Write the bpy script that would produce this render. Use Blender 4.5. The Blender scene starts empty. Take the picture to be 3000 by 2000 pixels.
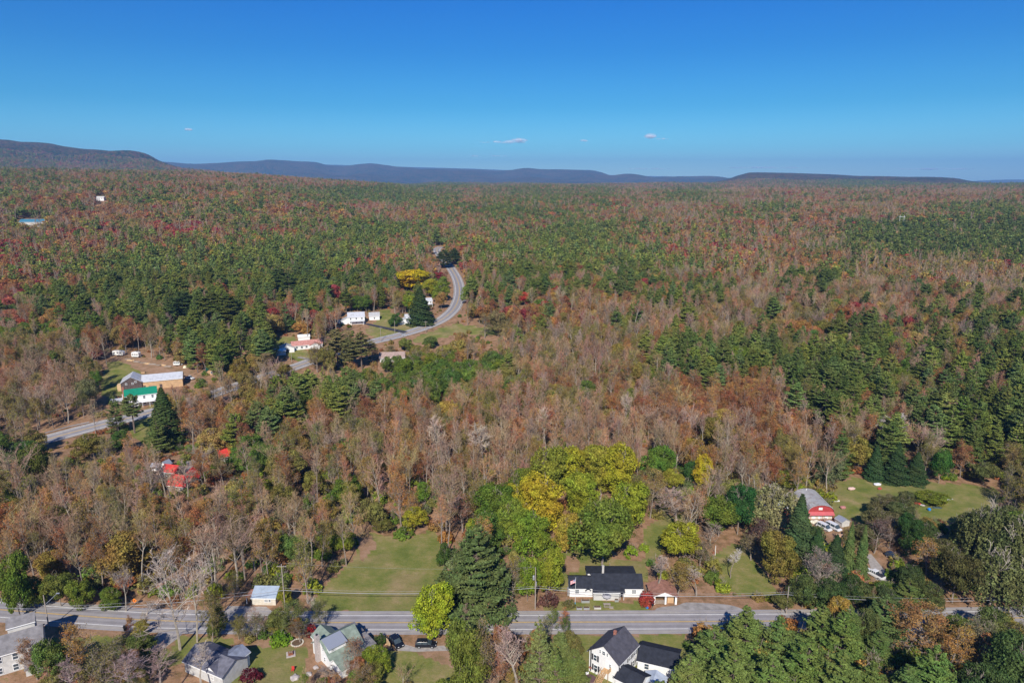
import bpy, bmesh, math, random, time
import numpy as np
from mathutils import Vector, Matrix
T0 = time.time()
random.seed(7)
R_ = math.radians
S = bpy.context.scene
COL = S.collection
# ------------------------------------------------------------------ camera, sky, sun, exposure
CAMH, PITCH, FPX = 105.0, 13.1, 2000.0
cam_data = bpy.data.cameras.new('camera')
cam = bpy.data.objects.new('camera', cam_data)
COL.objects.link(cam)
S.camera = cam
cam.location = (0, 0, CAMH)
cam.rotation_euler = (R_(90 - PITCH), 0, 0)
cam_data.sensor_width = 36.0
cam_data.lens = 24.0
cam_data.clip_start = 1.0
cam_data.clip_end = 90000.0

SUN_EL, SUN_AZ = 38.0, 186.5          # compass-style: 0 = +Y, clockwise; the sun stands behind the camera
world = bpy.data.worlds.new('World')
S.world = world
world.use_nodes = True
wn, wl = world.node_tree.nodes, world.node_tree.links
for n in list(wn):
    wn.remove(n)
wo = wn.new('ShaderNodeOutputWorld')
wb = wn.new('ShaderNodeBackground')
sky = wn.new('ShaderNodeTexSky')
sky.sky_type = 'NISHITA'
sky.sun_disc = False
sky.sun_elevation = R_(SUN_EL)
sky.sun_rotation = R_(SUN_AZ)
sky.altitude = 300
sky.air_density = 1.0
sky.dust_density = 0.25
sky.ozone_density = 2.0
hs = wn.new('ShaderNodeHueSaturation')
hs.inputs['Saturation'].default_value = 1.1
hs.inputs['Value'].default_value = 1.0
wl.new(sky.outputs[0], hs.inputs['Color'])
tintn = wn.new('ShaderNodeVectorMath'); tintn.operation = 'MULTIPLY'
tcw = wn.new('ShaderNodeTexCoord'); sxyz = wn.new('ShaderNodeSeparateXYZ')
deep = wn.new('ShaderNodeValToRGB')       # clear October air: the blue deepens with height
stops = ((0.0, (.55, .88, 1.07)), (.01, (.60, .94, 1.08)), (.045, (.26, .68, .88)), (.10, (.09, .46, .69)), (.17, (.03, .35, .67)), (.24, (.008, .31, .72)))
for i, (p, c) in enumerate(stops):
    e = deep.color_ramp.elements[i] if i < 2 else deep.color_ramp.elements.new(p)
    e.position = p; e.color = (*c, 1)
wl.new(tcw.outputs['Generated'], sxyz.inputs[0]); wl.new(sxyz.outputs['Z'], deep.inputs[0])
wl.new(deep.outputs[0], tintn.inputs[1])
wl.new(hs.outputs[0], tintn.inputs[0])
wl.new(tintn.outputs[0], wb.inputs['Color'])
wl.new(wb.outputs[0], wo.inputs['Surface'])
wb.inputs['Strength'].default_value = 0.11

sun_d = bpy.data.lights.new('sun', 'SUN')
sun_d.energy = 4.6
sun_d.angle = R_(0.53)
sun_d.color = (1.0, 0.935, 0.83)
sun = bpy.data.objects.new('sun', sun_d)
COL.objects.link(sun)
az = R_(SUN_AZ)
sdir = Vector((math.sin(az) * math.cos(R_(SUN_EL)), math.cos(az) * math.cos(R_(SUN_EL)), math.sin(R_(SUN_EL))))
sun.rotation_euler = sdir.to_track_quat('Z', 'Y').to_euler()
sun.location = sdir * 400

vs = S.view_settings
S.display_settings.display_device = 'sRGB'
vs.view_transform = 'Standard'
vs.look = 'None'
vs.exposure = 0.5
vs.gamma = 1.0
vs.use_curve_mapping = False
cy = S.cycles
cy.max_bounces = 5
cy.diffuse_bounces = 3
cy.glossy_bounces = 2
cy.transmission_bounces = 3
cy.transparent_max_bounces = 80
cy.volume_bounces = 0
cy.use_denoising = True
cy.caustics_reflective = False
cy.caustics_refractive = False

# ------------------------------------------------------------------ pixels of the photograph <-> places
TH = R_(PITCH)
ST, CT = math.sin(TH), math.cos(TH)

def project(x, y, z):
    vy, vz = y, z - CAMH
    d = vy * CT - vz * ST
    d = np.maximum(d, 1e-3) if isinstance(d, np.ndarray) else max(d, 1e-3)
    up = vy * ST + vz * CT
    return 1500 + FPX * x / d, 1000 - FPX * up / d, d

def ray(px, py):
    a = (px - 1500) / FPX
    b = (1000 - py) / FPX
    return a, CT + b * ST, -ST + b * CT

def sstep(a, b, x):
    t = np.clip((x - a) / (b - a), 0, 1)
    return t * t * (3 - 2 * t)

def ridge_table(pts):
    A, E = [], []
    for px, py in pts:
        dx, dy, dz = ray(px, py)
        A.append(math.degrees(math.atan2(dx, dy)))
        E.append(dz / math.hypot(dx, dy))
    return np.array(A), np.array(E)

RA = ridge_table([(-500, 445), (-250, 425), (-60, 402), (0, 411), (25, 412), (60, 418), (110, 420), (150, 424), (180, 431), (250, 440), (300, 443), (345, 447), (380, 446), (415, 447), (440, 456), (462, 470), (490, 480), (530, 492), (570, 504), (640, 520), (760, 560)])
RB = ridge_table([(430, 540), (440, 500), (470, 474), (500, 476), (545, 480), (575, 481), (640, 478), (700, 474), (745, 473), (790, 469), (830, 470), (870, 473), (905, 474), (930, 476), (955, 484), (1010, 488), (1050, 482), (1085, 481), (1120, 485), (1180, 490), (1205, 491), (1230, 495), (1300, 494), (1400, 497), (1450, 500), (1500, 499), (1545, 495), (1600, 497), (1700, 498), (1735, 499), (1765, 506), (1790, 515), (1850, 517), (1920, 520), (1960, 519), (1990, 517), (2060, 518), (2110, 520), (2160, 526), (2300, 535), (2500, 560)])
RC = ridge_table([(1950, 560), (2080, 540), (2130, 530), (2160, 519), (2195, 510), (2240, 510), (2290, 511), (2400, 515), (2500, 520), (2600, 521), (2700, 524), (2760, 526), (2800, 528), (2850, 537), (2900, 541), (3050, 546), (3400, 552)])
RC = (RC[0], RC[1] + 3.5 / FPX)
RD = ridge_table([(560, 481), (700, 478), (820, 478), (1400, 495), (1780, 513), (1830, 513), (1850, 515), (1900, 516), (2200, 526), (2800, 533), (2860, 530), (2920, 527), (2980, 526), (3100, 528), (3400, 540)])
RE = ridge_table([(-400, 492), (0, 496), (200, 498), (330, 500), (560, 504), (640, 507), (760, 512), (860, 520), (1000, 529), (1080, 535), (1150, 540), (1250, 560)])   # near plateau skyline on the left
Z0 = ([0, 330, 400, 480, 700, 1000, 1500, 2500, 5000, 8000, 30000], [0, 0, 6, 14, 18, 30, 50, 66, 80, 92, 92])

def wob(x, y, s, k):
    return np.sin(x / s + k) * np.cos(y / s * 1.13 + 2 * k) + 0.5 * np.sin((x + y) / s * 1.9 + 3 * k) * np.cos((x - y) / s * 1.7 - k)

def H(x, y):
    x = np.asarray(x, float); y = np.asarray(y, float)
    D = np.hypot(x, y)
    a = np.degrees(np.arctan2(x, y))
    z = np.interp(D, *Z0)
    z = z + sstep(600, 1600, D) * 4.5 * wob(x, y, 170, 1.0) + sstep(1200, 3000, D) * 8 * wob(x, y, 420, 2.3)
    w = 1 - sstep(-23, -9, a)
    z = z + w * np.interp(D, [560, 1000, 1500, 1900], [0, 20, 38, 40])
    e = np.interp(a, *RE)
    crest = CAMH + 2600 * e - 16
    t = sstep(1500, 2600, D) * (1 - sstep(2700, 4200, D) * 0.5)
    z = z + np.where(a < 0, (crest - z) * t * (1 - sstep(-9, -6, a)), 0)
    for tab, Rr, W, amp in ((RC, 8000, 4200, 16), (RA, 6500, 2900, 34), (RB, 13000, 4300, 60), (RD, 20000, 3000, 20)):
        e = np.interp(a, *tab)
        top = CAMH + Rr * e
        s = sstep(Rr - W, Rr, D) * (1 - sstep(Rr + 300, Rr + W, D))
        relief = amp * wob(x, y, Rr * 0.035, 0.7) * s * (1 - s) * 4
        edge = (a > tab[0][0]) & (a < tab[0][-1])
        z = np.where(edge & (s > 0), np.maximum(z, z + (top - z) * s + relief), z)
    return z

def G(px, py, z=0.0):
    """ground point seen at a pixel (z = height above ground)"""
    dx, dy, dz = ray(px, py)
    t = (CAMH - z) / max(-dz, 1e-4)
    for _ in range(60):
        g = float(H(dx * t, dy * t)) + z
        t2 = (CAMH - g) / max(-dz, 1e-4)
        t = t * 0.6 + t2 * 0.4
    return Vector((dx * t, dy * t, float(H(dx * t, dy * t))))

# ------------------------------------------------------------------ materials
def mat(name, color=(.5, .5, .5), rough=.8, spec=.2, metal=0.0, noise=None, bump=0.0, var=0.0, scale=1.0):
    m = bpy.data.materials.new(name)
    m.use_nodes = True
    nt = m.node_tree
    b = nt.nodes['Principled BSDF']
    b.inputs['Base Color'].default_value = (*color, 1)
    b.inputs['Roughness'].default_value = rough
    b.inputs['Specular IOR Level'].default_value = spec
    b.inputs['Metallic'].default_value = metal
    if var or bump:
        tc = nt.nodes.new('ShaderNodeTexCoord')
        nz = nt.nodes.new('ShaderNodeTexNoise')
        nz.inputs['Scale'].default_value = scale
        nz.inputs['Detail'].default_value = 6
        nt.links.new(tc.outputs['Object'], nz.inputs['Vector'])
        if var:
            mr = nt.nodes.new('ShaderNodeMapRange')
            mr.inputs[1].default_value = .3; mr.inputs[2].default_value = .7
            mr.inputs[3].default_value = 1 - var; mr.inputs[4].default_value = 1 + var
            nt.links.new(nz.outputs['Fac'], mr.inputs[0])
            mx = nt.nodes.new('ShaderNodeVectorMath'); mx.operation = 'SCALE'
            mx.inputs[0].default_value = color
            nt.links.new(mr.outputs[0], mx.inputs['Scale'])
            nt.links.new(mx.outputs[0], b.inputs['Base Color'])
        if bump:
            bp = nt.nodes.new('ShaderNodeBump')
            bp.inputs['Strength'].default_value = 1; bp.inputs['Distance'].default_value = bump
            nt.links.new(nz.outputs['Fac'], bp.inputs['Height'])
            nt.links.new(bp.outputs[0], b.inputs['Normal'])
    return m

def N(nt, t, **kw):
    n = nt.nodes.new(t)
    for k, v in kw.items():
        setattr(n, k, v)
    return n

def leaf_material(name, trans=.25, var=.35):
    """tint comes from the tree; noise gives each clump its own lightness"""
    m = bpy.data.materials.new(name); m.use_nodes = True
    nt = m.node_tree; nt.nodes.clear(); L = nt.links.new
    out = N(nt, 'ShaderNodeOutputMaterial')
    at = N(nt, 'ShaderNodeAttribute', attribute_type='INSTANCER', attribute_name='tint')
    tc = N(nt, 'ShaderNodeTexCoord')
    n1 = N(nt, 'ShaderNodeTexNoise'); n1.inputs['Scale'].default_value = .55; n1.inputs['Detail'].default_value = 3
    oi = N(nt, 'ShaderNodeObjectInfo')
    va = N(nt, 'ShaderNodeVectorMath', operation='ADD')
    L(tc.outputs['Object'], va.inputs[0]); L(oi.outputs['Location'], va.inputs[1])
    L(va.outputs[0], n1.inputs['Vector'])
    ge = N(nt, 'ShaderNodeNewGeometry')
    mr = N(nt, 'ShaderNodeMapRange'); mr.inputs[1].default_value = .3; mr.inputs[2].default_value = .7
    mr.inputs[3].default_value = 1 - var; mr.inputs[4].default_value = 1 + var
    L(n1.outputs['Fac'], mr.inputs[0])
    r2 = N(nt, 'ShaderNodeMapRange'); r2.inputs[3].default_value = .6; r2.inputs[4].default_value = 1.4
    L(ge.outputs['Random Per Island'], r2.inputs[0])
    mu = N(nt, 'ShaderNodeMath', operation='MULTIPLY'); L(mr.outputs[0], mu.inputs[0]); L(r2.outputs[0], mu.inputs[1])
    hsv = N(nt, 'ShaderNodeHueSaturation')
    h2 = N(nt, 'ShaderNodeMapRange'); h2.inputs[1].default_value = .3; h2.inputs[2].default_value = .7; h2.inputs[3].default_value = .475; h2.inputs[4].default_value = .525
    n2 = N(nt, 'ShaderNodeTexNoise'); n2.inputs['Scale'].default_value = .25
    L(va.outputs[0], n2.inputs['Vector']); L(n2.outputs['Fac'], h2.inputs[0]); L(h2.outputs[0], hsv.inputs['Hue'])
    L(at.outputs['Color'], hsv.inputs['Color']); L(mu.outputs[0], hsv.inputs['Value'])
    d = N(nt, 'ShaderNodeBsdfDiffuse'); t = N(nt, 'ShaderNodeBsdfTranslucent'); mx = N(nt, 'ShaderNodeMixShader')
    mx.inputs[0].default_value = trans
    L(hsv.outputs[0], d.inputs[0]); L(hsv.outputs[0], t.inputs[0])
    L(d.outputs[0], mx.inputs[1]); L(t.outputs[0], mx.inputs[2]); L(mx.outputs[0], out.inputs[0])
    return m

M_LEAF = leaf_material('leaves')
M_NEEDLE = leaf_material('needles', trans=.12, var=.22)
M_TWIG = leaf_material('twigs', trans=0.0, var=.15)
M_BARK = mat('bark', (.26, .215, .18), .9, var=.25, scale=1.5)
M_PALEBARK = mat('pale_bark', (.34, .295, .24), .9, var=.25, scale=1.5)
M_PINEBARK = mat('pine_bark', (.17, .13, .105), .95, var=.25, scale=1.5)

# ------------------------------------------------------------------ mesh helpers
def tag(o, label=None, cat=None, group=None, kind=None):
    if label: o['label'] = label
    if cat: o['category'] = cat
    if group: o['group'] = group
    if kind: o['kind'] = kind
    return o

def mesh_np(name, verts, faces_list, mats, mat_idx=None, smooth=False):
    """verts (N,3); faces_list: list of int arrays (M,k) sharing verts; mat_idx: per array"""
    me = bpy.data.meshes.new(name)
    verts = np.asarray(verts, dtype=np.float32)
    me.vertices.add(len(verts)); me.vertices.foreach_set('co', verts.ravel())
    faces_list = [np.asarray(f, dtype=np.int32) for f in faces_list]
    nl = sum(f.size for f in faces_list); nf = sum(len(f) for f in faces_list)
    me.loops.add(nl); me.polygons.add(nf)
    me.loops.foreach_set('vertex_index', np.concatenate([f.ravel() for f in faces_list]))
    tot = np.concatenate([np.full(len(f), f.shape[1], dtype=np.int32) for f in faces_list])
    st = np.zeros(nf, dtype=np.int32); st[1:] = np.cumsum(tot)[:-1]
    me.polygons.foreach_set('loop_start', st)
    me.polygons.foreach_set('loop_total', tot)
    if mat_idx is not None:
        mi = np.concatenate([np.full(len(f), k, dtype=np.int32) for f, k in zip(faces_list, mat_idx)])
        me.polygons.foreach_set('material_index', mi)
    me.polygons.foreach_set('use_smooth', np.full(nf, smooth))
    for m in mats: me.materials.append(m)
    me.update(calc_edges=True)
    me.validate()
    return me

def link(name, data, parent=None, loc=None, rot=0.0, scale=None):
    o = bpy.data.objects.new(name, data)
    COL.objects.link(o)
    if parent is not None: o.parent = parent
    if loc is not None: o.location = loc
    if rot: o.rotation_euler = (0, 0, rot)
    if scale is not None: o.scale = scale
    return o

# ------------------------------------------------------------------ tree geometry
def cards(rng, C, Nrm, size, elong=1.0):
    """one quad per centre, roughly facing Nrm"""
    n = len(C)
    Nrm = Nrm / np.maximum(np.linalg.norm(Nrm, axis=1, keepdims=True), 1e-6)
    a = rng.normal(size=(n, 3)); U = np.cross(Nrm, a); U /= np.maximum(np.linalg.norm(U, axis=1, keepdims=True), 1e-6)
    V = np.cross(Nrm, U)
    s = (size * rng.uniform(.6, 1.35, n))[:, None]
    U = U * s * elong; V = V * s
    k = rng.uniform(.35, 1.0, (n, 1))
    v = np.stack([C - U, C - V * k, C + U, C + V], axis=1).reshape(-1, 3)
    f = np.arange(4 * n).reshape(n, 4)
    return v, f

def tubes(segs, thick_sides=5, lim=.06):
    """segs (n,8): p0,p1,r0,r1 -> prisms; thin ones have 3 sides"""
    segs = np.asarray(segs, float)
    out_v, out_f, off = [], [], 0
    for sel, k in ((segs[:, 6] >= lim, thick_sides), (segs[:, 6] < lim, 3)):
        s = segs[sel]
        if not len(s): continue
        p0, p1 = s[:, :3], s[:, 3:6]
        d = p1 - p0; d /= np.maximum(np.linalg.norm(d, axis=1, keepdims=True), 1e-6)
        ref = np.where(np.abs(d[:, 2:3]) > .9, [[1., 0, 0]], [[0, 0, 1.]])
        u = np.cross(d, ref); u /= np.linalg.norm(u, axis=1, keepdims=True); v = np.cross(d, u)
        an = np.arange(k) * 2 * np.pi / k
        ring = np.cos(an)[None, :, None] * u[:, None, :] + np.sin(an)[None, :, None] * v[:, None, :]
        a = p0[:, None, :] + ring * s[:, 6][:, None, None]
        b = p1[:, None, :] + ring * s[:, 7][:, None, None]
        vv = np.concatenate([a, b], axis=1).reshape(-1, 3)
        base = (np.arange(len(s)) * 2 * k)[:, None]
        i = np.arange(k); j = (i + 1) % k
        q = np.stack([i, j, j + k, i + k], axis=1)
        ff = (base[:, :, None] + q[None]).reshape(-1, 4) + off
        out_v.append(vv); out_f.append(ff); off += len(vv)
    return np.concatenate(out_v), np.concatenate(out_f)

def norm(v): return v / (np.linalg.norm(v) + 1e-9)

def grow(rng, Ht, Rc, f0=.35, nl=14, lv=(6, 4, 3), thick=1.0, up=.55, twig=.03, top=.97, lean=.03, fork=False, asc=1.0):
    """trunk, limbs, branches, twigs; returns thick segs, thin segs, tips"""
    thickS, thinS, tips = [], [], []
    def poly(p, d, L, n, r0, r1, curve, lvl):
        pts = [p]; d = norm(d)
        for i in range(n):
            d = norm(d + np.array([0, 0, curve / n]) + rng.normal(size=3) * (.045 if lvl == 0 else .11 if lvl < 2 else .16))
            p = p + d * L / n; pts.append(p)
            ra = r0 + (r1 - r0) * i / n; rb = r0 + (r1 - r0) * (i + 1) / n
            (thickS if lvl <= 1 else thinS).append([*pts[-2], *p, ra, rb])
        return pts, d
    r = .0145 * Ht * thick
    tp, d = poly(np.zeros(3), np.array([rng.normal() * lean, rng.normal() * lean, 1.0]), Ht * (.93 if not fork else .5), 9, r, r * .16 if not fork else r * .7, .3, 0)
    def at(pts, t):
        x = t * (len(pts) - 1); i = min(int(x), len(pts) - 2)
        return pts[i] + (pts[i + 1] - pts[i]) * (x - i), norm(pts[i + 1] - pts[i])
    ga = rng.uniform(0, 6.28)
    for i in range(nl):
        t = f0 + (top - f0) * ((i + rng.uniform(0, .8)) / nl)
        if fork: t = rng.uniform(.6, 1.0)
        p, td = at(tp, t)
        hfrac = (t - f0) / (1 - f0)
        ga += 2.4 + rng.normal() * .3
        ang = (1.15 - .75 * hfrac) * rng.uniform(.75, 1.1) * asc if not fork else rng.uniform(.3, .95) * asc
        dirn = np.array([math.cos(ga) * math.sin(ang), math.sin(ga) * math.sin(ang), math.cos(ang)])
        L = Rc * (1.25 - .55 * abs(hfrac - .25)) * rng.uniform(.75, 1.15) * (1 if not fork else 1.5)
        rl = r * (.55 - .35 * hfrac) * rng.uniform(.6, 1)
        lp, ld = poly(p, dirn, L, 4, rl, rl * .3, up, 1)
        for j in range(lv[0]):
            t2 = .25 + .75 * (j + rng.uniform()) / lv[0]
            p2, d2 = at(lp, t2)
            dd = norm(d2 + rng.normal(size=3) * .75 + np.array([0, 0, .25]))
            L2 = L * .48 * (1.15 - .5 * t2) * rng.uniform(.7, 1.2)
            bp, bd = poly(p2, dd, L2, 2, max(rl * .32, twig), twig * 1.1, up * .5, 2)
            for k in range(lv[1]):
                t3 = .2 + .8 * (k + rng.uniform()) / lv[1]
                p3, d3 = at(bp, t3)
                dd3 = norm(d3 + rng.normal(size=3) * .7 + np.array([0, 0, .2]))
                L3 = L2 * .55 * rng.uniform(.6, 1.2)
                cp, cd = poly(p3, dd3, L3, 1, twig, twig * .6, .1, 3)
                tips.append(cp[-1])
                for q in range(lv[2]):
                    p4, d4 = at(cp, rng.uniform(.2, 1))
                    dd4 = norm(d4 + rng.normal(size=3) * .7)
                    e = p4 + dd4 * L3 * rng.uniform(.35, .75)
                    thinS.append([*p4, *e, twig * .62, twig * .25]); tips.append(e)
    return np.array(thickS), np.array(thinS), np.array(tips)

class Kind:
    """meshes of one tree variant: near trunk + crown, merged mesh for masses"""
    pass

PROTO = {}
def reg(kind, v, trunk, tf, crown, cf, bark, leaf, extra=None):
    """trunk verts/faces and crown verts/faces"""
    k = Kind()
    k.trunk = mesh_np(f'{kind}_trunk', trunk, [tf], [bark])
    fl, mi = [cf], [0]
    k.crown = mesh_np(f'{kind}_crown', crown, [cf], [leaf])
    PROTO.setdefault(kind, []).append(k)
    k.merged = mesh_np(f'{kind}_whole', np.concatenate([trunk, crown]), [tf, cf + len(trunk)], [bark, leaf], [0, 1])
    k.h = float(max(trunk[:, 2].max(), crown[:, 2].max()))
    rr = np.hypot(crown[:, 0], crown[:, 1]); k.r = float(np.percentile(rr, 96))
    return k

def make_bare(seed, lod=0, twig=.03, fork=False, f0=.42, Ht=20, Rc=4.2, asc=1.0):
    rng = np.random.default_rng(seed)
    if lod: a, b, t = grow(rng, Ht, Rc, f0, 9, (4, 3, 0), 1.15, twig=.07, fork=fork, asc=asc)
    else: a, b, t = grow(rng, Ht, Rc, f0, 16 if not fork else 11, (6, 4, 3), .85, twig=twig, fork=fork, asc=asc)
    tv, tf = tubes(a); cv, cf = tubes(b, lim=.2)
    reg('bare' if not lod else 'bare_far', seed, tv, tf, cv, cf, M_PALEBARK if seed % 2 else M_BARK, M_TWIG)

def make_thin(seed, lod=0, dens=1.0, Ht=17, Rc=4.4):
    rng = np.random.default_rng(seed)
    if lod: a, b, t = grow(rng, Ht, Rc, .3, 9, (4, 3, 0), 1.2, twig=.07)
    else: a, b, t = grow(rng, Ht, Rc, .28, 14, (5, 4, 2), 1.0, twig=.028)
    tv, tf = tubes(a); bv, bf = tubes(b, lim=.2)
    n = int((4200 if not lod else 420) * dens)
    C = t[rng.integers(0, len(t), n)] + rng.normal(size=(n, 3)) * (.35 if not lod else .6)
    cv, cf = cards(rng, C, rng.normal(size=(n, 3)) + [0, -.3, .6], .13 if not lod else .38)
    k = Kind()
    name = 'thin' if not lod else 'thin_far'
    kk = reg(name, seed, tv, tf, np.concatenate([cv]), cf, M_BARK, M_LEAF)
    # the twigs belong to the trunk part
    v2 = np.concatenate([tv, bv]); f2 = np.concatenate([tf, bf + len(tv)])
    kk.trunk = mesh_np(name + '_trunk', v2, [f2], [M_BARK])
    kk.merged = mesh_np(name + '_whole', np.concatenate([v2, cv]), [f2, cf + len(v2)], [M_BARK, M_LEAF], [0, 1])

def puffs(rng, centres, radii, per, size, outward, flat=1.0, jit=.55):
    n = len(centres)
    d = rng.normal(size=(n, per, 3)); d /= np.linalg.norm(d, axis=2, keepdims=True)
    o = outward[:, None, :]
    d = d + o * .65; d /= np.linalg.norm(d, axis=2, keepdims=True)
    rr = radii[:, None, None] * rng.uniform(.55, 1.05, (n, per, 1))
    off = d * rr; off[..., 2] *= flat
    C = centres[:, None, :] + off
    Nn = d + rng.normal(size=d.shape) * jit
    return cards(rng, C.reshape(-1, 3), Nn.reshape(-1, 3), size)

def make_leafy(seed, lod=0, Ht=13, Rc=5.0, M=84, per=120, size=.19, name='leafy', base=.16, droop=0.0, pr=(.9, 1.9), bark=None):
    rng = np.random.default_rng(seed)
    if lod: M, per, size = 26, 20, .52
    a, b, t = grow(rng, Ht * .86, Rc * .75, base + .08, 9, (3, 2, 0), 1.25, twig=.04)
    if lod: b = b[:1]
    tv, tf = tubes(np.concatenate([a, b]))
    # lobed crown: a few big lobes, clumps on their skins
    nl = 7
    lobes = []
    for i in range(nl):
        an = i * 2.4 + rng.uniform(0, .8)
        q = rng.uniform(.25, .62) if i else 0
        lobes.append((math.cos(an) * Rc * q, math.sin(an) * Rc * q, Ht * (base + .12 + (1 - base - .3) * rng.uniform(.0, 1) * (1 - .25 * q)), Rc * rng.uniform(.42, .62)))
    lobes.append((0, 0, Ht * .72, Rc * .6))
    cs, rs, ds = [], [], []
    while len(cs) < M:
        lx, ly, lz, lr = lobes[rng.integers(0, len(lobes))]
        d = rng.normal(size=3); d[2] = abs(d[2]) * 1.0 if rng.random() < .7 else d[2]; d = norm(d)
        p = np.array([lx, ly, lz]) + d * lr * np.array([1, 1, .85])
        if p[2] < Ht * base or p[2] > Ht * 1.02: continue
        inside = any((np.linalg.norm((p - np.array(l[:3])) / np.array([1, 1, .85])) < l[3] * .72) for l in lobes)
        if inside: continue
        cs.append(p); rs.append(rng.uniform(*pr) * (Rc / 5) * (1.25 if lod else 1)); ds.append(d)
    cv, cf = puffs(rng, np.array(cs), np.array(rs), per, size, np.array(ds), .8)
    # sparse inner fill keeps the sky from showing straight through
    n = M * (per // 4); p = rng.normal(size=(n, 3)); p /= np.linalg.norm(p, axis=1, keepdims=True)
    li = rng.integers(0, len(lobes), n); LB = np.array(lobes)
    C = LB[li, :3] + p * LB[li, 3:4] * rng.uniform(.3, .9, (n, 1)); C = C[C[:, 2] > Ht * base]
    v2, f2 = cards(rng, C, rng.normal(size=C.shape), size * 1.3)
    if droop:
        for arr in (cv,):
            hr = np.hypot(arr[:, 0], arr[:, 1]) / Rc
            arr[:, 2] -= droop * hr ** 2 * rng.uniform(.3, 1.1, len(arr)).repeat(1)
    cv2 = np.concatenate([cv, v2]); cf2 = np.concatenate([cf, f2 + len(cv)])
    reg(name if not lod else name + '_far', seed, tv, tf, cv2, cf2, bark or M_BARK, M_LEAF)

def make_willow(seed, Ht=14, Rc=7):
    rng = np.random.default_rng(seed)
    a, b, t = grow(rng, Ht * .85, Rc * .8, .3, 12, (4, 3, 0), 1.5, twig=.05)
    tv, tf = tubes(np.concatenate([a, b]))
    vs_, ns_ = [], []
    for i in range(420):
        q = rng.uniform(0, 1) ** .5; an = rng.uniform(0, 6.28)
        x, y = math.cos(an) * Rc * q, math.sin(an) * Rc * q
        top = Ht * (1 - .42 * q ** 2) * rng.uniform(.86, 1.02)
        L = rng.uniform(.18, .5) * Ht * (.4 + .6 * q)
        for k in range(22):
            s = rng.uniform() ** 1.3
            vs_.append((x + rng.normal() * .22 + math.cos(an) * s * .4, y + rng.normal() * .22 + math.sin(an) * s * .4, max(.4, top - s * L)))
            ns_.append((math.cos(an) * .5 + rng.normal() * .7, math.sin(an) * .5 + rng.normal() * .7, .55))
    cv, cf = cards(rng, np.array(vs_), np.array(ns_), .23)
    reg('willow', seed, tv, tf, cv, cf, M_PALEBARK, M_LEAF)

def make_pine(seed, lod=0, Ht=22, Rc=4.6, base=.22, name='pine', needle=.17, layer=.95, gap=.15, cone=0.0):
    rng = np.random.default_rng(seed)
    segs, C, Nn = [], [], []
    lean = rng.normal(size=2) * .015
    nseg = 8
    r = .016 * Ht
    for i in range(nseg):
        a, b = i / nseg, (i + 1) / nseg
        segs.append([lean[0] * a * a * Ht, lean[1] * a * a * Ht, a * Ht * .97, lean[0] * b * b * Ht, lean[1] * b * b * Ht, b * Ht * .97, r * (1 - a * .92), r * (1 - b * .92)])
    z = base * Ht
    if lod: layer *= 2.1
    shape_p = rng.uniform(.55, .8)
    while z < Ht * .985:
        f = (z / Ht - base) / (1 - base)
        prof = (min(1, .55 + f * 2.2)) * (1 - f ** 1.6) ** shape_p + .06
        if cone: prof = (1 - f) ** cone * (.93 + .14 * math.sin(z * 2.1 + seed)) + .04
        nb = max(3, int(round((6 if f < .8 else 4) - (1 if lod else 0))))
        a0 = rng.uniform(0, 6.28)
        for j in range(nb):
            if rng.random() < gap: continue
            an = a0 + j * 6.283 / nb + rng.normal() * .25
            L = Rc * prof * rng.uniform(.62, 1.18)
            if L < .25: L = .3
            rise = (.18 + .5 * f) + rng.normal() * .08
            ez = z + L * rise * .6
            dx, dy = math.cos(an), math.sin(an)
            x0, y0 = lean * (z / Ht) ** 2 * Ht
            if L > .9:
                mid = (x0 + dx * L * .55, y0 + dy * L * .55, z + L * rise * .22)
                segs.append([x0, y0, z, *mid, max(.05, L * .022), .035])
                segs.append([*mid, x0 + dx * L * .95, y0 + dy * L * .95, ez, .035, .015])
            m = int((24 + L * 36) if not lod else (3 + L * 3.0))
            s = rng.uniform(.22, 1.02, m) ** .7
            lat = rng.normal(size=m) * (.12 + .24 * s) * L * .55
            zz = z + L * rise * (s ** 2) * .6 + rng.normal(size=m) * .12 + np.abs(rng.normal(size=m)) * .1
            C.append(np.stack([x0 + dx * s * L - dy * lat, y0 + dy * s * L + dx * lat, zz], axis=1))
            up = np.tile([dx * .35, dy * .35, .9], (m, 1)) + rng.normal(size=(m, 3)) * .42
            Nn.append(up)
        z += layer * rng.uniform(.7, 1.3) * (1 - .35 * f)
    top = rng.normal(size=(12 if not lod else 4, 3)) * [.2, .2, .5] + [lean[0] * Ht, lean[1] * Ht, Ht * .98]
    C.append(top); Nn.append(rng.normal(size=top.shape))
    tv, tf = tubes(np.array(segs))
    cv, cf = cards(rng, np.concatenate(C), np.concatenate(Nn), needle if not lod else needle * 3.0, 1.7)
    reg(name if not lod else name + '_far', seed, tv, tf, cv, cf, M_PINEBARK, M_NEEDLE)

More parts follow.
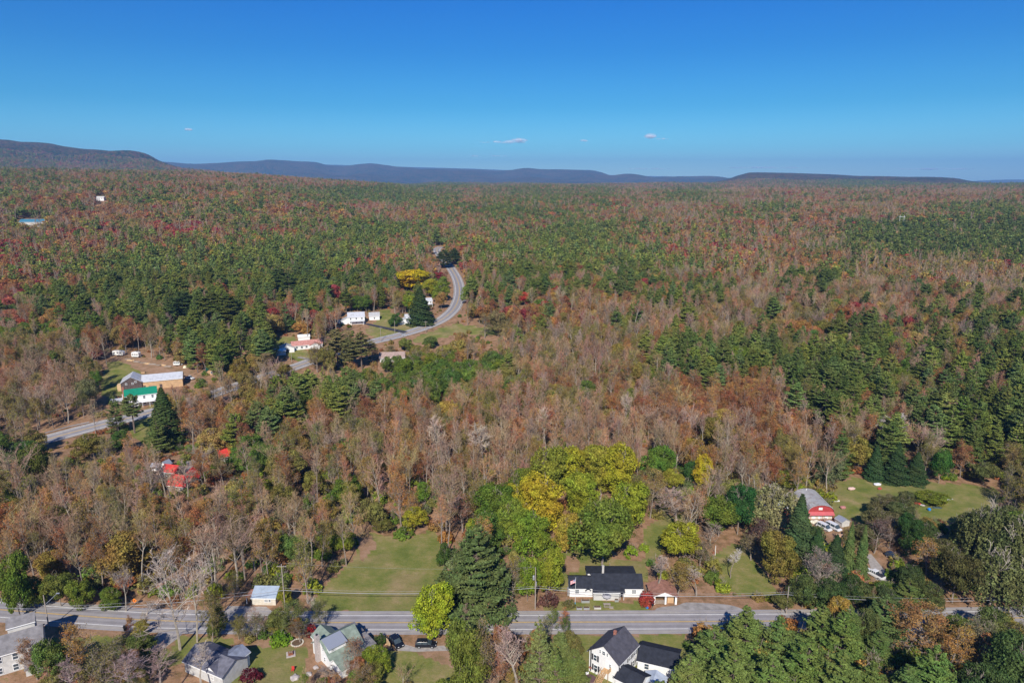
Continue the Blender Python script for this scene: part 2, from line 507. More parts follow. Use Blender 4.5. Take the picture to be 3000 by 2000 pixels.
def make_spruce(seed, lod=0, Ht=17, Rc=3.3):
    rng = np.random.default_rng(seed)
    n = 12000 if not lod else 520
    segs = [[0, 0, 0, 0, 0, Ht * .95, .2, .03]]
    f = rng.uniform(0, 1, n) ** 1.35
    zl = np.round(f * 30) / 30 * .8 + f * .2
    z = Ht * (.05 + .95 * zl)
    ph = rng.uniform(0, 6.28, n)
    lobe = 1 + .16 * np.sin(ph * 3 + zl * 40 + seed) + .1 * np.sin(ph * 7 + zl * 90)
    Rm = Rc * (1 - zl) ** .85 * lobe + .12
    q = rng.uniform(.3, 1, n) ** .5
    C = np.stack([np.cos(ph) * Rm * q, np.sin(ph) * Rm * q, z - q * Rm * .28], axis=1)
    Nn = np.stack([np.cos(ph) * .7, np.sin(ph) * .7, np.full(n, .6)], axis=1) + rng.normal(size=(n, 3)) * .4
    tv, tf = tubes(np.array(segs))
    cv, cf = cards(rng, C, Nn, .16 if not lod else .6, 1.5)
    reg('spruce' if not lod else 'spruce_far', seed, tv, tf, cv, cf, M_PINEBARK, M_NEEDLE)

def make_shrub(seed, Ht=3.2, Rc=2.2):
    rng = np.random.default_rng(seed)
    a, b, t = grow(rng, Ht * .8, Rc * .8, .1, 8, (3, 2, 0), 1.0, twig=.02)
    tv, tf = tubes(np.concatenate([a, b]))
    M = 26
    d = rng.normal(size=(M, 3)); d[:, 2] = np.abs(d[:, 2]); d /= np.linalg.norm(d, axis=1, keepdims=True)
    c = d * [Rc * .68, Rc * .68, Ht * .7] * rng.uniform(.6, 1, (M, 1)) + [0, 0, .35]
    cv, cf = puffs(rng, c, rng.uniform(.45, .95, M), 46, .17, d, .8)
    cv[:, 2] = np.maximum(cv[:, 2], .02)
    reg('shrub', seed, tv, tf, cv, cf, M_BARK, M_LEAF)

for s in range(7): make_bare(100 + s, fork=(s == 5), f0=[.48, .25, .55, .6, .42, .3, .5][s], Rc=[3.4, 5.0, 2.9, 2.7, 3.2, 4.6, 3.6][s], asc=[.75, 1, .65, .6, .75, .9, .7][s])
for s in range(3): make_bare(120 + s, lod=1, Rc=3.2, asc=.75)
for s in range(5): make_thin(200 + s, dens=[1.1, .6, .85, 1.4, .45][s])
for s in range(4): make_thin(220 + s, lod=1, dens=[1.2, .8, 1, .6][s])
for s in range(5): make_leafy(300 + s)
for s in range(4): make_leafy(320 + s, lod=1)
for s in range(6): make_pine(400 + s, Ht=[22, 21, 23, 20, 22, 21][s], Rc=[4.4, 5, 4.2, 4.8, 3.9, 5.2][s], base=[.2, .3, .15, .38, .45, .25][s], gap=[.12, .2, .1, .25, .2, .15][s])
for s in range(3): make_pine(440 + s, Ht=21, Rc=[6.2, 5.6, 6.6][s], base=.1, gap=.14, cone=[.85, .75, .95][s], layer=1.3, needle=.15)
make_pine(431, Ht=22, Rc=8.5, base=.04, gap=.08, cone=.8, layer=1.25, name='whitepine', needle=.2)
for s in range(4): make_pine(420 + s, lod=1, base=.3)
for s in range(3): make_spruce(500 + s)
for s in range(2): make_spruce(520 + s, lod=1)
for s in range(4): make_shrub(600 + s)
for s in range(2): make_willow(700 + s)
print('protos', time.time() - T0, sum(len(k.merged.polygons) for v in PROTO.values() for k in v))
# ------------------------------------------------------------------ open areas (pixels of the photograph, at ground level)
def spline(pts, n=12):
    P = [np.array(p, float) for p in pts]; P = [2 * P[0] - P[1]] + P + [2 * P[-1] - P[-2]]
    out = []
    for i in range(1, len(P) - 2):
        for k in range(n):
            t = k / n
            out.append(0.5 * ((2 * P[i]) + (-P[i-1] + P[i+1]) * t + (2*P[i-1] - 5*P[i] + 4*P[i+1] - P[i+2]) * t*t + (-P[i-1] + 3*P[i] - 3*P[i+1] + P[i+2]) * t**3))
    out.append(P[-2])
    return out

LAWN = {
 'field': [(918, 1797), (908, 1768), (930, 1738), (990, 1680), (1035, 1640), (1048, 1600), (1046, 1560), (1062, 1535), (1085, 1560), (1130, 1572), (1190, 1575), (1240, 1563), (1272, 1545), (1290, 1580), (1285, 1640), (1330, 1690), (1400, 1790), (1240, 1799)],
 'ranch_lawn': [(1560, 1796), (1590, 1770), (1640, 1760), (1700, 1760), (1900, 1765), (1905, 1790), (1700, 1797)],
 'ranch_back': [(1620, 1720), (1600, 1660), (1640, 1620), (1700, 1600), (1790, 1640), (1890, 1640), (1900, 1700), (1690, 1700), (1650, 1730)],
 'ranch_east': [(1880, 1560), (1950, 1500), (1990, 1520), (1960, 1600), (1900, 1660)],
 's_verge_grass': [(-100, 1850), (120, 1858), (380, 1862), (560, 1862), (700, 1870), (640, 1930), (420, 1960), (-100, 1960)],
 'green_lawn': [(2080, 1640), (2125, 1600), (2180, 1590), (2210, 1640), (2260, 1700), (2290, 1760), (2160, 1740), (2100, 1720)],
 'meadow': [(2505, 1425), (2530, 1402), (2600, 1405), (2680, 1412), (2760, 1418), (2850, 1425), (2905, 1440), (2880, 1458), (2800, 1462), (2730, 1455), (2650, 1458), (2560, 1462), (2500, 1470), (2470, 1480), (2475, 1445)],
 'meadow_wide': [(2430, 1420), (2500, 1398), (2700, 1408), (2920, 1428), (2940, 1470), (2860, 1520), (2700, 1540), (2600, 1560), (2520, 1560), (2440, 1520)],
 'barn_yard': [(2440, 1465), (2500, 1460), (2520, 1480), (2490, 1520), (2450, 1540), (2440, 1500)],
 'pit_lawn': [(2680, 1500), (2700, 1480), (2760, 1480), (2800, 1500), (2790, 1515), (2720, 1520)],
 'sw_lawn': [(620, 1990), (700, 1900), (760, 1880), (830, 1888), (900, 1900), (895, 1990), (830, 2060), (620, 2060)],
 'east_yard': [(1110, 1900), (1200, 1905), (1340, 1905), (1340, 2080), (1100, 2080), (1095, 1960)],
 'white_house_lawn': [(1690, 1860), (1800, 1850), (2010, 1850), (2010, 1960), (1900, 2000), (1700, 2060), (1660, 1900)],
 'far_lawn': [(1068, 975), (1080, 955), (1110, 935), (1160, 940), (1220, 955), (1290, 945), (1260, 962), (1200, 978), (1120, 1000), (1085, 985)],
 'far_back_lawn': [(1105, 925), (1120, 905), (1145, 905), (1160, 935), (1120, 945)],
 'l_barn_lawn': [(290, 1150), (300, 1090), (318, 1062), (345, 1050), (400, 1072), (440, 1095), (420, 1110), (360, 1150), (330, 1180)],
 'pink_lawn': [(795, 1015), (810, 985), (860, 985), (900, 1030), (920, 1050), (870, 1060), (830, 1030)],
 'road_lawn': [(420, 1200), (480, 1180), (460, 1230), (500, 1260), (430, 1300), (380, 1275), (400, 1230)],
 'marsh': [(1220, 985), (1330, 950), (1400, 955), (1480, 965), (1500, 975), (1420, 985), (1350, 975), (1260, 1000), (1200, 1005)],
}
DRY = {
 'dirt_path': [(1045, 1600), (1042, 1560), (1060, 1510), (1080, 1512), (1078, 1560), (1110, 1600), (1060, 1640)],
 'path2': [(1250, 1540), (1275, 1490), (1290, 1495), (1270, 1560)],
 'verge_n': [(-200, 1735), (60, 1745), (200, 1768), (480, 1785), (600, 1780), (600, 1790), (470, 1797), (200, 1785), (-200, 1755)],
 'verge_n2': [(900, 1790), (1350, 1794), (1900, 1790), (1900, 1800), (900, 1802)],
 'pine_clearing': [(1440, 1795), (1470, 1750), (1560, 1745), (1590, 1775), (1600, 1798), (1440, 1800)],
 'ranch_behind': [(1640, 1640), (1690, 1620), (1700, 1670), (1660, 1680)],
 'drive_s': [(1150, 1900), (1220, 1890), (1345, 1870), (1345, 1960), (1290, 1940), (1200, 1900)],
 'lbarn_dirt': [(305, 1045), (345, 1032), (420, 1045), (500, 1066), (560, 1080), (580, 1105), (560, 1140), (500, 1110), (430, 1100), (380, 1070)],
 's_verge': [(1690, 1848), (2010, 1848), (2010, 1856), (1690, 1862)],
 'e_verge': [(2300, 1780), (2400, 1778), (2560, 1780), (2850, 1770), (2850, 1790), (2560, 1794), (2300, 1796)],
 'red_yard': [(560, 1350), (590, 1330), (640, 1300), (660, 1290), (660, 1310), (600, 1350), (560, 1400)],
 'sw_dirt': [(700, 1900), (760, 1868), (900, 1870), (900, 1885), (830, 1888)],
 'w_verge_s': [(-100, 1835), (120, 1845), (380, 1850), (380, 1860), (100, 1870), (-100, 1850)],
 'drive_w': [(430, 1900), (480, 1850), (530, 1850), (500, 1900)],
 'barn_front': [(2420, 1530), (2500, 1520), (2560, 1560), (2530, 1580), (2440, 1570)],
 'truck_drive': [(2530, 1620), (2560, 1615), (2610, 1690), (2600, 1730), (2570, 1720), (2545, 1670)],
}
ROAD_PX = [(-420, 1752), (-200, 1769), (0, 1785), (230, 1803), (506, 1819.5), (950, 1822.8), (1500, 1822.3), (1900, 1820.6), (2350, 1818), (2560, 1815.5), (2850, 1811), (3200, 1806), (3600, 1800)]
FROAD_PX = [(-250, 1370), (0, 1325), (150, 1283), (250, 1256), (350, 1231), (450, 1207), (540, 1182), (650, 1145), (760, 1108), (880, 1070), (985, 1030), (1060, 1008), (1120, 994), (1180, 980), (1240, 961), (1290, 940), (1325, 912), (1343, 878), (1346, 845), (1338, 815), (1325, 792), (1313, 774), (1297, 757), (1284, 742), (1279, 733), (1283, 727), (1297, 722)]

def pip(poly, X, Y):
    inside = np.zeros(X.shape, bool)
    n = len(poly)
    for i in range(n):
        x1, y1 = poly[i]; x2, y2 = poly[(i + 1) % n]
        c = ((y1 > Y) != (y2 > Y))
        if y1 != y2:
            inside ^= c & (X < (x2 - x1) * (Y - y1) / (y2 - y1) + x1)
    return inside

CELL, RX0, RY0, RW, RH = 3.0, -600, 500, 1400, 640
gx = RX0 + (np.arange(RW) + .5) * CELL
gy = RY0 + (np.arange(RH) + .5) * CELL
GX, GY = np.meshgrid(gx, gy)
lawn_r = np.zeros((RH, RW), np.float32); dry_r = lawn_r.copy()
for p in LAWN.values(): lawn_r[pip(p, GX, GY)] = 1
for p in DRY.values(): dry_r[pip(p, GX, GY)] = 1

def look(r, px, py, default=0):
    i = ((py - RY0) / CELL).astype(int); j = ((px - RX0) / CELL).astype(int)
    ok = (i >= 0) & (i < RH) & (j >= 0) & (j < RW)
    out = np.full(px.shape, default, r.dtype)
    out[ok] = r[i[ok], j[ok]]
    return out

# ------------------------------------------------------------------ ground
azf = np.concatenate([np.arange(-180, -50, 5.0), np.arange(-50, 50, .3), np.arange(50, 181, 5.0)])
rr = [2.0, 20, 40, 60]
while rr[-1] < 900: rr.append(rr[-1] * 1.0095)
while rr[-1] < 24500: rr.append(rr[-1] * 1.028)
rr = np.array(rr)
A, Rg = np.meshgrid(np.radians(azf), rr)
X = Rg * np.sin(A); Y = Rg * np.cos(A); Zg = H(X, Y)
na, nr = len(azf), len(rr)
V = np.stack([X, Y, Zg], axis=-1).reshape(-1, 3)
idx = np.arange(na * nr).reshape(nr, na)
F = np.stack([idx[:-1, :-1], idx[:-1, 1:], idx[1:, 1:], idx[1:, :-1]], axis=-1).reshape(-1, 4)[:, ::-1]
cuts = Rg[:-1, :-1].reshape(-1)
near = cuts < 4800
GM = bpy.data.materials.new('ground_cover'); GM.use_nodes = True

def build_ground_material():
    nt = GM.node_tree; L = nt.links.new; b = nt.nodes['Principled BSDF']
    b.inputs['Roughness'].default_value = 1; b.inputs['Specular IOR Level'].default_value = 0
    ge = N(nt, 'ShaderNodeNewGeometry')
    at = N(nt, 'ShaderNodeAttribute', attribute_name='soil')
    sp = N(nt, 'ShaderNodeSeparateColor'); L(at.outputs['Color'], sp.inputs[0])
    def noise(sc, det=5, rough=.6):
        n = N(nt, 'ShaderNodeTexNoise'); n.inputs['Scale'].default_value = sc; n.inputs['Detail'].default_value = det; n.inputs['Roughness'].default_value = rough
        L(ge.outputs['Position'], n.inputs['Vector']); return n.outputs['Fac']
    def ramp(f, stops):
        r = N(nt, 'ShaderNodeValToRGB'); L(f, r.inputs[0])
        r.color_ramp.elements[0].position = stops[0][0]; r.color_ramp.elements[0].color = (*stops[0][1], 1)
        r.color_ramp.elements[1].position = stops[-1][0]; r.color_ramp.elements[1].color = (*stops[-1][1], 1)
        for p, c in stops[1:-1]:
            e = r.color_ramp.elements.new(p); e.color = (*c, 1)
        return r.outputs[0]
    def mixc(f, a, c):
        m = N(nt, 'ShaderNodeMix', data_type='RGBA'); L(f, m.inputs[0]); L(a, m.inputs[6]); L(c, m.inputs[7]); return m.outputs[2]
    def edge(chan, sc):
        # ragged transition
        ad = N(nt, 'ShaderNodeMath', operation='ADD'); L(chan, ad.inputs[0])
        sb = N(nt, 'ShaderNodeMath', operation='MULTIPLY_ADD'); L(noise(sc), sb.inputs[0]); sb.inputs[1].default_value = 1.1; sb.inputs[2].default_value = -.55
        L(sb.outputs[0], ad.inputs[1])
        mr = N(nt, 'ShaderNodeMapRange'); mr.inputs[1].default_value = .32; mr.inputs[2].default_value = .68; L(ad.outputs[0], mr.inputs[0]); return mr.outputs[0]
    litter = ramp(noise(.35, 8, .7), [(.3, (.13, .10, .045)), (.46, (.25, .15, .085)), (.6, (.36, .215, .135)), (.74, (.17, .16, .055))])
    grass = ramp(noise(.12, 9, .72), [(.33, (.105, .135, .032)), (.45, (.155, .175, .045)), (.54, (.21, .20, .065)), (.66, (.31, .24, .12))])
    dry = ramp(noise(.25, 8, .7), [(.3, (.17, .13, .06)), (.5, (.30, .185, .115)), (.7, (.38, .25, .17))])
    tan = ramp(noise(.5, 8, .7), [(.3, (.22, .16, .075)), (.7, (.36, .26, .15))])
    tm = N(nt, 'ShaderNodeMapRange'); tm.inputs[1].default_value = .5; tm.inputs[2].default_value = .68; tm.inputs[4].default_value = .75; L(noise(.05, 6, .65), tm.inputs[0])
    grass = mixc(tm.outputs[0], grass, tan)
    c = mixc(edge(sp.outputs[0], .22), litter, grass)
    c = mixc(edge(sp.outputs[1], .3), c, dry)
    g = mixc(edge(sp.outputs[2], .4), c, ramp(noise(.8, 8), [(.3, (.22, .20, .18)), (.7, (.33, .30, .28))]))
    L(g, b.inputs['Base Color'])
    bp = N(nt, 'ShaderNodeBump'); bp.inputs['Strength'].default_value = .7; bp.inputs['Distance'].default_value = .25
    L(noise(1.6, 8, .75), bp.inputs['Height']); L(bp.outputs[0], b.inputs['Normal'])
build_ground_material()

HM = bpy.data.materials.new('far_forest_canopy'); HM.use_nodes = True
def build_hill_material():
    nt = HM.node_tree; L = nt.links.new; b = nt.nodes['Principled BSDF']
    b.inputs['Roughness'].default_value = 1; b.inputs['Specular IOR Level'].default_value = 0
    ge = N(nt, 'ShaderNodeNewGeometry')
    vo = N(nt, 'ShaderNodeTexVoronoi'); vo.inputs['Scale'].default_value = .05; L(ge.outputs['Position'], vo.inputs['Vector'])
    sc = N(nt, 'ShaderNodeSeparateColor'); L(vo.outputs['Color'], sc.inputs[0])
    n1 = N(nt, 'ShaderNodeTexNoise'); n1.inputs['Scale'].default_value = .0028; n1.inputs['Detail'].default_value = 7; n1.inputs['Roughness'].default_value = .68; L(ge.outputs['Position'], n1.inputs['Vector'])
    ad = N(nt, 'ShaderNodeMath', operation='MULTIPLY_ADD'); L(sc.outputs[0], ad.inputs[0]); ad.inputs[1].default_value = .3; ad.inputs[2].default_value = -.15
    a2 = N(nt, 'ShaderNodeMath', operation='ADD'); L(ad.outputs[0], a2.inputs[0]); L(n1.outputs['Fac'], a2.inputs[1])
    r = N(nt, 'ShaderNodeValToRGB'); e = r.color_ramp.elements
    e[0].position = .36; e[0].color = (.02, .036, .02, 1); e[1].position = .72; e[1].color = (.10, .07, .03, 1)
    for p, c in ((.42, (.03, .05, .022)), (.47, (.10, .06, .03)), (.52, (.13, .055, .045)), (.57, (.05, .06, .025)), (.64, (.12, .08, .035))):
        q = e.new(p); q.color = (*c, 1)
    L(a2.outputs[0], r.inputs[0]); L(r.outputs[0], b.inputs['Base Color'])
    bp = N(nt, 'ShaderNodeBump'); bp.inputs['Strength'].default_value = 1; bp.inputs['Distance'].default_value = 14
    L(vo.outputs['Distance'], bp.inputs['Height']); bp.invert = True
    L(bp.outputs[0], b.inputs['Normal'])
build_hill_material()

def sub(nm, keep, m):
    f = F[keep]; u, inv = np.unique(f.ravel(), return_inverse=True)
    me = mesh_np(nm, V[u], [inv.reshape(-1, 4)], [m], smooth=True)
    o = link(nm, me); o['kind'] = 'structure'
    return o, V[u]
ground, gv = sub('ground', near, GM)
hills, hv = sub('hills', ~near, HM)
gpx, gpy, gd = project(gv[:, 0], gv[:, 1], gv[:, 2])
fr = (gv[:, 1] > 5)
soil = np.zeros((len(gv), 4), np.float32); soil[:, 3] = 1
soil[:, 0] = np.where(fr, look(lawn_r, gpx, gpy), 0)
soil[:, 1] = np.where(fr, look(dry_r, gpx, gpy), 0)
ca = ground.data.attributes.new('soil', 'FLOAT_COLOR', 'POINT'); ca.data.foreach_set('color', soil.ravel())

# ------------------------------------------------------------------ roads
def asphalt(name, c, streak=.24):
    m = bpy.data.materials.new(name); m.use_nodes = True; nt = m.node_tree; L = nt.links.new; b = nt.nodes['Principled BSDF']
    b.inputs['Roughness'].default_value = .85; b.inputs['Specular IOR Level'].default_value = .25
    ge = N(nt, 'ShaderNodeNewGeometry'); uv = N(nt, 'ShaderNodeAttribute', attribute_name='across')
    n = N(nt, 'ShaderNodeTexNoise'); n.inputs['Scale'].default_value = .35; n.inputs['Detail'].default_value = 8; n.inputs['Roughness'].default_value = .7; L(ge.outputs['Position'], n.inputs['Vector'])
    # wheel tracks: smoother, paler bands in each lane
    w = N(nt, 'ShaderNodeMath', operation='MULTIPLY'); L(uv.outputs['Fac'], w.inputs[0]); w.inputs[1].default_value = 3.55
    cs = N(nt, 'ShaderNodeMath', operation='COSINE'); L(w.outputs[0], cs.inputs[0])
    ma = N(nt, 'ShaderNodeMath', operation='MULTIPLY_ADD'); L(cs.outputs[0], ma.inputs[0]); ma.inputs[1].default_value = -streak * .5; ma.inputs[2].default_value = 1
    mr = N(nt, 'ShaderNodeMapRange'); mr.inputs[1].default_value = .3; mr.inputs[2].default_value = .7; mr.inputs[3].default_value = .86; mr.inputs[4].default_value = 1.14; L(n.outputs['Fac'], mr.inputs[0])
    mm = N(nt, 'ShaderNodeMath', operation='MULTIPLY'); L(ma.outputs[0], mm.inputs[0]); L(mr.outputs[0], mm.inputs[1])
    v = N(nt, 'ShaderNodeVectorMath', operation='SCALE'); v.inputs[0].default_value = c; L(mm.outputs[0], v.inputs['Scale']); L(v.outputs[0], b.inputs['Base Color'])
    return m
M_ASPH = asphalt('asphalt', (.27, .255, .265)); M_SHOULDER = asphalt('worn_shoulder', (.33, .305, .285), 0)
M_WHITE = mat('road_paint_white', (.75, .75, .73), .7, var=.12, scale=1.2)
M_YELLOW = mat('road_paint_yellow', (.62, .40, .10), .7, var=.15, scale=1.2)

def path_pts(px, dense=14):
    P = [G(*p) for p in spline(px, dense)]
    P = np.array([[p.x, p.y] for p in P])
    # smooth and resample
    for _ in range(6): P[1:-1] = P[1:-1] * .5 + (P[:-2] + P[2:]) * .25
    d = np.r_[0, np.cumsum(np.hypot(*np.diff(P, axis=0).T))]
    n = int(d[-1] / 2.5); s = np.linspace(0, d[-1], n)
    Q = np.stack([np.interp(s, d, P[:, 0]), np.interp(s, d, P[:, 1])], 1)
    k = 5; pad = np.pad(Q, ((k, k), (0, 0)), mode='edge'); Q = np.stack([np.convolve(pad[:, i], np.ones(2 * k + 1) / (2 * k + 1), 'valid') for i in (0, 1)], 1)
    return Q

def ribbon(name, P, offs, dz, m, parent=None, kind=None, ragged=0, seed=0, dash=None):
    T = np.gradient(P, axis=0); T /= np.linalg.norm(T, axis=1, keepdims=True)
    Nn = np.stack([T[:, 1], -T[:, 0]], 1)
    rng = np.random.default_rng(seed)
    cols = []
    for k, o in enumerate(offs):
        oo = np.full(len(P), float(o))
        if ragged and k in (0, len(offs) - 1): oo += np.convolve(rng.normal(size=len(P)) * ragged * 2.2, np.ones(3) / 3, 'same')
        q = P + Nn * oo[:, None]
        cols.append(np.c_[q, H(q[:, 0], q[:, 1]) + dz])
    n, k = len(P), len(offs)
    Vv = np.stack(cols, 1).reshape(-1, 3)
    I = np.arange(n * k).reshape(n, k)
    Ff = np.stack([I[:-1, :-1], I[1:, :-1], I[1:, 1:], I[:-1, 1:]], -1).reshape(-1, 4)
    me = mesh_np(name, Vv, [Ff], [m], smooth=True)
    a = me.attributes.new('across', 'FLOAT', 'POINT'); a.data.foreach_set('value', np.tile(np.array(offs, np.float32), n))
    nz = me.polygons[0].normal.z
    if nz < 0: me.flip_normals()
    o = link(name, me, parent)
    if kind: o['kind'] = kind
    return o

ROAD = path_pts(ROAD_PX); FROAD = path_pts(FROAD_PX)
road = ribbon('road', ROAD, [-4.6, -3.0, -1.5, 0, 1.5, 3.0, 4.6], .05, M_ASPH, kind='structure')
ribbon('shoulder', ROAD, [-4.0, -3.3], .062, M_SHOULDER, road, ragged=.12, seed=1)
ribbon('shoulder', ROAD, [3.3, 4.0], .062, M_SHOULDER, road, ragged=.12, seed=2)
for a in (-2.78, 2.78): ribbon('edge_line', ROAD, [a - .075, a + .075], .074, M_WHITE, road)
for a in (-.12, .12): ribbon('centre_line', ROAD, [a - .06, a + .06], .074, M_YELLOW, road)
fr_ = ribbon('road', FROAD, [-4.9, -3.0, -1.5, 0, 1.5, 3.0, 4.9], .12, M_ASPH, kind='structure')
ribbon('shoulder', FROAD, [-4.85, -3.6], .15, M_SHOULDER, fr_); ribbon('shoulder', FROAD, [3.6, 4.85], .15, M_SHOULDER, fr_)
for a in (-3.35, 3.35): ribbon('edge_line', FROAD, [a - .12, a + .12], .17, M_WHITE, fr_)
ribbon('centre_line', FROAD, [-.2, .2], .17, M_YELLOW, fr_)

def patch(name, px, m, dz=.045, kind='structure', parent=None):
    """a flat sheet on the ground with an outline given in pixels"""
    pts = [G(*p) for p in px]
    me = bpy.data.meshes.new(name); bm = bmesh.new()
    vs_ = [bm.verts.new((p.x, p.y, p.z + dz)) for p in pts]
    f = bm.faces.new(vs_); f.normal_update()
    if f.normal.z < 0: f.normal_flip()
    bm.to_mesh(me); bm.free(); me.materials.append(m)
    o = link(name, me, parent)
    if kind: o['kind'] = kind
    return o
M_GRAVEL = mat('gravel', (.34, .31, .29), .95, var=.2, scale=1.2, bump=.05)
M_OLDASPH = mat('old_asphalt', (.28, .26, .25), .95, var=.25, scale=.6, bump=.03)
M_DARKASPH = mat('fresh_asphalt', (.05, .05, .06), .8, var=.1, scale=1)
patch('parking_lot', spline([(1920, 1797), (1925, 1780), (1985, 1772), (2010, 1764), (2080, 1766), (2140, 1772), (2175, 1783), (2200, 1795)], 3), M_OLDASPH, .035)
patch('driveway', [(1142, 1850), (1165, 1850), (1180, 1885), (1215, 1895), (1300, 1890), (1320, 1905), (1220, 1908), (1165, 1905), (1150, 1885)], M_GRAVEL)
patch('driveway', [(468, 1850), (545, 1845), (520, 1870), (470, 1905), (430, 1915), (415, 1905)], M_GRAVEL)
patch('driveway', [(655, 1792), (668, 1774), (780, 1776), (800, 1792)], M_GRAVEL)
patch('driveway', [(2535, 1625), (2552, 1622), (2588, 1665), (2612, 1700), (2640, 1735), (2610, 1740), (2580, 1712), (2560, 1690), (2548, 1655)], M_GRAVEL)
patch('driveway', [(1066, 950), (1078, 948), (1195, 972), (1182, 977)], M_DARKASPH, .3)
patch('driveway', [(875, 1046), (905, 1050), (925, 1052), (915, 1056), (870, 1049)], M_OLDASPH, .3)
patch('driveway', [(1352, 877), (1370, 880), (1372, 886), (1350, 883)], M_OLDASPH, .3)
patch('driveway', [(520, 1382), (545, 1350), (590, 1322), (640, 1300), (655, 1290), (625, 1325), (580, 1350), (550, 1385)], M_OLDASPH, .2)
print('land', time.time() - T0)

# ------------------------------------------------------------------ haze: pale air between the hills
hz = bpy.data.meshes.new('haze'); bm = bmesh.new(); bmesh.ops.create_cube(bm, size=1); bm.to_mesh(hz); bm.free()
HZ = bpy.data.materials.new('pale_air'); HZ.use_nodes = True; nt = HZ.node_tree; nt.nodes.clear()
o_ = N(nt, 'ShaderNodeOutputMaterial'); pv = N(nt, 'ShaderNodeVolumePrincipled')
pv.inputs['Color'].default_value = (.26, .54, 1.0, 1); pv.inputs['Density'].default_value = 7.4e-5
nt.links.new(pv.outputs[0], o_.inputs['Volume']); hz.materials.append(HZ)
haze = link('haze', hz, loc=(0, 0, 399)); haze.scale = (50400, 50400, 1000); haze['kind'] = 'stuff'
haze['label'] = 'thin blue haze over the far hills'
print('haze', float(gv[:, 2].min()), float(hv[:, 2].max()))
# ------------------------------------------------------------------ which parts of the view must stay open (houses, roads, lawns)
VIS = [
 [(100, 1318), (112, 1282), (440, 1200), (460, 1222), (300, 1275)], [(872, 1054), (914, 1052), (914, 1078), (872, 1082)],
 [(1090, 1012), (1110, 985), (1180, 968), (1250, 938), (1308, 900), (1318, 830), (1306, 782), (1312, 772), (1352, 820), (1362, 890), (1300, 970), (1200, 1005)],
 [(1266, 724), (1300, 716), (1302, 752), (1290, 764), (1268, 755)],
 [(352, 1090), (500, 1085), (505, 1140), (440, 1150), (440, 1200), (350, 1200)],
 [(330, 1025), (600, 1090), (575, 1125), (500, 1115), (330, 1060)],
 [(995, 910), (1120, 905), (1125, 960), (995, 960)], [(1140, 915), (1230, 918), (1232, 965), (1140, 960)],
 [(800, 990), (925, 990), (925, 1045), (800, 1045)], [(1105, 1038), (1170, 1038), (1170, 1062), (1105, 1062)], [(1250, 870), (1275, 870), (1275, 905), (1250, 905)],
 [(530, 1370), (565, 1375), (565, 1410), (530, 1410)], [(635, 1318), (680, 1318), (680, 1360), (635, 1360)], [(440, 1345), (495, 1345), (495, 1380), (440, 1380)],
 [(2320, 1450), (2460, 1450), (2550, 1500), (2550, 1600), (2440, 1600), (2320, 1530)], [(2530, 1610), (2600, 1615), (2640, 1735), (2540, 1720)],
 [(1655, 1650), (2000, 1650), (2000, 1790), (1655, 1790)], [(705, 1700), (825, 1700), (825, 1790), (705, 1790)],
 [(278, 570), (316, 570), (316, 592), (278, 592)], [(45, 638), (135, 638), (135, 650), (45, 650)],
 [(380, 1715), (410, 1715), (410, 1775), (380, 1775)], [(815, 1640), (850, 1640), (850, 1790), (815, 1790)], [(1555, 1650), (1590, 1650), (1590, 1790), (1555, 1790)],
 [(1000, 935), (1300, 935), (1300, 1005), (1060, 1005)],
 [(2290, 1710), (2315, 1710), (2315, 1790), (2290, 1790)],
]
vis_r = np.zeros((RH, RW), np.uint8)
for p in VIS: vis_r[pip(p, GX, GY)] = 1
vis_r[(lawn_r > 0) | (dry_r > 0)] = 1
open_r = ((lawn_r > 0) | (dry_r > 0)).astype(np.uint8)
for p in [[(340, 1105), (505, 1090), (510, 1135), (450, 1200), (355, 1200)], [(470, 1380), (565, 1380), (565, 1445), (475, 1440)], [(1655, 1690), (2010, 1700), (2200, 1760), (2200, 1800), (1655, 1800)],
          [(700, 1740), (825, 1740), (825, 1800), (600, 1800)], [(2330, 1480), (2560, 1500), (2560, 1590), (2440, 1590)], [(800, 1010), (925, 1000), (925, 1050), (800, 1050)]]:
    open_r[pip(p, GX, GY)] = 1

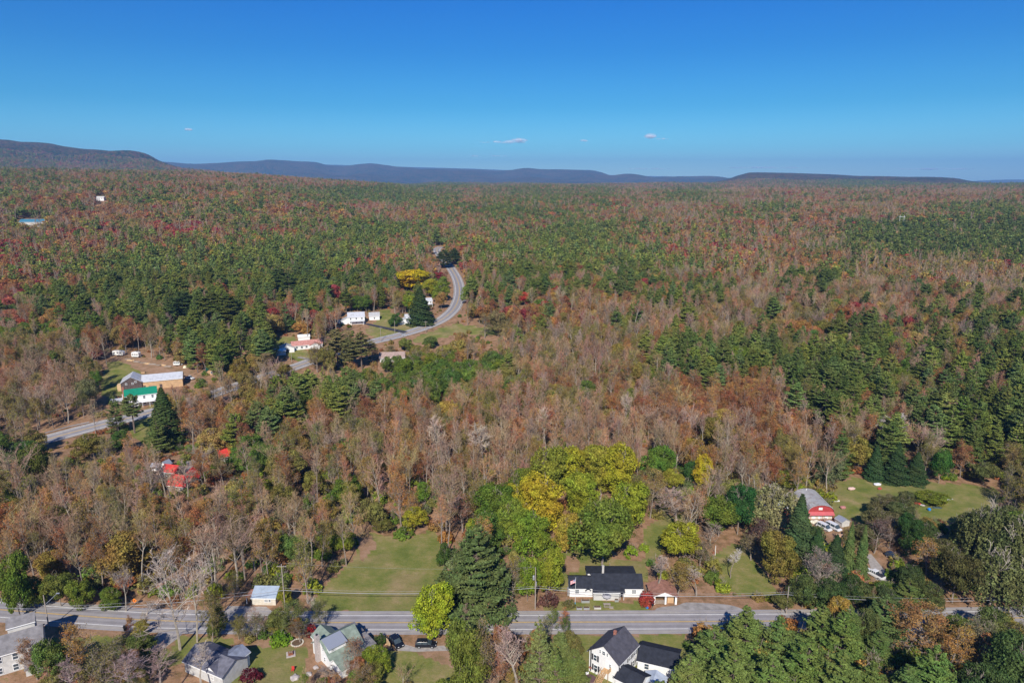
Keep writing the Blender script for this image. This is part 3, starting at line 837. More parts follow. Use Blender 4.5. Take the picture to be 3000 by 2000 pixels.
# what grows where: one character per 100 x 50 pixels of the photograph, from x = 0, y = 500
MAP = """
pprpprrrrrppPPpppprrprppPPPpPPp
pprrpprppPPPPppPpPPppPPrrrPPPrr
rrrorrpprprrppPPppprPprpPPPrPPp
rbRrbRrprpPPprrpPPprrrrrpPDPPPD
RrrppppPPPPrrpPPPPPprrRrbbDDDDD
prpPPPPPPPRrrrpPPPPPprpbppPPDPP
rrPPPPPPPPPppppPPrPPbrPPPPPbrbb
RPpPPPrPPPQbYprprPPPPrpPrpRbbb
rpPPPPPpRppbbpbbrpppPbbbrRpPrbp
GGpobPPPpbboppbbbbbbbbPpRPPpPPP
bbobppPPpbppppbbbBBPPPPbPPPPPPP
bbBbbopppbpGGGGbbbQPPPPPPPPPPPP
bBbbQboobGGGGGoQOoobOOOPPPQoPPP
bbb.boOOPPPoobobbQbOOOOPPPPPPPP
bBb.PoobPobOboBOBBoOOOOoPPoPPPP
GbBbPoQPPobBBBBBBBBBOoOobPPPPPP
GbbbBoQPbBBBBBBBBBBBBooBQPPbPPP
GbbbbbQQbQBBBBBBBBBBBBBbQDDQPbP
bbBbBBbbQbBBBbGGGGGbBbBbQDDQQQb
bBBbBBbbBBQBBbGYYGGGbBBBQQbSSSb
bBBBbbBbbbBQBbGYGGGbbGGQSSSSSQQ
bbbBbbBbbbbQSbGGGGSbbDQSSSSSbQQ
bbbBbbbBbbbSSbGGGGSbbDQSSSSSOQQ
SbbbbbbBbbSSSPQGGGSbYbDQSSSSOQQ
SQbbbbbbbSSSSPQGGSSbbbDQQQSSDQQ
SSQQSbQSSSSSSPSSSSSbbSSQQSSSDQQ
SSSSSSSSSSSSSSSSSSSSSSSSSSSSSSS
""".strip().split('\n')
for y_, st_, tx_ in ((550, 18, 'rpPbrrrprrbrp'), (600, 17, 'prbrpPrrbrpPPb'), (700, 14, 'pPPPprrRrbbPDDDDD'), (750, 17, 'PPprrbrpbrbbpbp'), (800, 16, 'prPpbrbpPbbrbbb'),
                  (850, 14, 'rprbrpPbbrpbrpb'), (900, 14, 'brrbpbbbbbrRbpb'), (950, 22, 'brpPpbPPbP'), (1000, 23, 'bpPpPbPPPP'), (1050, 24, 'PpPPbPPP')):
    r_ = MAP[(y_ - 500) // 50].ljust(31, 'P'); MAP[(y_ - 500) // 50] = (r_[:st_] + tx_ + r_[st_ + len(tx_):])[:31]
PAL = {
 'pine': [(.19, .225, .048), (.15, .195, .048), (.22, .24, .055), (.145, .195, .06)],
 'pineR': [(.11, .15, .042), (.125, .165, .045), (.16, .19, .048)],
 'spruce': [(.04, .075, .03), (.05, .085, .035)],
 'bare': [(.36, .225, .14), (.31, .22, .155), (.40, .215, .12), (.31, .19, .12), (.33, .245, .13), (.35, .24, .165)],
 'olive': [(.27, .22, .06), (.22, .205, .055), (.31, .23, .065)],
 'rust': [(.37, .165, .062), (.32, .135, .055), (.40, .215, .075)],
 'red': [(.34, .075, .055), (.28, .05, .05), (.36, .12, .07)],
 'orange': [(.38, .20, .055), (.40, .24, .08), (.36, .26, .07)],
 'green': [(.13, .19, .034), (.11, .17, .036), (.17, .22, .034)],
 'yellow': [(.42, .36, .03), (.36, .33, .035)],
 'lime': [(.22, .28, .03), (.26, .30, .032)],
 'pale': [(.17, .19, .075), (.14, .165, .06)],
}
MIX = {
 'p': [('pine', 'pine', 34), ('bare', 'bare', 11), ('thin', 'rust', 15), ('leafy', 'olive', 12), ('leafy', 'green', 10), ('leafy', 'red', 5), ('leafy', 'orange', 10), ('leafy', 'rust', 6)],
 'r': [('pine', 'pine', 18), ('bare', 'bare', 18), ('thin', 'rust', 18), ('leafy', 'rust', 10), ('leafy', 'orange', 14), ('leafy', 'red', 9), ('leafy', 'olive', 8)],
 'R': [('pine', 'pine', 8), ('bare', 'bare', 20), ('leafy', 'red', 40), ('thin', 'rust', 15), ('leafy', 'orange', 8)],
 'P': [('pine', 'pine', 72), ('bare', 'bare', 6), ('thin', 'olive', 7), ('leafy', 'green', 6), ('thin', 'rust', 6), ('leafy', 'orange', 3)],
 'D': [('pine', 'pineR', 75), ('spruce', 'spruce', 15), ('bare', 'bare', 6), ('thin', 'olive', 4)],
 'B': [('bare', 'bare', 68), ('thin', 'rust', 16), ('thin', 'olive', 12), ('leafy', 'olive', 4)],
 'b': [('bare', 'bare', 38), ('thin', 'olive', 30), ('thin', 'rust', 14), ('leafy', 'olive', 11), ('leafy', 'green', 3), ('pine', 'pine', 3)],
 'o': [('thin', 'rust', 48), ('bare', 'bare', 28), ('leafy', 'olive', 10), ('thin', 'olive', 12)],
 'O': [('thin', 'rust', 62), ('leafy', 'rust', 18), ('bare', 'bare', 14), ('leafy', 'olive', 6)],
 'G': [('leafy', 'green', 70), ('leafy', 'olive', 15), ('thin', 'olive', 15)],
 'Y': [('leafy', 'lime', 80), ('leafy', 'yellow', 20)],
 'Q': [('leafy', 'olive', 30), ('thin', 'olive', 30), ('leafy', 'green', 22), ('leafy', 'pale', 8), ('bare', 'bare', 10)],
 'S': [('shrub', 'olive', 40), ('shrub', 'green', 25), ('shrub', 'rust', 15)],
}
NEAR_KIND = {'bare': 'bare_tree', 'thin': 'thinning_tree', 'leafy': 'leafy_tree', 'pine': 'pine_tree', 'spruce': 'spruce_tree', 'shrub': 'shrub', 'willow': 'willow_tree'}
WORD = {'pine': 'green', 'pineR': 'deep green', 'spruce': 'dark green', 'bare': 'grey-brown', 'olive': 'olive-brown', 'rust': 'rust-orange', 'red': 'red', 'orange': 'orange',
        'green': 'green', 'yellow': 'yellow', 'lime': 'yellow-green', 'pale': 'pale green'}

def zone(px, py):
    if py > 1420:
        if px < 560: return 'in the roadside wood at lower left'
        if px < 1000: return 'in the wood left of the mown field'
        if px < 1460: return 'at the top of the mown field'
        if px < 2020: return 'around the white house with the long black roof'
        if px < 2450: return 'between the black-roofed house and the red barn'
        return 'right of the red barn'
    if py > 1180:
        if px < 760: return 'between the red roofs and the curving road at left'
        if px < 1400: return 'on the leafless slope above the mown field'
        if px < 2050: return 'on the slope above the yellow-green grove'
        if px < 2480: return 'on the rusty slope above the red barn'
        return 'on the evergreen slope behind the right-hand meadow'
    if py > 960:
        if px < 620: return 'around the clearing of the green-roofed house'
        if px < 1180: return 'near the pink-roofed house'
        if px < 1800: return 'in the wood below the bend of the road'
        return 'in the middle-distance forest at right'
    if px < 1000: return 'in the forest left of the three white houses'
    if px < 1500: return 'beside the road bend beyond the white houses'
    return 'in the forest right of the road bend'

TREES = []        # dicts: kind, x, y, h, r, tint, label, group, feature
rngF = np.random.default_rng(11)
def feature(kind, px, base, top, w=None, tint=None, label=None, group=None, var=None, cat='tree', name=None, rot=None):
    """a tree given by the pixels of its foot and top and by its width"""
    g = G(px, base)
    D = math.hypot(g.x, g.y)
    dx, dy, dz = ray(px, top)
    k = D / math.hypot(dx, dy)
    h = CAMH + dz * k - g.z
    _, _, d = project(g.x, g.y, g.z + h * .5)
    r = (w * .5 * d / FPX) if w else None
    TREES.append(dict(kind=kind, x=g.x, y=g.y, z=g.z, h=h, r=r, tint=tint, label=label, group=group, var=var, cat=cat, name=name, feat=True, px=px, py=(base + top) / 2, tw=None, D=D, rot=rot))

def jit(c, a=.18):
    f = 1 + rngF.uniform(-a, a); return (c[0] * f * (1 + rngF.uniform(-a, a) * .5), c[1] * f, c[2] * f * (1 + rngF.uniform(-a, a)))
# ------------------------------------------------------------------ trees that the photograph lets one pick out
g_, ol, ru, ba, lm, ye = PAL['green'], PAL['olive'], PAL['rust'], PAL['bare'], PAL['lime'], PAL['yellow']
feature('whitepine', 1392, 1800, 1528, 225, (.10, .135, .045), 'great spreading white pine at the right edge of the mown field, reaching over the road', var=0, name='white_pine')
feature('leafy', 1272, 1872, 1708, 118, (.30, .36, .03), 'bright yellow-green maple on the near verge beside the parked black cars', name='maple_tree', var=0)
feature('bare', 528, 1903, 1596, 175, (.44, .37, .32), 'leafless tree with one thick pale trunk at the near road edge, left of its twin', var=1)
feature('bare', 578, 1880, 1600, 130, (.44, .37, .32), 'tall leafless twin-stemmed tree at the near road edge, right of its pair', var=5)
feature('thin', 623, 1888, 1715, 78, (.19, .16, .05), 'narrow olive-brown tree beside the two tall leafless trees at the near road edge', var=3)
feature('leafy', 640, 1870, 1775, 60, (.13, .15, .04), 'small olive tree under the narrow tree by the driveway', cat='tree')
for (x, b, t, w, k, c, l) in (
    (700, 1872, 1790, 60, 'thin', (.17, .15, .05), 'small olive brushy tree on the verge below the blue-roofed shed'),
    (752, 1872, 1795, 60, 'thin', (.16, .16, .05), 'middle olive brushy tree on the verge below the blue-roofed shed'),
    (822, 1855, 1778, 80, 'leafy', (.17, .18, .05), 'round olive tree before the utility pole by the blue-roofed shed'),
    (855, 1862, 1750, 95, 'thin', (.15, .17, .05), 'wide olive thicket tree left of the small red maple'),
    (880, 1880, 1815, 70, 'thin', (.17, .12, .06), 'brown twiggy bush above the stone ring'),
    (918, 1812, 1735, 40, 'bare', (.40, .36, .32), 'small pale birch at the corner of the mown field'),
    (945, 1850, 1755, 55, 'thin', (.12, .13, .04), 'dark brushy sapling right of the small red maple'),
    (825, 1876, 1836, 68, 'shrub', (.13, .22, .02), 'bright green rounded shrub behind the green-roofed house'),
    (912, 1858, 1818, 42, 'shrub', (.30, .03, .04), 'small crimson maple by the near road edge'),
    (1110, 1886, 1842, 42, 'shrub', (.06, .10, .025), 'round clipped dark green shrub left of the parked cars'),
    (1108, 1972, 1888, 80, 'leafy', (.20, .24, .03), 'yellow-green bushy tree at the right end of the green-roofed house'),
    (1040, 1960, 1868, 74, 'thin', (.32, .17, .09), 'small reddish half-bare tree before the green-roofed house'),
    (985, 2010, 1940, 90, 'bare', (.28, .22, .18), 'leafless bush at the foot of the green-roofed house'),
    (1060, 2050, 1960, 110, 'thin', (.25, .17, .07), 'brown bush below the green-roofed house'),
    (730, 1995, 1950, 72, 'shrub', (.12, .02, .03), 'dark red barberry bush beside the grey-roofed house'),
    (110, 1990, 1850, 80, 'thin', (.30, .17, .09), 'leaf-shedding tree in front of the grey house roof'),
    (160, 2010, 1862, 110, 'leafy', (.12, .17, .04), 'full green tree beside the grey house at the bottom left'),
    (250, 1985, 1800, 90, 'thin', (.38, .22, .06), 'orange-brown tree between the near road and the grey house'),
    (300, 2060, 1890, 110, 'thin', (.20, .17, .06), 'olive tree right of the orange-brown roadside tree'),
    (330, 1960, 1860, 120, 'thin', (.18, .17, .05), 'low olive thicket along the near edge of the road'),
    (410, 1925, 1850, 90, 'leafy', (.12, .15, .04), 'dark olive clump beside the gravel drive'),
    (380, 2060, 1905, 130, 'bare', (.30, .22, .21), 'leafless lilac-grey thicket left of the grey-roofed house'),
    (470, 2070, 1900, 110, 'bare', (.30, .21, .19), 'leafless brown thicket against the grey-roofed house'),
    (600, 2030, 1900, 110, 'bare', (.36, .30, .27), 'leafless grey tree in front of the grey roof'),
    (240, 2080, 1930, 120, 'bare', (.30, .21, .2), 'leafless tree at the bottom edge below the orange-brown tree'),
    (430, 1800, 1758, 60, 'bare', (.33, .28, .25), 'small leafless sapling on the verge left of the twin trees'),
    (60, 1810, 1600, 80, 'leafy', (.13, .19, .03), 'green leafy tree at the left edge above the road'),
    (100, 1780, 1680, 80, 'leafy', (.14, .17, .03), 'yellow-green bushy tree at the wood edge left of the lamp pole'),
    (180, 1775, 1665, 90, 'leafy', (.14, .16, .035), 'olive-green bushy tree at the wood edge behind the lamp pole'),
    (240, 1778, 1690, 70, 'leafy', (.15, .19, .03), 'low green bushy tree at the wood edge right of the lamp pole'),
    (370, 1790, 1640, 80, 'bare', (.33, .27, .24), 'leafless forked tree above the orange road sign'),
    (330, 1785, 1720, 60, 'leafy', (.13, .18, .03), 'low green tree left of the orange road sign'),
    (836, 1778, 1708, 48, 'leafy', (.24, .25, .03), 'yellow-green vine-covered tree right of the blue-roofed shed'),
    (690, 1762, 1665, 60, 'thin', (.24, .19, .05), 'olive tree behind the lean-to of the blue-roofed shed'),
    (950, 1650, 1600, 50, 'leafy', (.13, .19, .03), 'green tree on the left edge of the mown field, halfway up'),
    (1010, 1620, 1560, 60, 'leafy', (.20, .23, .03), 'yellow-green tree at the upper left corner of the mown field'),
    (1120, 1560, 1515, 70, 'leafy', (.16, .15, .04), 'olive bushy tree at the top of the mown field'),
    (1215, 1555, 1478, 72, 'leafy', (.30, .28, .03), 'golden-yellow tree at the top of the mown field'),
    (1240, 1470, 1415, 60, 'leafy', (.13, .21, .03), 'bright green tree behind the golden-yellow one above the field'),
    (1185, 1570, 1535, 60, 'shrub', (.13, .19, .03), 'green bush at the upper edge of the mown field'),
    (1300, 1660, 1590, 46, 'leafy', (.08, .13, .03), 'small dark green tree left of the great white pine'),
    (1310, 1560, 1440, 90, 'bare', (.32, .2, .17), 'leafless reddish tree above the great white pine'),
    (1355, 1560, 1445, 90, 'thin', (.28, .14, .08), 'half-bare reddish tree above the great white pine'),
    (1500, 1775, 1620, 70, 'thin', (.2, .17, .05), 'olive half-bare tree right of the great white pine'),
    (1545, 1760, 1630, 74, 'leafy', (.19, .26, .03), 'bright yellow-green vine-hung tree left of the utility pole with the transformer'),
    (1610, 1745, 1600, 80, 'leafy', (.24, .27, .03), 'yellow-green vine-hung tree right of the utility pole with the transformer'),
    (1605, 1775, 1718, 62, 'shrub', (.15, .07, .06), 'round purple-brown shrub right of the utility pole with the transformer'),
    (1665, 1776, 1745, 40, 'shrub', (.15, .14, .05), 'olive bush at the foot of the flagpole'),
    (1895, 1768, 1716, 50, 'shrub', (.32, .04, .05), 'crimson bush between the white house and the red-brown garage'),
    # grove behind the white house
    (1600, 1470, 1302, 130, 'leafy', (.22, .24, .035), 'leftmost green-gold tree at the back of the grove'),
    (1665, 1450, 1297, 110, 'leafy', (.33, .32, .03), 'golden tree at the back left of the grove'),
    (1740, 1440, 1290, 110, 'leafy', (.30, .29, .04), 'tall golden-green tree at the back middle of the grove'),
    (1815, 1460, 1300, 125, 'leafy', (.34, .32, .03), 'tall golden tree at the back right of the grove'),
    (1590, 1560, 1385, 150, 'leafy', (.40, .33, .03), 'broad golden-yellow tree in the middle left of the grove'),
    (1700, 1530, 1370, 120, 'leafy', (.25, .28, .03), 'yellow-green tree in the heart of the grove'),
    (1835, 1560, 1405, 130, 'leafy', (.24, .28, .03), 'yellow-green tree at the right flank of the grove'),
    (1560, 1640, 1490, 120, 'leafy', (.17, .24, .03), 'green-gold tree at the left foot of the grove'),
    (1490, 1590, 1460, 90, 'leafy', (.20, .26, .04), 'light green tree at the left end of the grove'),
    (1763, 1668, 1438, 215, 'leafy', (.155, .20, .035), 'biggest green tree of the grove, standing right behind the white house'),
    (1660, 1620, 1500, 80, 'leafy', (.38, .30, .05), 'amber tree between the two big green trees of the grove'),
    (1930, 1420, 1288, 105, 'leafy', (.11, .19, .03), 'green tree right of the grove before the leafless slope'),
    (1970, 1440, 1370, 60, 'leafy', (.30, .28, .04), 'small yellow tree at the foot of the green tree right of the grove'),
    (2022, 1420, 1340, 60, 'leafy', (.06, .12, .03), 'small dark green tree beside the golden tree right of the grove'),
    (2056, 1430, 1328, 56, 'leafy', (.45, .36, .03), 'narrow golden tree farthest right of the grove'),
    (1990, 1640, 1535, 120, 'leafy', (.30, .30, .03), 'golden-green dome tree behind the red-brown garage'),
    (1985, 1560, 1425, 130, 'bare', (.32, .24, .2), 'wide leafless tree above the golden-green dome tree'),
    (1920, 1740, 1600, 100, 'bare', (.34, .27, .22), 'leafless grey tree behind the roof of the red-brown garage'),
    (1985, 1745, 1640, 90, 'thin', (.30, .22, .06), 'half-bare yellowish tree right behind the red-brown garage'),
    (2040, 1745, 1650, 80, 'bare', (.36, .29, .24), 'leafless multi-stemmed tree at the right of the red-brown garage'),
    (2105, 1570, 1450, 115, 'leafy', (.13, .18, .03), 'olive-green tree left of the willow'),
    (2160, 1565, 1418, 95, 'leafy', (.04, .11, .03), 'dense deep green tree close to the left side of the willow'),
    (2140, 1692, 1600, 50, 'bare', (.5, .46, .42), 'pale leaning tree alone on the sunny grass slope'),
    (2300, 1430, 1375, 90, 'leafy', (.22, .24, .04), 'yellow-green tree behind the willow'),
    (2235, 1625, 1508, 90, 'thin', (.10, .05, .045), 'dark purple-brown tree in front of the willow'),
    (2275, 1700, 1545, 105, 'leafy', (.20, .17, .04), 'olive-gold tree standing on the sunny slope below the willow'),
    (2330, 1660, 1440, 110, 'spruce', (.045, .08, .04), 'tall dark spruce left of the red barn'),
    (2385, 1680, 1540, 80, 'spruce', (.035, .07, .03), 'dark spruce in front of the parked vans'),
    (2440, 1690, 1560, 80, 'spruce', (.03, .06, .03), 'dark spruce at the corner of the barn yard'),
    (2480, 1680, 1520, 46, 'spruce', (.08, .13, .05), 'left of the two slender column trees below the small white shed'),
    (2518, 1690, 1530, 46, 'spruce', (.08, .13, .05), 'right of the two slender column trees below the small white shed'),
    (2400, 1765, 1600, 110, 'thin', (.24, .19, .16), 'grey-lilac half-bare tree below the dark spruces'),
    (2350, 1780, 1680, 100, 'leafy', (.10, .13, .04), 'grey-green bushy tree by the pole at the right of the grass slope'),
    (2420, 1790, 1690, 90, 'leafy', (.07, .11, .035), 'dark green bushy tree right of the grey-green one by the road'),
    (2480, 1775, 1680, 80, 'leafy', (.06, .10, .03), 'dark green bushy tree left of the white pickup'),
    (2580, 1560, 1490, 110, 'leafy', (.14, .13, .055), 'olive-brown round tree right of the small white shed'),
    (2560, 1620, 1510, 100, 'thin', (.15, .09, .07), 'purple-brown half-bare tree above the gravel track'),
    (2660, 1630, 1495, 70, 'leafy', (.045, .09, .025), 'dark green upright tree below the meadow junk'),
    (2640, 1500, 1440, 80, 'leafy', (.12, .13, .05), 'low grey-olive tree at the near edge of the meadow'),
    (2590, 1490, 1445, 90, 'thin', (.2, .17, .09), 'low brownish thicket at the left edge of the meadow'),
    (2725, 1475, 1440, 90, 'leafy', (.18, .21, .03), 'yellow-green bush on the near side of the meadow'),
    (2710, 1700, 1570, 90, 'thin', (.42, .23, .07), 'orange half-bare tree right of the shaded yard'),
    (2790, 1765, 1600, 130, 'leafy', (.09, .085, .03), 'big dark brown-olive tree by the right-hand road bend'),
    (2740, 1600, 1540, 70, 'bare', (.3, .26, .24), 'leafless tree behind the orange one in the shaded yard'),
    (2600, 1780, 1725, 70, 'leafy', (.08, .11, .04), 'dark scrub tree below the white pickup'),
    (2660, 1775, 1690, 90, 'pine', (.06, .10, .04), 'short pine at the right of the gravel track'),
    (2610, 1330, 1215, 130, 'bare', (.48, .44, .4), 'pale dead tree among the evergreens behind the meadow'),
    # evergreens behind the meadow
    (2560, 1402, 1300, 60, 'spruce', (.035, .075, .035), 'left dark spruce at the far edge of the meadow'),
    (2620, 1410, 1290, 76, 'spruce', (.03, .06, .028), 'middle dark spruce at the far edge of the meadow'),
    (2680, 1412, 1320, 70, 'spruce', (.035, .065, .03), 'right dark spruce at the far edge of the meadow'),
    (2750, 1415, 1310, 60, 'leafy', (.07, .15, .03), 'bright green tree at the far edge of the meadow'),
    (2410, 1160 + 100, 1130, 90, 'pine', (.05, .09, .035), 'tall pine at the right end of the rusty slope'),
    # middle distance
    (490, 1300, 1130, 110, 'spruce', (.045, .075, .03), 'big dark evergreen beside the green-roofed house'),
    (470, 1330, 1215, 70, 'pine', (.07, .11, .045), 'lighter evergreen in front of the big dark one by the green-roofed house'),
    (345, 1270, 1145, 50, 'pine', (.07, .11, .05), 'thin tall pine in front of the green-roofed house'),
    (395, 1268, 1150, 60, 'pine', (.07, .11, .05), 'flat-topped pine covering the corner of the green-roofed house'),
    (355, 1330, 1250, 60, 'leafy', (.08, .14, .03), 'green tree on the near side of the road by the flat-topped pine'),
    (265, 1350, 1262, 90, 'leafy', (.19, .16, .04), 'olive-gold tree in front of the left road'),
    (50, 1380, 1295, 110, 'leafy', (.07, .13, .03), 'dark green tree at the left edge below the road'),
    (110, 1430, 1280, 100, 'leafy', (.12, .14, .03), 'olive-green tree at the left edge below the road'),
    (235, 1060, 985, 46, 'leafy', (.05, .11, .04), 'dark green tree at the upper left corner of the clearing'),
    (262, 1110, 1040, 40, 'leafy', (.06, .13, .03), 'dark green tree at the left side of the clearing'),
    (285, 1150, 1080, 34, 'leafy', (.10, .18, .03), 'bright green tree at the lower left of the clearing'),
    (265, 1200, 1105, 62, 'leafy', (.2, .2, .09), 'pale olive tree left of the L-shaped barn'),
    (285, 1055, 1020, 40, 'leafy', (.25, .04, .05), 'small dark red tree behind the clearing'),
    (1205, 850, 785, 120, 'leafy', (.55, .42, .02), 'brilliant yellow tree left of the far road bend'),
    (1265, 870, 815, 60, 'leafy', (.34, .34, .03), 'yellow-green tree at the right of the brilliant yellow one'),
    (1280, 830, 794, 46, 'leafy', (.26, .04, .04), 'dark red tree between the yellow tree and the far road'),
    (1232, 946, 838, 84, 'spruce', (.04, .07, .03), 'big dark spruce right behind the two white houses'),
    (980, 880, 832, 56, 'leafy', (.40, .09, .08), 'rosy red maple left of the white houses'),
    (1538, 895, 850, 44, 'leafy', (.48, .08, .05), 'scarlet maple alone among green trees right of the bend'),
    (1158, 955, 920, 44, 'leafy', (.08, .14, .03), 'green bush at the left end of the small white house'),
    (990, 1075, 960, 60, 'pine', (.10, .11, .065), 'tall thin greyish pine left of the brown roof'),
    (1060, 1080, 965, 70, 'pine', (.09, .11, .06), 'greyish pine right of the tallest thin one'),
    (1300, 785, 730, 50, 'pine', (.04, .07, .035), 'dark pine inside the curve of the far road'),
    (1330, 775, 725, 40, 'pine', (.04, .075, .035), 'dark pine at the right of the far road bend'),
    (1290, 1180, 1120, 50, 'thin', (.42, .15, .05), 'vivid orange tree in the middle wood'),
    (930, 1090, 1000, 70, 'thin', (.22, .18, .08), 'greyish half-bare tree between the pink-roofed house and the thin pine'),
    (960, 1095, 1010, 60, 'leafy', (.20, .18, .05), 'olive tree at the foot of the tall thin greyish pine'),
    (1025, 1085, 985, 56, 'pine', (.085, .105, .055), 'middle greyish pine between the thin one and the bushy one'),
    (1090, 1060, 1000, 50, 'thin', (.24, .18, .07), 'brownish tree left of the brown roof'),
    (925, 1070, 1020, 44, 'leafy', (.24, .19, .05), 'small olive-gold tree at the right end of the pink-roofed house'),
    (1000, 1050, 985, 50, 'leafy', (.34, .20, .06), 'orange-brown tree behind the greyish pines'),
    (1050, 1040, 985, 44, 'thin', (.30, .22, .08), 'golden-brown thin tree behind the bushy greyish pine'),
    (770, 1095, 1030, 60, 'thin', (.28, .2, .09), 'brown tree left of the road beneath the pink-roofed house'),
    (830, 1110, 1060, 50, 'leafy', (.24, .19, .05), 'olive-gold tree beneath the pink-roofed house'),
    (700, 1120, 1050, 60, 'leafy', (.28, .21, .05), 'golden-olive tree in the wood left of the pink-roofed house'),
    (1140, 1045, 1010, 40, 'thin', (.24, .2, .08), 'low brownish tree above the brown roof'),
    (1190, 1030, 985, 46, 'leafy', (.20, .22, .05), 'yellow-green tree on the near side of the silver car'),
    (1260, 1020, 985, 44, 'leafy', (.13, .18, .04), 'green round tree at the near edge of the marsh'),
    (1420, 990, 915, 50, 'thin', (.24, .2, .08), 'olive-grey tree at the left end of the tree line across the marsh'),
    (1460, 985, 905, 56, 'leafy', (.22, .18, .08), 'dull olive tree in the tree line across the marsh'),
    (680, 1190, 1095, 66, 'thin', (.30, .2, .08), 'rusty half-bare tree hiding the left road below the camp'),
    (730, 1180, 1085, 70, 'leafy', (.24, .19, .06), 'olive-brown tree hiding the left road below the camp'),
    (630, 1200, 1120, 60, 'thin', (.28, .2, .08), 'thin brown tree hiding the left road, left of the rusty one'),
    (1135, 1092, 1042, 40, 'leafy', (.13, .18, .04), 'round green tree in front of the tan-brown roof'),
    (1165, 1085, 1038, 36, 'leafy', (.14, .19, .04), 'round green tree at the right end of the tan-brown roof'),
    (1600, 1330, 1180, 60, 'bare', (.46, .36, .28), 'pale leafless tree rising on the slope behind the grove, left'),
    (1830, 1300, 1150, 60, 'bare', (.46, .36, .28), 'pale leafless tree rising on the slope behind the grove, right'),
    (1290, 1390, 1200, 70, 'bare', (.46, .36, .28), 'tall pale leafless tree at the centre of the leafless slope'),
    (1420, 1410, 1230, 90, 'bare', (.46, .37, .30), 'tall pale leafless tree left of the grove'),
    (2585, 1520, 1455, 80, 'leafy', (.15, .14, .06), 'olive-brown tree on the near left side of the meadow'),
    (2640, 1545, 1470, 80, 'leafy', (.10, .12, .045), 'dark olive tree on the near side of the meadow below its middle'),
    (2530, 1600, 1530, 80, 'leafy', (.14, .14, .055), 'olive tree between the small white shed and the gravel track'),
    (2610, 1600, 1510, 90, 'thin', (.20, .15, .09), 'brown half-bare tree above the shaded yard'),
    (2700, 1600, 1520, 80, 'leafy', (.08, .11, .035), 'dark green tree at the top of the shaded yard'),
    (2760, 1660, 1570, 90, 'leafy', (.12, .12, .045), 'dark olive tree left of the big brown-olive one'),
    (2850, 1560, 1485, 90, 'willow', (.15, .16, .06), 'small olive willow at the right end of the meadow'),
    (2660, 1730, 1650, 80, 'leafy', (.07, .10, .035), 'dark leafy tree right of the shaded gravel track'),
    (2720, 1785, 1700, 80, 'leafy', (.10, .12, .04), 'dark olive tree just above the right-hand road'),
    (2500, 1770, 1690, 80, 'leafy', (.11, .13, .045), 'olive tree above the road below the slender column trees'),
    (2550, 1790, 1735, 60, 'leafy', (.13, .14, .045), 'low olive tree at the road end of the gravel track'),
    (2290, 1790, 1735, 60, 'leafy', (.16, .16, .05), 'low olive tree left of the pole by the grass slope'),
    (2200, 1640, 1560, 70, 'thin', (.22, .17, .08), 'half-bare olive tree at the upper right of the grass slope'),
    (2350, 1620, 1530, 80, 'leafy', (.06, .10, .035), 'dark green tree left of the tall dark spruce'),
    (2080, 1600, 1530, 80, 'bare', (.30, .24, .2), 'leafless tree at the top of the grass slope'),
    (2050, 1660, 1580, 76, 'thin', (.24, .19, .1), 'half-bare tree at the upper left of the grass slope'),
    (2945, 1380, 1290, 80, 'thin', (.22, .18, .06), 'olive tree behind the right end of the meadow'),
    (2880, 1420, 1350, 80, 'leafy', (.13, .14, .045), 'olive tree at the far right edge of the meadow'),
    (500, 1495, 1350, 76, 'bare', (.36, .28, .23), 'leafless tree in front of the left part of the red roofs'),
    (552, 1490, 1345, 70, 'bare', (.34, .26, .21), 'leafless tree in front of the right end of the red roofs'),
    (602, 1410, 1295, 70, 'bare', (.36, .29, .24), 'leafless grey tree beside the lane between the red roofs'),
    (655, 1420, 1310, 66, 'thin', (.26, .2, .09), 'half-bare olive tree before the separate red roof'),
    (820, 870, 780, 66, 'pine', (.05, .09, .035), 'left of the tall layered pines above the camp'),
    (850, 875, 785, 66, 'pine', (.05, .09, .035), 'right of the tall layered pines above the camp'),
    (625, 960, 850, 84, 'pine', (.055, .085, .03), 'left tall pine of the pair beside the camp sheds'),
    (672, 965, 856, 80, 'pine', (.055, .085, .03), 'right tall pine of the pair beside the camp sheds'),
    (540, 950, 850, 80, 'pine', (.03, .06, .03), 'darkest tall pine at the right end of the evergreen wood'),
):
    feature(k, x, b, t, w, c, l, name={'shrub': 'shrub'}.get(k), cat='shrub' if k == 'shrub' else 'tree')
feature('willow', 2262, 1565, 1400, 172, (.24, .23, .10), 'broad grey-green weeping willow hiding the white metal roof', name='willow_tree')
for (x, b, t, w, l) in ((2880, 1660, 1440, 160, 'great silvery willow at the right edge below the meadow'), (2960, 1700, 1480, 170, 'silvery willow cut by the right edge of the view'),
                        (2900, 1770, 1580, 190, 'lowest silvery willow by the right-hand road'), (2830, 1600, 1500, 90, 'smaller willow clump on the left of the great silvery willow'), (2990, 1800, 1620, 140, 'silvery willow in the lower right margin above the road')):
    feature('willow', x, b, t, w, (.135, .15, .055), l, name='willow_tree')
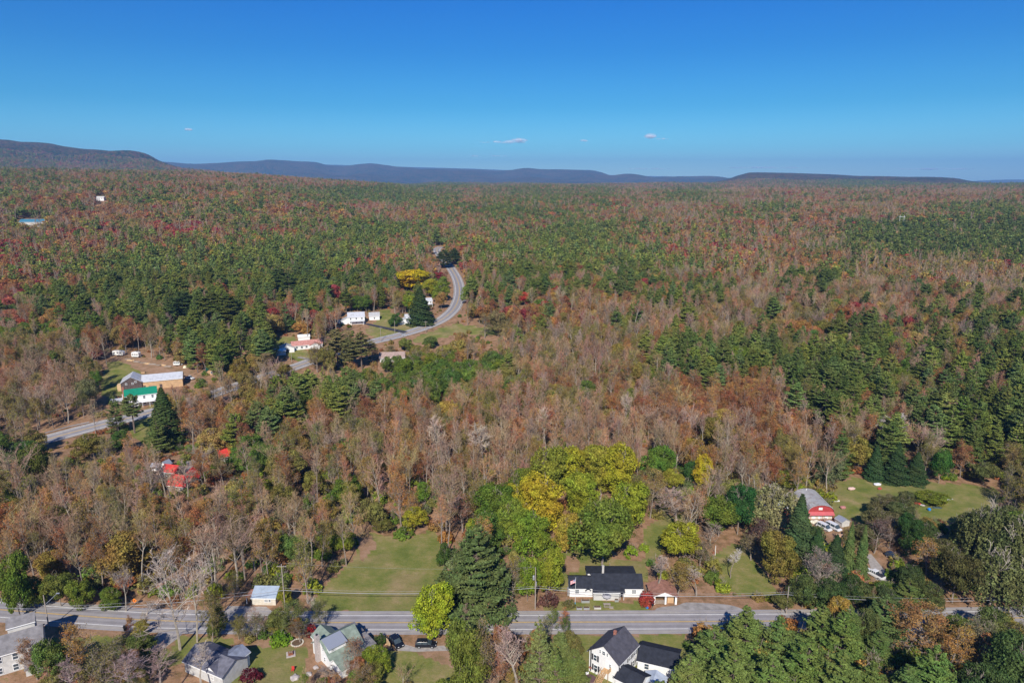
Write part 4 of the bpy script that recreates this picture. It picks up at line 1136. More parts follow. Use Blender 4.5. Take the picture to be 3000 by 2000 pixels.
# near side of the road, bottom centre
for (x, b, t, w, k, c, l) in (
    (1370, 2080, 1800, 110, 'leafy', (.15, .18, .035), 'vine-hung yellow-green tree at the bottom centre, right of the dirt yard'),
    (1410, 2070, 1795, 90, 'thin', (.22, .17, .06), 'half-bare olive tree at the bottom centre beside the vine-hung one'),
    (1455, 2060, 1815, 80, 'thin', (.32, .16, .08), 'reddish half-bare tree left of the leafless tree at the bottom centre'),
    (1510, 2080, 1795, 150, 'bare', (.36, .27, .22), 'big leafless tree with pale limbs at the bottom centre'),
    (1580, 2070, 1795, 110, 'pine', (.085, .13, .065), 'soft blue-green pine right of the leafless tree at the bottom centre'),
    (1625, 2080, 1880, 90, 'pine', (.07, .115, .045), 'lower green pine at the bottom centre right'),
    (1640, 1960, 1850, 70, 'pine', (.07, .11, .05), 'small green pine left of the tall white house'),
    (1675, 1930, 1845, 66, 'leafy', (.17, .16, .05), 'olive bushy tree on the verge left of the tall white house'),
    (1680, 2040, 1900, 80, 'pine', (.065, .10, .04), 'dark small pine against the left side of the tall white house'),
    (2080, 1990, 1825, 150, 'pine', (.055, .10, .04), 'first pine right of the dark garage roof'),
    (2180, 1940, 1765, 170, 'pine', (.06, .105, .04), 'tallest roadside pine at the lower right'),
    (2270, 1960, 1790, 160, 'pine', (.055, .10, .04), 'pine second from the left along the lower right road'),
    (2010, 2060, 1905, 140, 'pine', (.07, .115, .045), 'lighter young pine at the lower edge below the garage'),
    (2140, 2080, 1880, 170, 'pine', (.06, .105, .04), 'wide pine at the lower edge under the tallest roadside pine'),
    (2250, 2100, 1900, 170, 'pine', (.06, .11, .04), 'wide pine at the lower edge, second from the garage'),
    (2350, 2050, 1860, 160, 'pine', (.055, .10, .035), 'pine in the middle of the lower right stand'),
    (2400, 1910, 1758, 140, 'pine', (.06, .105, .04), 'pine whose top covers the road at the lower right'),
    (2460, 1960, 1780, 150, 'pine', (.055, .10, .035), 'pine left of the orange tree at the lower right'),
    (2440, 2100, 1890, 170, 'pine', (.06, .105, .04), 'pine at the lower edge below the orange tree'),
    (2540, 2080, 1920, 140, 'pine', (.055, .095, .035), 'grey-green pine at the lower edge, middle right'),
    (2590, 1870, 1735, 130, 'pine', (.05, .095, .045), 'dark pine standing before the right-hand road bend'),
    (2570, 1930, 1840, 110, 'pine', (.045, .085, .035), 'shaded pine left under the orange tree'),
    (2720, 2080, 1870, 190, 'pine', (.055, .11, .04), 'broad fresh green pine at the lower right below the orange tree'),
    (2640, 2090, 1930, 130, 'pine', (.05, .095, .04), 'pine at the lower edge left of the broad fresh green one'),
    (2700, 1930, 1765, 190, 'thin', (.33, .19, .07), 'wide orange-brown half-bare tree among the lower right pines'),
    (2780, 1980, 1820, 120, 'thin', (.42, .24, .07), 'orange tree at the right shoulder of the wide orange-brown one'),
    (2450, 1830, 1745, 60, 'leafy', (.38, .26, .06), 'small golden tree by the road among the lower right pines'),
    (2880, 1980, 1810, 140, 'thin', (.18, .17, .09), 'grey-olive half-bare tree at the lower right'),
    (2950, 2060, 1850, 150, 'leafy', (.08, .13, .04), 'green tree in the lower right corner'),
    (2860, 2080, 1930, 140, 'leafy', (.07, .11, .035), 'dark green tree at the lower edge near the right corner'),
    (2960, 1920, 1800, 110, 'thin', (.20, .17, .05), 'olive tree at the right edge under the road'),
    (2800, 1880, 1800, 90, 'leafy', (.15, .19, .04), 'yellowish scrub tree under the right-hand road'),
    (2990, 2120, 1950, 120, 'pine', (.05, .10, .05), 'blue-green pine cut by the lower right corner'),
    (2480, 1890, 1765, 110, 'pine', (.055, .10, .04), 'pine closing the gap before the road below the slender column trees'),
    (2530, 1880, 1775, 80, 'leafy', (.12, .14, .045), 'olive tree at the road edge beside the gap pine'),
    (2900, 1890, 1775, 100, 'leafy', (.12, .15, .045), 'olive tree on the near verge below the silvery willows'),
    (1930, 2120, 1985, 120, 'pine', (.05, .09, .035), 'pine at the lower edge behind the annex roof'),
):
    feature(k, x, b, t, w, c, l)

for t in TREES:
    if t['kind'] == 'pine' and t['py'] > 1780 and t['px'] > 1900: t['r'] *= .95; t['var'] = 6 + int(t['px']) % 3; t['tint'] = tuple(c * 1.2 for c in t['tint'])
    if t['kind'] == 'leafy' and 1450 < t['px'] < 1900 and 1300 < t['py'] < 1600: t['r'] *= .88; t['var'] = int(t['px']) % 5
    if t['kind'] == 'pine': t['tint'] = tuple(c * k for c, k in zip(t['tint'], (2.0, 1.55, 1.05)))
    if t['kind'] == 'spruce': t['tint'] = tuple(c * k for c, k in zip(t['tint'], (1.3, 1.15, .9)))
# ------------------------------------------------------------------ the rest of the forest
blk = [(t['x'], t['y'], (t['r'] or 3) * .75) for t in TREES if t['D'] < 600]
BLK = np.array(blk) if blk else np.zeros((0, 3))
FBOX = [(t['px'], t['py'], (t['r'] or 3) * FPX / t['D'] * .82, (t['h'] * FPX / t['D']) * .40, t['D']) for t in TREES if t['kind'] not in ('bare', 'shrub') and t['py'] < 1700]
def scatter(dmin, dmax, sp, seed, s_mul=1.0, shrubs=0.0):
    rng = np.random.default_rng(seed)
    xm = dmax * math.sin(R_(46))
    nx, ny = int(2 * xm / sp), int((dmax - dmin * .65) / sp)
    X, Y = np.meshgrid(np.arange(nx), np.arange(ny))
    X = -xm + (X + rng.uniform(.02, .98, X.shape)) * sp; Y = dmin * .65 + (Y + rng.uniform(.02, .98, Y.shape)) * sp
    X, Y = X.ravel(), Y.ravel(); D = np.hypot(X, Y)
    k = (D >= dmin) & (D < dmax); X, Y = X[k], Y[k]
    Z = H(X, Y)
    bx, by, bd = project(X, Y, Z)
    k = (bx > -260) & (bx < 3260) & (by < 1792)
    X, Y, Z, bx, by, bd = (a[k] for a in (X, Y, Z, bx, by, bd))
    # roads keep clear
    for P, w in ((ROAD, 7.5), (FROAD, 8.5)):
        if dmin > 1400: break
        m = np.ones(len(X), bool)
        for i in range(0, len(X), 4000):
            dd = (X[i:i+4000, None] - P[None, ::2, 0]) ** 2 + (Y[i:i+4000, None] - P[None, ::2, 1]) ** 2
            m[i:i+4000] = dd.min(1) > w * w
        X, Y, Z, bx, by, bd = (a[m] for a in (X, Y, Z, bx, by, bd))
    op = look(open_r, bx, by) > 0
    X, Y, Z, bx, by, bd = (a[~op] for a in (X, Y, Z, bx, by, bd))
    if len(BLK) and dmin < 600:
        dd = ((X[:, None] - BLK[None, :, 0]) ** 2 + (Y[:, None] - BLK[None, :, 1]) ** 2) < BLK[None, :, 2] ** 2
        k = ~dd.any(1); X, Y, Z, bx, by, bd = (a[k] for a in (X, Y, Z, bx, by, bd))
    n = len(X)
    cx, cyy, _ = project(X, Y, Z + 10)
    jx = cx + (34 + 40 * (dmin > 500)) * wob(X, Y, 13 + bd.mean() * .02, 5.0) + rng.normal(size=n) * 22; jy = cyy + (rng.normal(size=n) * 14 + 12 * wob(X, Y, 31, 9.0)) * np.clip((cyy - 560) / 250, .25, 1)
    ci = np.clip((jx / 100).astype(int), 0, min(len(r) for r in MAP) - 1); ri = np.clip(((jy - 500) / 50).astype(int), 0, len(MAP) - 1)
    u = rng.uniform(size=n); grp = wob(X, Y, 24 + 34 * (dmin > 900), 4.0) * .2
    out = []
    for i in range(n):
        ch = MAP[ri[i]][ci[i]].replace('.', 'b')
        mix = MIX[ch]; tot = sum(m[2] for m in mix)
        q = ((u[i] * (.8 if dmin < 500 else .62) + grp[i] * (1 if dmin < 500 else 1.7) + (.1 if dmin < 500 else .0)) % 1.0) * tot
        for kd, tn, w in mix:
            q -= w
            if q <= 0: break
        if kd == 'pine' and ((880 < bx[i] < 1310 and 1350 < by[i] < 1680) or (by[i] > 1450 and bx[i] < 880)): kd, tn = 'bare', 'bare'
        if kd == 'pine' and dmin >= 520 and rng.random() < .45: kd = 'leafy'
        if bx[i] > 2250 and tn == 'pine' and cyy[i] > 640: tn = 'pineR' if rng.random() < .6 else 'pine'
        hgt = {'pine': rng.uniform(17, 24), 'bare': rng.uniform(16, 21.5), 'thin': rng.uniform(13, 19), 'leafy': rng.uniform(10, 15.5), 'spruce': rng.uniform(12, 19), 'shrub': rng.uniform(1.6, 4.2)}[kd]
        nearby = bd[i] < 250
        if shrubs and rng.random() < shrubs + .12 * nearby:
            kd = 'shrub'; hgt = rng.uniform(1.6, 4.5 + 1.5 * nearby); tn = ['olive', 'green', 'rust', 'olive', 'pale', 'lime'][rng.integers(0, 4 + 2 * nearby)]
        if dmin < 200 and kd in ('pine', 'leafy', 'spruce') and rng.random() < .35: continue
        h = hgt * s_mul
        if dmin >= 1000 and kd == 'pine': h *= rng.uniform(.7, 1.0)
        rad = h * {'pine': .21, 'bare': .15, 'thin': .25, 'leafy': .36, 'spruce': .2, 'shrub': .6}[kd]
        # keep open what must stay open
        if kd != 'shrub':
            if dmin < 800 and any(abs(cx[i] - f[0]) < f[2] and abs(cyy[i] - 6 - f[1]) < f[3] * 1.25 and f[4] - 130 < math.hypot(X[i], Y[i]) < f[4] + 2 for f in FBOX):
                if rng.random() < .5: continue
                kd = 'shrub'; h = rng.uniform(1.5, 3.5); tn = 'olive'
            bad = False
            for zz, rx in ((.12, 0), (.45, .3), (.7, -.8), (.7, .8), (.95, 0)):
                qx, qy, _ = project(X[i] + rx * rad, Y[i], Z[i] + h * zz)
                r_, c_ = int((qy - RY0) / CELL), int((qx - RX0) / CELL)
                if 0 <= r_ < RH and 0 <= c_ < RW and vis_r[r_, c_]:
                    bad = True; break
            if bad:
                if rng.random() < .5: continue
                kd = 'shrub'; h = rng.uniform(1.2, 3.2); tn = ['olive', 'green', 'rust', 'olive'][rng.integers(0, 4)]
        elif ch == 'S' and rng.random() < .35: continue
        t = jit(PAL[tn][rng.integers(0, len(PAL[tn]))])
        out.append(dict(kind=kd, x=X[i], y=Y[i], z=Z[i], h=h, r=None, tint=t, tw=tn, px=cx[i], py=cyy[i], D=math.hypot(X[i], Y[i]), feat=False, label=None, group=None, var=None, cat=None, name=None, rot=None))
    return out
fill = scatter(125, 520, 4.9, 21, shrubs=.25) + scatter(125, 300, 5.6, 41, shrubs=1.1) + scatter(520, 1000, 7.2, 22)
TREES += fill
mass = scatter(1000, 2600, 9.5, 23, 1.05) + scatter(2600, 5200, 13.5, 24, 1.1)
print('scatter', len(TREES), len(mass), time.time() - T0)

# in view? then the nearest of each kind are things of their own
def inview(t):
    a, b, _ = project(t['x'], t['y'], t['z']); c, d, _ = project(t['x'], t['y'], t['z'] + t['h'])
    return -40 < a < 3040 and d < 2010 and b > 520
# scrub on the near side of the road
rngS = np.random.default_rng(77)
SOUTH = [([(20, 1900), (60, 1850), (440, 1852), (470, 1900), (430, 2100), (130, 2100)], 90), ([(590, 1870), (900, 1850), (900, 1868), (760, 1872), (620, 1900)], 14), ([(880, 1960), (960, 1990), (1130, 2000), (1130, 2090), (860, 2090)], 34),
         ([(1345, 1850), (1690, 1850), (1680, 2100), (1340, 2100)], 60), ([(1990, 1850), (3050, 1830), (3050, 2120), (1990, 2120)], 150), ([(-200, 1850), (0, 1850), (0, 2000), (-200, 2000)], 16), ([(2350, 1660), (2560, 1560), (2850, 1560), (2800, 1760), (2350, 1780)], 50), ([(1080, 1975), (1340, 1990), (1340, 2090), (1080, 2090)], 5), ([(2440, 1380), (2930, 1405), (2930, 1470), (2990, 1560), (2900, 1520)], 0)]
for poly, cnt in SOUTH:
    xs, ys = [p[0] for p in poly], [p[1] for p in poly]; k = 0; tries = 0
    while k < cnt and tries < cnt * 30:
        tries += 1
        qx, qy = rngS.uniform(min(xs), max(xs)), rngS.uniform(min(ys), max(ys))
        if not pip(poly, np.array([qx]), np.array([qy]))[0]: continue
        if look(open_r, np.array([qx]), np.array([qy]))[0] and qy < 1960: continue
        g = G(qx, qy)
        if any((g.x - b[0]) ** 2 + (g.y - b[1]) ** 2 < b[2] ** 2 for b in [(17+3, 132, 10), (31, 130, 8), (-41, 134, 9), (-61, 125, 8), (-108, 128, 12)]): continue
        kd = ['shrub', 'shrub', 'thin', 'bare', 'leafy'][rngS.integers(0, 5)]
        h = {'shrub': rngS.uniform(1.3, 3.4), 'thin': rngS.uniform(4, 8), 'bare': rngS.uniform(5, 9), 'leafy': rngS.uniform(3, 6)}[kd]
        if qx > 1990 and qy > 1830: kd = 'shrub'
        tn = 'bare' if kd == 'bare' else ['olive', 'olive', 'rust', 'green'][rngS.integers(0, 4)]
        px_, py_, _ = project(g.x, g.y, h * .5)
        TREES.append(dict(kind=kd, x=g.x, y=g.y, z=g.z, h=h, r=None, tint=jit(PAL[tn][rngS.integers(0, len(PAL[tn]))]), tw=tn, px=px_, py=py_, D=math.hypot(g.x, g.y), feat=False, label=None, group=None, var=None, cat=None, name=None, rot=None)); k += 1
by_kind = {}
for t in TREES: by_kind.setdefault(t['kind'], []).append(t)
LIMIT = {'bare': 285, 'thin': 285, 'leafy': 285, 'pine': 285, 'spruce': 100, 'shrub': 290, 'willow': 60, 'whitepine': 5}
single, rest = [], list(mass)
for kd, L_ in by_kind.items():
    L_.sort(key=lambda t: (not t['feat'], not inview(t), t['D'] / max(t['h'], 2) * (20 if kd != 'shrub' else 3)))
    single += L_[:LIMIT[kd]]; rest += L_[LIMIT[kd]:]
rngI = np.random.default_rng(5)
for t in single:
    lst = PROTO[t['kind']]
    v = t['var'] if t['var'] is not None else int(rngI.integers(0, len(lst)))
    p = lst[v % len(lst)]
    nm = t['name'] or NEAR_KIND[t['kind']]
    root = link(nm, None, loc=(t['x'], t['y'], t['z'] - .12), rot=t['rot'] if t['rot'] is not None else float(rngI.uniform(0, 6.28)))
    sz = t['h'] / p.h
    sx = (t['r'] / p.r) if t['r'] else sz * float(rngI.uniform(.88, 1.15))
    root.scale = (sx, sx, sz)
    a = link('trunk' if t['kind'] != 'shrub' else 'stems', p.trunk, root)
    b = link('crown' if t['kind'] not in ('bare',) else 'branches', p.crown, root)
    b['tint'] = [float(c) for c in t['tint']]
    if t['label']:
        tag(root, t['label'], t['cat'] or 'tree', t['group'])
    else:
        zn = zone(t['px'], t['py']); w = WORD[t['tw']]
        hs3 = {'bare': (17.6, 19.6), 'thin': (14.5, 17), 'leafy': (11, 13.8), 'pine': (19, 21.8), 'spruce': (14, 17), 'shrub': (1.9, 2.9)}[t['kind']]
        size = ['short', 'medium', 'tall'][(t['h'] > hs3[0]) + (t['h'] > hs3[1])]
        br = sx / sz; wide = 'narrow' if br < .96 else 'broad' if br > 1.06 else 'upright'
        base = PAL[t['tw']][0]; sh = 'paler' if sum(t['tint']) > sum(base) * 1.06 else 'darker' if sum(t['tint']) < sum(base) * .84 else 'plain'
        bark = ('dark-stemmed' if v % 2 == 0 else 'pale-stemmed') if t['kind'] == 'bare' else ''
        wd = (sh + ' ' + w) if sh != 'plain' else w
        lab = {'bare': f'{size} {bark} leafless {wd} tree {zn}', 'thin': f'{size} {wide} half-bare {wd} tree {zn}', 'leafy': f'{size} {wide} leafy {wd} tree {zn}',
               'pine': f'{size} {wide} {wd} pine {zn}', 'spruce': f'{size} {wide} pointed {wd} spruce {zn}', 'shrub': f'{size} {wide} {wd} shrub {zn}'}[t['kind']]
        tag(root, lab, 'shrub' if t['kind'] == 'shrub' else 'tree', lab)

def scatter_tree(name, pts, protos):
    n = len(pts)
    rng = np.random.default_rng(n)
    me = bpy.data.meshes.new(name); me.vertices.add(n)
    me.vertices.foreach_set('co', np.array([(t['x'], t['y'], t['z'] - .15) for t in pts], 'f').ravel())
    var = rng.integers(0, len(protos), n)
    hs_ = np.array([p[1] for p in protos])
    s = np.array([t['h'] for t in pts]) / hs_[var]
    sx = s * rng.uniform(.9, 1.2, n)
    def att(nm, ty, v, key):
        a = me.attributes.new(nm, ty, 'POINT'); a.data.foreach_set(key, np.ascontiguousarray(v).ravel())
    att('tint', 'FLOAT_COLOR', np.array([(*t['tint'], 1) for t in pts], 'f'), 'color')
    att('scl', 'FLOAT_VECTOR', np.stack([sx, sx, s], 1).astype('f'), 'vector')
    att('rot', 'FLOAT_VECTOR', np.stack([np.zeros(n), np.zeros(n), rng.uniform(0, 6.28, n)], 1).astype('f'), 'vector')
    att('var', 'INT', var.astype('i'), 'value')
    o = link(name, me)
    g = bpy.data.node_groups.new(name + '_scatter', 'GeometryNodeTree')
    g.interface.new_socket('Geometry', in_out='INPUT', socket_type='NodeSocketGeometry')
    g.interface.new_socket('Geometry', in_out='OUTPUT', socket_type='NodeSocketGeometry')
    n_ = g.nodes; gi = n_.new('NodeGroupInput'); go = n_.new('NodeGroupOutput')
    iop = n_.new('GeometryNodeInstanceOnPoints'); iop.inputs['Pick Instance'].default_value = True
    j = n_.new('GeometryNodeJoinGeometry')
    for p, _ in reversed(protos):
        oi = n_.new('GeometryNodeObjectInfo'); oi.inputs['Object'].default_value = p; oi.inputs['As Instance'].default_value = False
        g2 = n_.new('GeometryNodeGeometryToInstance'); g.links.new(oi.outputs['Geometry'], g2.inputs[0]); g.links.new(g2.outputs[0], j.inputs[0])
    g.links.new(gi.outputs[0], iop.inputs['Points']); g.links.new(j.outputs[0], iop.inputs['Instance'])
    for nm, dt, sock in (('var', 'INT', 'Instance Index'), ('rot', 'FLOAT_VECTOR', 'Rotation'), ('scl', 'FLOAT_VECTOR', 'Scale')):
        na = n_.new('GeometryNodeInputNamedAttribute'); na.data_type = dt; na.inputs['Name'].default_value = nm
        g.links.new(na.outputs['Attribute'], iop.inputs[sock])
    g.links.new(iop.outputs[0], go.inputs[0])
    o.modifiers.new('scatter', 'NODES').node_group = g
    o['kind'] = 'stuff'
    return o
def protoobj(kd): return [(bpy.data.objects.new(kd + '_source', k.merged), k.h) for k in PROTO[kd]]
CUT = 620
for kd in ('bare', 'thin', 'leafy', 'pine', 'spruce', 'shrub'):
    nr_ = [t for t in rest if t['kind'] == kd and (t['D'] < CUT or kd == 'shrub')]
    fr2 = [t for t in rest if t['kind'] == kd and t['D'] >= CUT and kd != 'shrub']
    W = {'bare': 'bare_woods', 'thin': 'thinning_woods', 'leafy': 'leafy_woods', 'pine': 'pine_woods', 'spruce': 'spruce_woods', 'shrub': 'undergrowth'}[kd]
    pr = protoobj(kd)
    if kd != 'shrub':
        fp = protoobj(kd + '_far'); allp = pr + fp
        o = scatter_tree(W, nr_ + fr2, allp)
        rng = np.random.default_rng(3)
        n1, n2 = len(nr_), len(fr2)
        var = np.concatenate([rng.integers(0, len(pr), n1), len(pr) + rng.integers(0, len(fp), n2)]).astype('i')
        o.data.attributes['var'].data.foreach_set('value', var)
        hh = np.array([p[1] for p in allp])[var]; s = np.array([t['h'] for t in nr_ + fr2]) / hh; sx = s * rng.uniform(.85, 1.2, len(s)) * np.where(np.array([t['D'] for t in nr_ + fr2]) > 900, 1.35, 1.0)
        o.data.attributes['scl'].data.foreach_set('vector', np.stack([sx, sx, s], 1).astype('f').ravel())
    else:
        o = scatter_tree(W, nr_, pr)
    tag(o, {'bare': 'leafless grey-brown trees covering the farther slopes', 'thin': 'half-bare rusty and olive trees mixed through the far forest', 'leafy': 'far leafy trees in red, orange, olive and green',
            'pine': 'dark green pines filling the forest to the horizon', 'spruce': 'pointed dark spruces scattered among the far pines', 'shrub': 'low bushes under the trees and along the clearings'}[kd], 'undergrowth' if kd == 'shrub' else 'forest')
print('forest', len(single), len(rest), time.time() - T0)
# ------------------------------------------------------------------ builders for houses and other made things
class MB:
    """collects shapes for one mesh"""
    def __init__(s): s.bm = bmesh.new()
    def box(s, x0, x1, y0, y1, z0, z1):
        v = [s.bm.verts.new(p) for p in ((x0,y0,z0),(x1,y0,z0),(x1,y1,z0),(x0,y1,z0),(x0,y0,z1),(x1,y0,z1),(x1,y1,z1),(x0,y1,z1))]
        for f in ((3,2,1,0),(4,5,6,7),(0,1,5,4),(1,2,6,5),(2,3,7,6),(3,0,4,7)): s.bm.faces.new([v[i] for i in f])
        return s
    def prism(s, pts, axis, a, b):
        """pts: 2-D outline, pushed along axis from a to b. axis 'y': pts are (x,z); 'x': (y,z); 'z': (x,y)"""
        def P(p, t): return {'y': (p[0], t, p[1]), 'x': (t, p[0], p[1]), 'z': (p[0], p[1], t)}[axis]
        A = [s.bm.verts.new(P(p, a)) for p in pts]; B = [s.bm.verts.new(P(p, b)) for p in pts]
        n = len(pts)
        s.bm.faces.new(A); s.bm.faces.new(B[::-1])
        for i in range(n): s.bm.faces.new([A[(i+1) % n], A[i], B[i], B[(i+1) % n]])
        return s
    def hexa(s, pts):
        v = [s.bm.verts.new(p) for p in pts]
        for f in ((3,2,1,0),(4,5,6,7),(0,1,5,4),(1,2,6,5),(2,3,7,6),(3,0,4,7)): s.bm.faces.new([v[i] for i in f])
        return s
    def cyl(s, c, r, z0, z1, n=12, r2=None):
        r2 = r if r2 is None else r2
        A = [s.bm.verts.new((c[0] + r * math.cos(6.2832 * i / n), c[1] + r * math.sin(6.2832 * i / n), z0)) for i in range(n)]
        B = [s.bm.verts.new((c[0] + r2 * math.cos(6.2832 * i / n), c[1] + r2 * math.sin(6.2832 * i / n), z1)) for i in range(n)]
        s.bm.faces.new(A[::-1]); s.bm.faces.new(B)
        for i in range(n): s.bm.faces.new([A[i], A[(i+1) % n], B[(i+1) % n], B[i]])
        return s
    def tube(s, p0, p1, r, n=6, r2=None):
        v, f = tubes(np.array([[*p0, *p1, r, r if r2 is None else r2]]), thick_sides=n, lim=0)
        vv = [s.bm.verts.new(p) for p in v]
        for q in f: s.bm.faces.new([vv[i] for i in q])
        k = len(vv) // 2
        s.bm.faces.new(vv[:k][::-1]); s.bm.faces.new(vv[k:])
        return s
    def build(s, name, m, parent=None, loc=None, rot=0.0, bevel=0.0, smooth=False):
        bmesh.ops.recalc_face_normals(s.bm, faces=s.bm.faces)
        if bevel: bmesh.ops.bevel(s.bm, geom=list(s.bm.edges), offset=bevel, segments=2, affect='EDGES', profile=.6, clamp_overlap=True)
        me = bpy.data.meshes.new(name); s.bm.to_mesh(me); s.bm.free(); me.materials.append(m)
        if smooth:
            for p in me.polygons: p.use_smooth = True
        return link(name, me, parent, loc, rot)

def empty(name, loc, rot=0.0): return link(name, None, loc=loc, rot=rot)

class Frame:
    """local metres at a building: origin at one ground corner, x along the front, y away"""
    def __init__(s, name, loc, rot, label, cat, group=None):
        s.loc = Vector(loc); s.rot = rot; s.u = Vector((math.cos(rot), math.sin(rot), 0)); s.v = Vector((-math.sin(rot), math.cos(rot), 0))
        s.root = tag(empty(name, s.loc, rot), label, cat, group)
    def at(s, px, py, z=0.0):
        w = G(px, py, z) - s.loc
        return w.dot(s.u), w.dot(s.v)

def frame_px(name, a, b, label, cat, group=None):
    A, B = G(*a), G(*b); d = B - A
    return Frame(name, A, math.atan2(d.y, d.x), label, cat, group)

def shingles(name, c, band=.2, var=.14):
    m = mat(name, c, .9, spec=.15, var=.24, scale=1.1, bump=.02)
    return m
def metal_roof(name, c, rib=.45, rust=None):
    m = bpy.data.materials.new(name); m.use_nodes = True; nt = m.node_tree; L = nt.links.new; b = nt.nodes['Principled BSDF']
    b.inputs['Roughness'].default_value = .45; b.inputs['Metallic'].default_value = .25
    tc = N(nt, 'ShaderNodeTexCoord'); n = N(nt, 'ShaderNodeTexNoise'); n.inputs['Scale'].default_value = .7; n.inputs['Detail'].default_value = 7; L(tc.outputs['Object'], n.inputs['Vector'])
    r = N(nt, 'ShaderNodeValToRGB'); r.color_ramp.elements[0].position = .3 if rust else .2; r.color_ramp.elements[0].color = (*(rust or [q * .7 for q in c]), 1); r.color_ramp.elements[1].position = .52; r.color_ramp.elements[1].color = (*c, 1)
    L(n.outputs['Fac'], r.inputs[0]); L(r.outputs[0], b.inputs['Base Color'])
    return m
M_WALLW = mat('white_siding', (.74, .74, .73), .7, var=.06, scale=1.5)
M_WALLG = mat('pale_grey_siding', (.50, .49, .47), .8, var=.12, scale=1.2)
M_WALLC = mat('cream_block', (.56, .52, .44), .85, var=.14, scale=1.5)
M_TRIM = mat('white_trim', (.78, .78, .77), .6)
M_BLACKROOF = shingles('black_shingles', (.028, .031, .042)); M_DARKROOF = shingles('charcoal_shingles', (.075, .073, .09)); M_GREENROOF = shingles('sage_shingles', (.20, .245, .205))
M_GREYROOF = shingles('grey_shingles', (.20, .19, .195)); M_REDROOF = shingles('red_brown_shingles', (.30, .15, .11)); M_PINKROOF = shingles('faded_red_shingles', (.46, .22, .19)); M_BROWNROOF = shingles('tan_brown_shingles', (.34, .25, .22))
M_STEEL = metal_roof('galvanised_roof', (.62, .63, .66)); M_RUSTY = metal_roof('streaked_metal_roof', (.40, .385, .38), rust=(.20, .13, .10)); M_BLUEROOF = metal_roof('pale_blue_metal_roof', (.42, .50, .60)); M_GREENMETAL = metal_roof('green_metal_roof', (.01, .26, .15)); M_RED = mat('red_painted_roof', (.50, .05, .04), .6, var=.22); M_REDWALL = mat('red_barn_boards', (.34, .05, .05), .7, var=.1)
M_GLASS = mat('window_glass', (.05, .07, .09), .08, spec=.8); M_SHUT = mat('dark_shutter', (.035, .035, .045), .7); M_BRICK = mat('chimney_brick', (.33, .14, .10), .9, var=.2, scale=4); M_STONE = mat('chimney_stone', (.42, .37, .35), .9, var=.2, scale=3)
M_WOOD = mat('new_deck_wood', (.52, .33, .17), .8, var=.15, scale=3); M_OLDWOOD = mat('weathered_wood', (.26, .21, .17), .9, var=.2, scale=2); M_BARNWOOD = mat('dark_barn_boards', (.10, .075, .07), .9, var=.4, scale=1.2); M_PLY = mat('bare_plywood', (.52, .34, .19), .85, var=.15, scale=.8); M_POLE = mat('pole_wood', (.33, .28, .24), .9, var=.15, scale=1.5)
M_BLACK = mat('black_rubber', (.02, .02, .02), .8); M_GALV = mat('galvanised_steel', (.55, .57, .6), .4, metal=.6); M_WIRE = mat('wire', (.33, .34, .36), .6); M_DIRT = mat('garden_soil', (.12, .08, .05), 1, var=.2)
M_CONC = mat('concrete', (.45, .43, .40), .9, var=.1); M_BLUE = mat('blue_plastic', (.03, .22, .60), .4); M_TAN = mat('tan_wood', (.6, .42, .24), .8, var=.1)

def gable(F, x0, x1, y0, y1, ze, zr, axis='x', ov=.35, wall=None, roof=None, z0=-.3, ridge=None, ovg=None, name='wall'):
    """walls with gable ends and a two-slope roof with real thickness; axis is the direction of the ridge"""
    ovg = ov * .8 if ovg is None else ovg
    P = F.root
    if axis == 'x':
        m = (y0 + y1) / 2 if ridge is None else ridge
        MB().prism([(y0, z0), (y1, z0), (y1, ze - .06), (m, zr - .06), (y0, ze - .06)], 'x', x0, x1).build(name, wall, P)
        a, b, e0, e1 = y0, y1, x0 - ovg, x1 + ovg; ax = 'x'
    else:
        m = (x0 + x1) / 2 if ridge is None else ridge
        MB().prism([(x0, z0), (x1, z0), (x1, ze - .06), (m, zr - .06), (x0, ze - .06)], 'y', y0, y1).build(name, wall, P)
        a, b, e0, e1 = x0, x1, y0 - ovg, y1 + ovg; ax = 'y'
    sa, sb = (zr - ze) / (m - a), (zr - ze) / (b - m)
    la, lb = ze - sa * ov, ze - sb * ov
    t = .16
    o = MB().prism([(a - ov, la), (m, zr), (b + ov, lb), (b + ov, lb + t), (m, zr + t), (a - ov, la + t)], ax, e0, e1).build('roof', roof, P)
    # fascia boards along the eaves
    for (u, z) in ((a - ov, la), (b + ov, lb)):
        if ax == 'x': MB().box(e0 + .01, e1 - .01, u - .03 if u < m else u - .01, u + .01 if u < m else u + .03, z - .12, z + .1).build('eave_board', M_TRIM, P)
        else: MB().box(u - .03 if u < m else u - .01, u + .01 if u < m else u + .03, e0 + .01, e1 - .01, z - .12, z + .1).build('eave_board', M_TRIM, P)
    return o

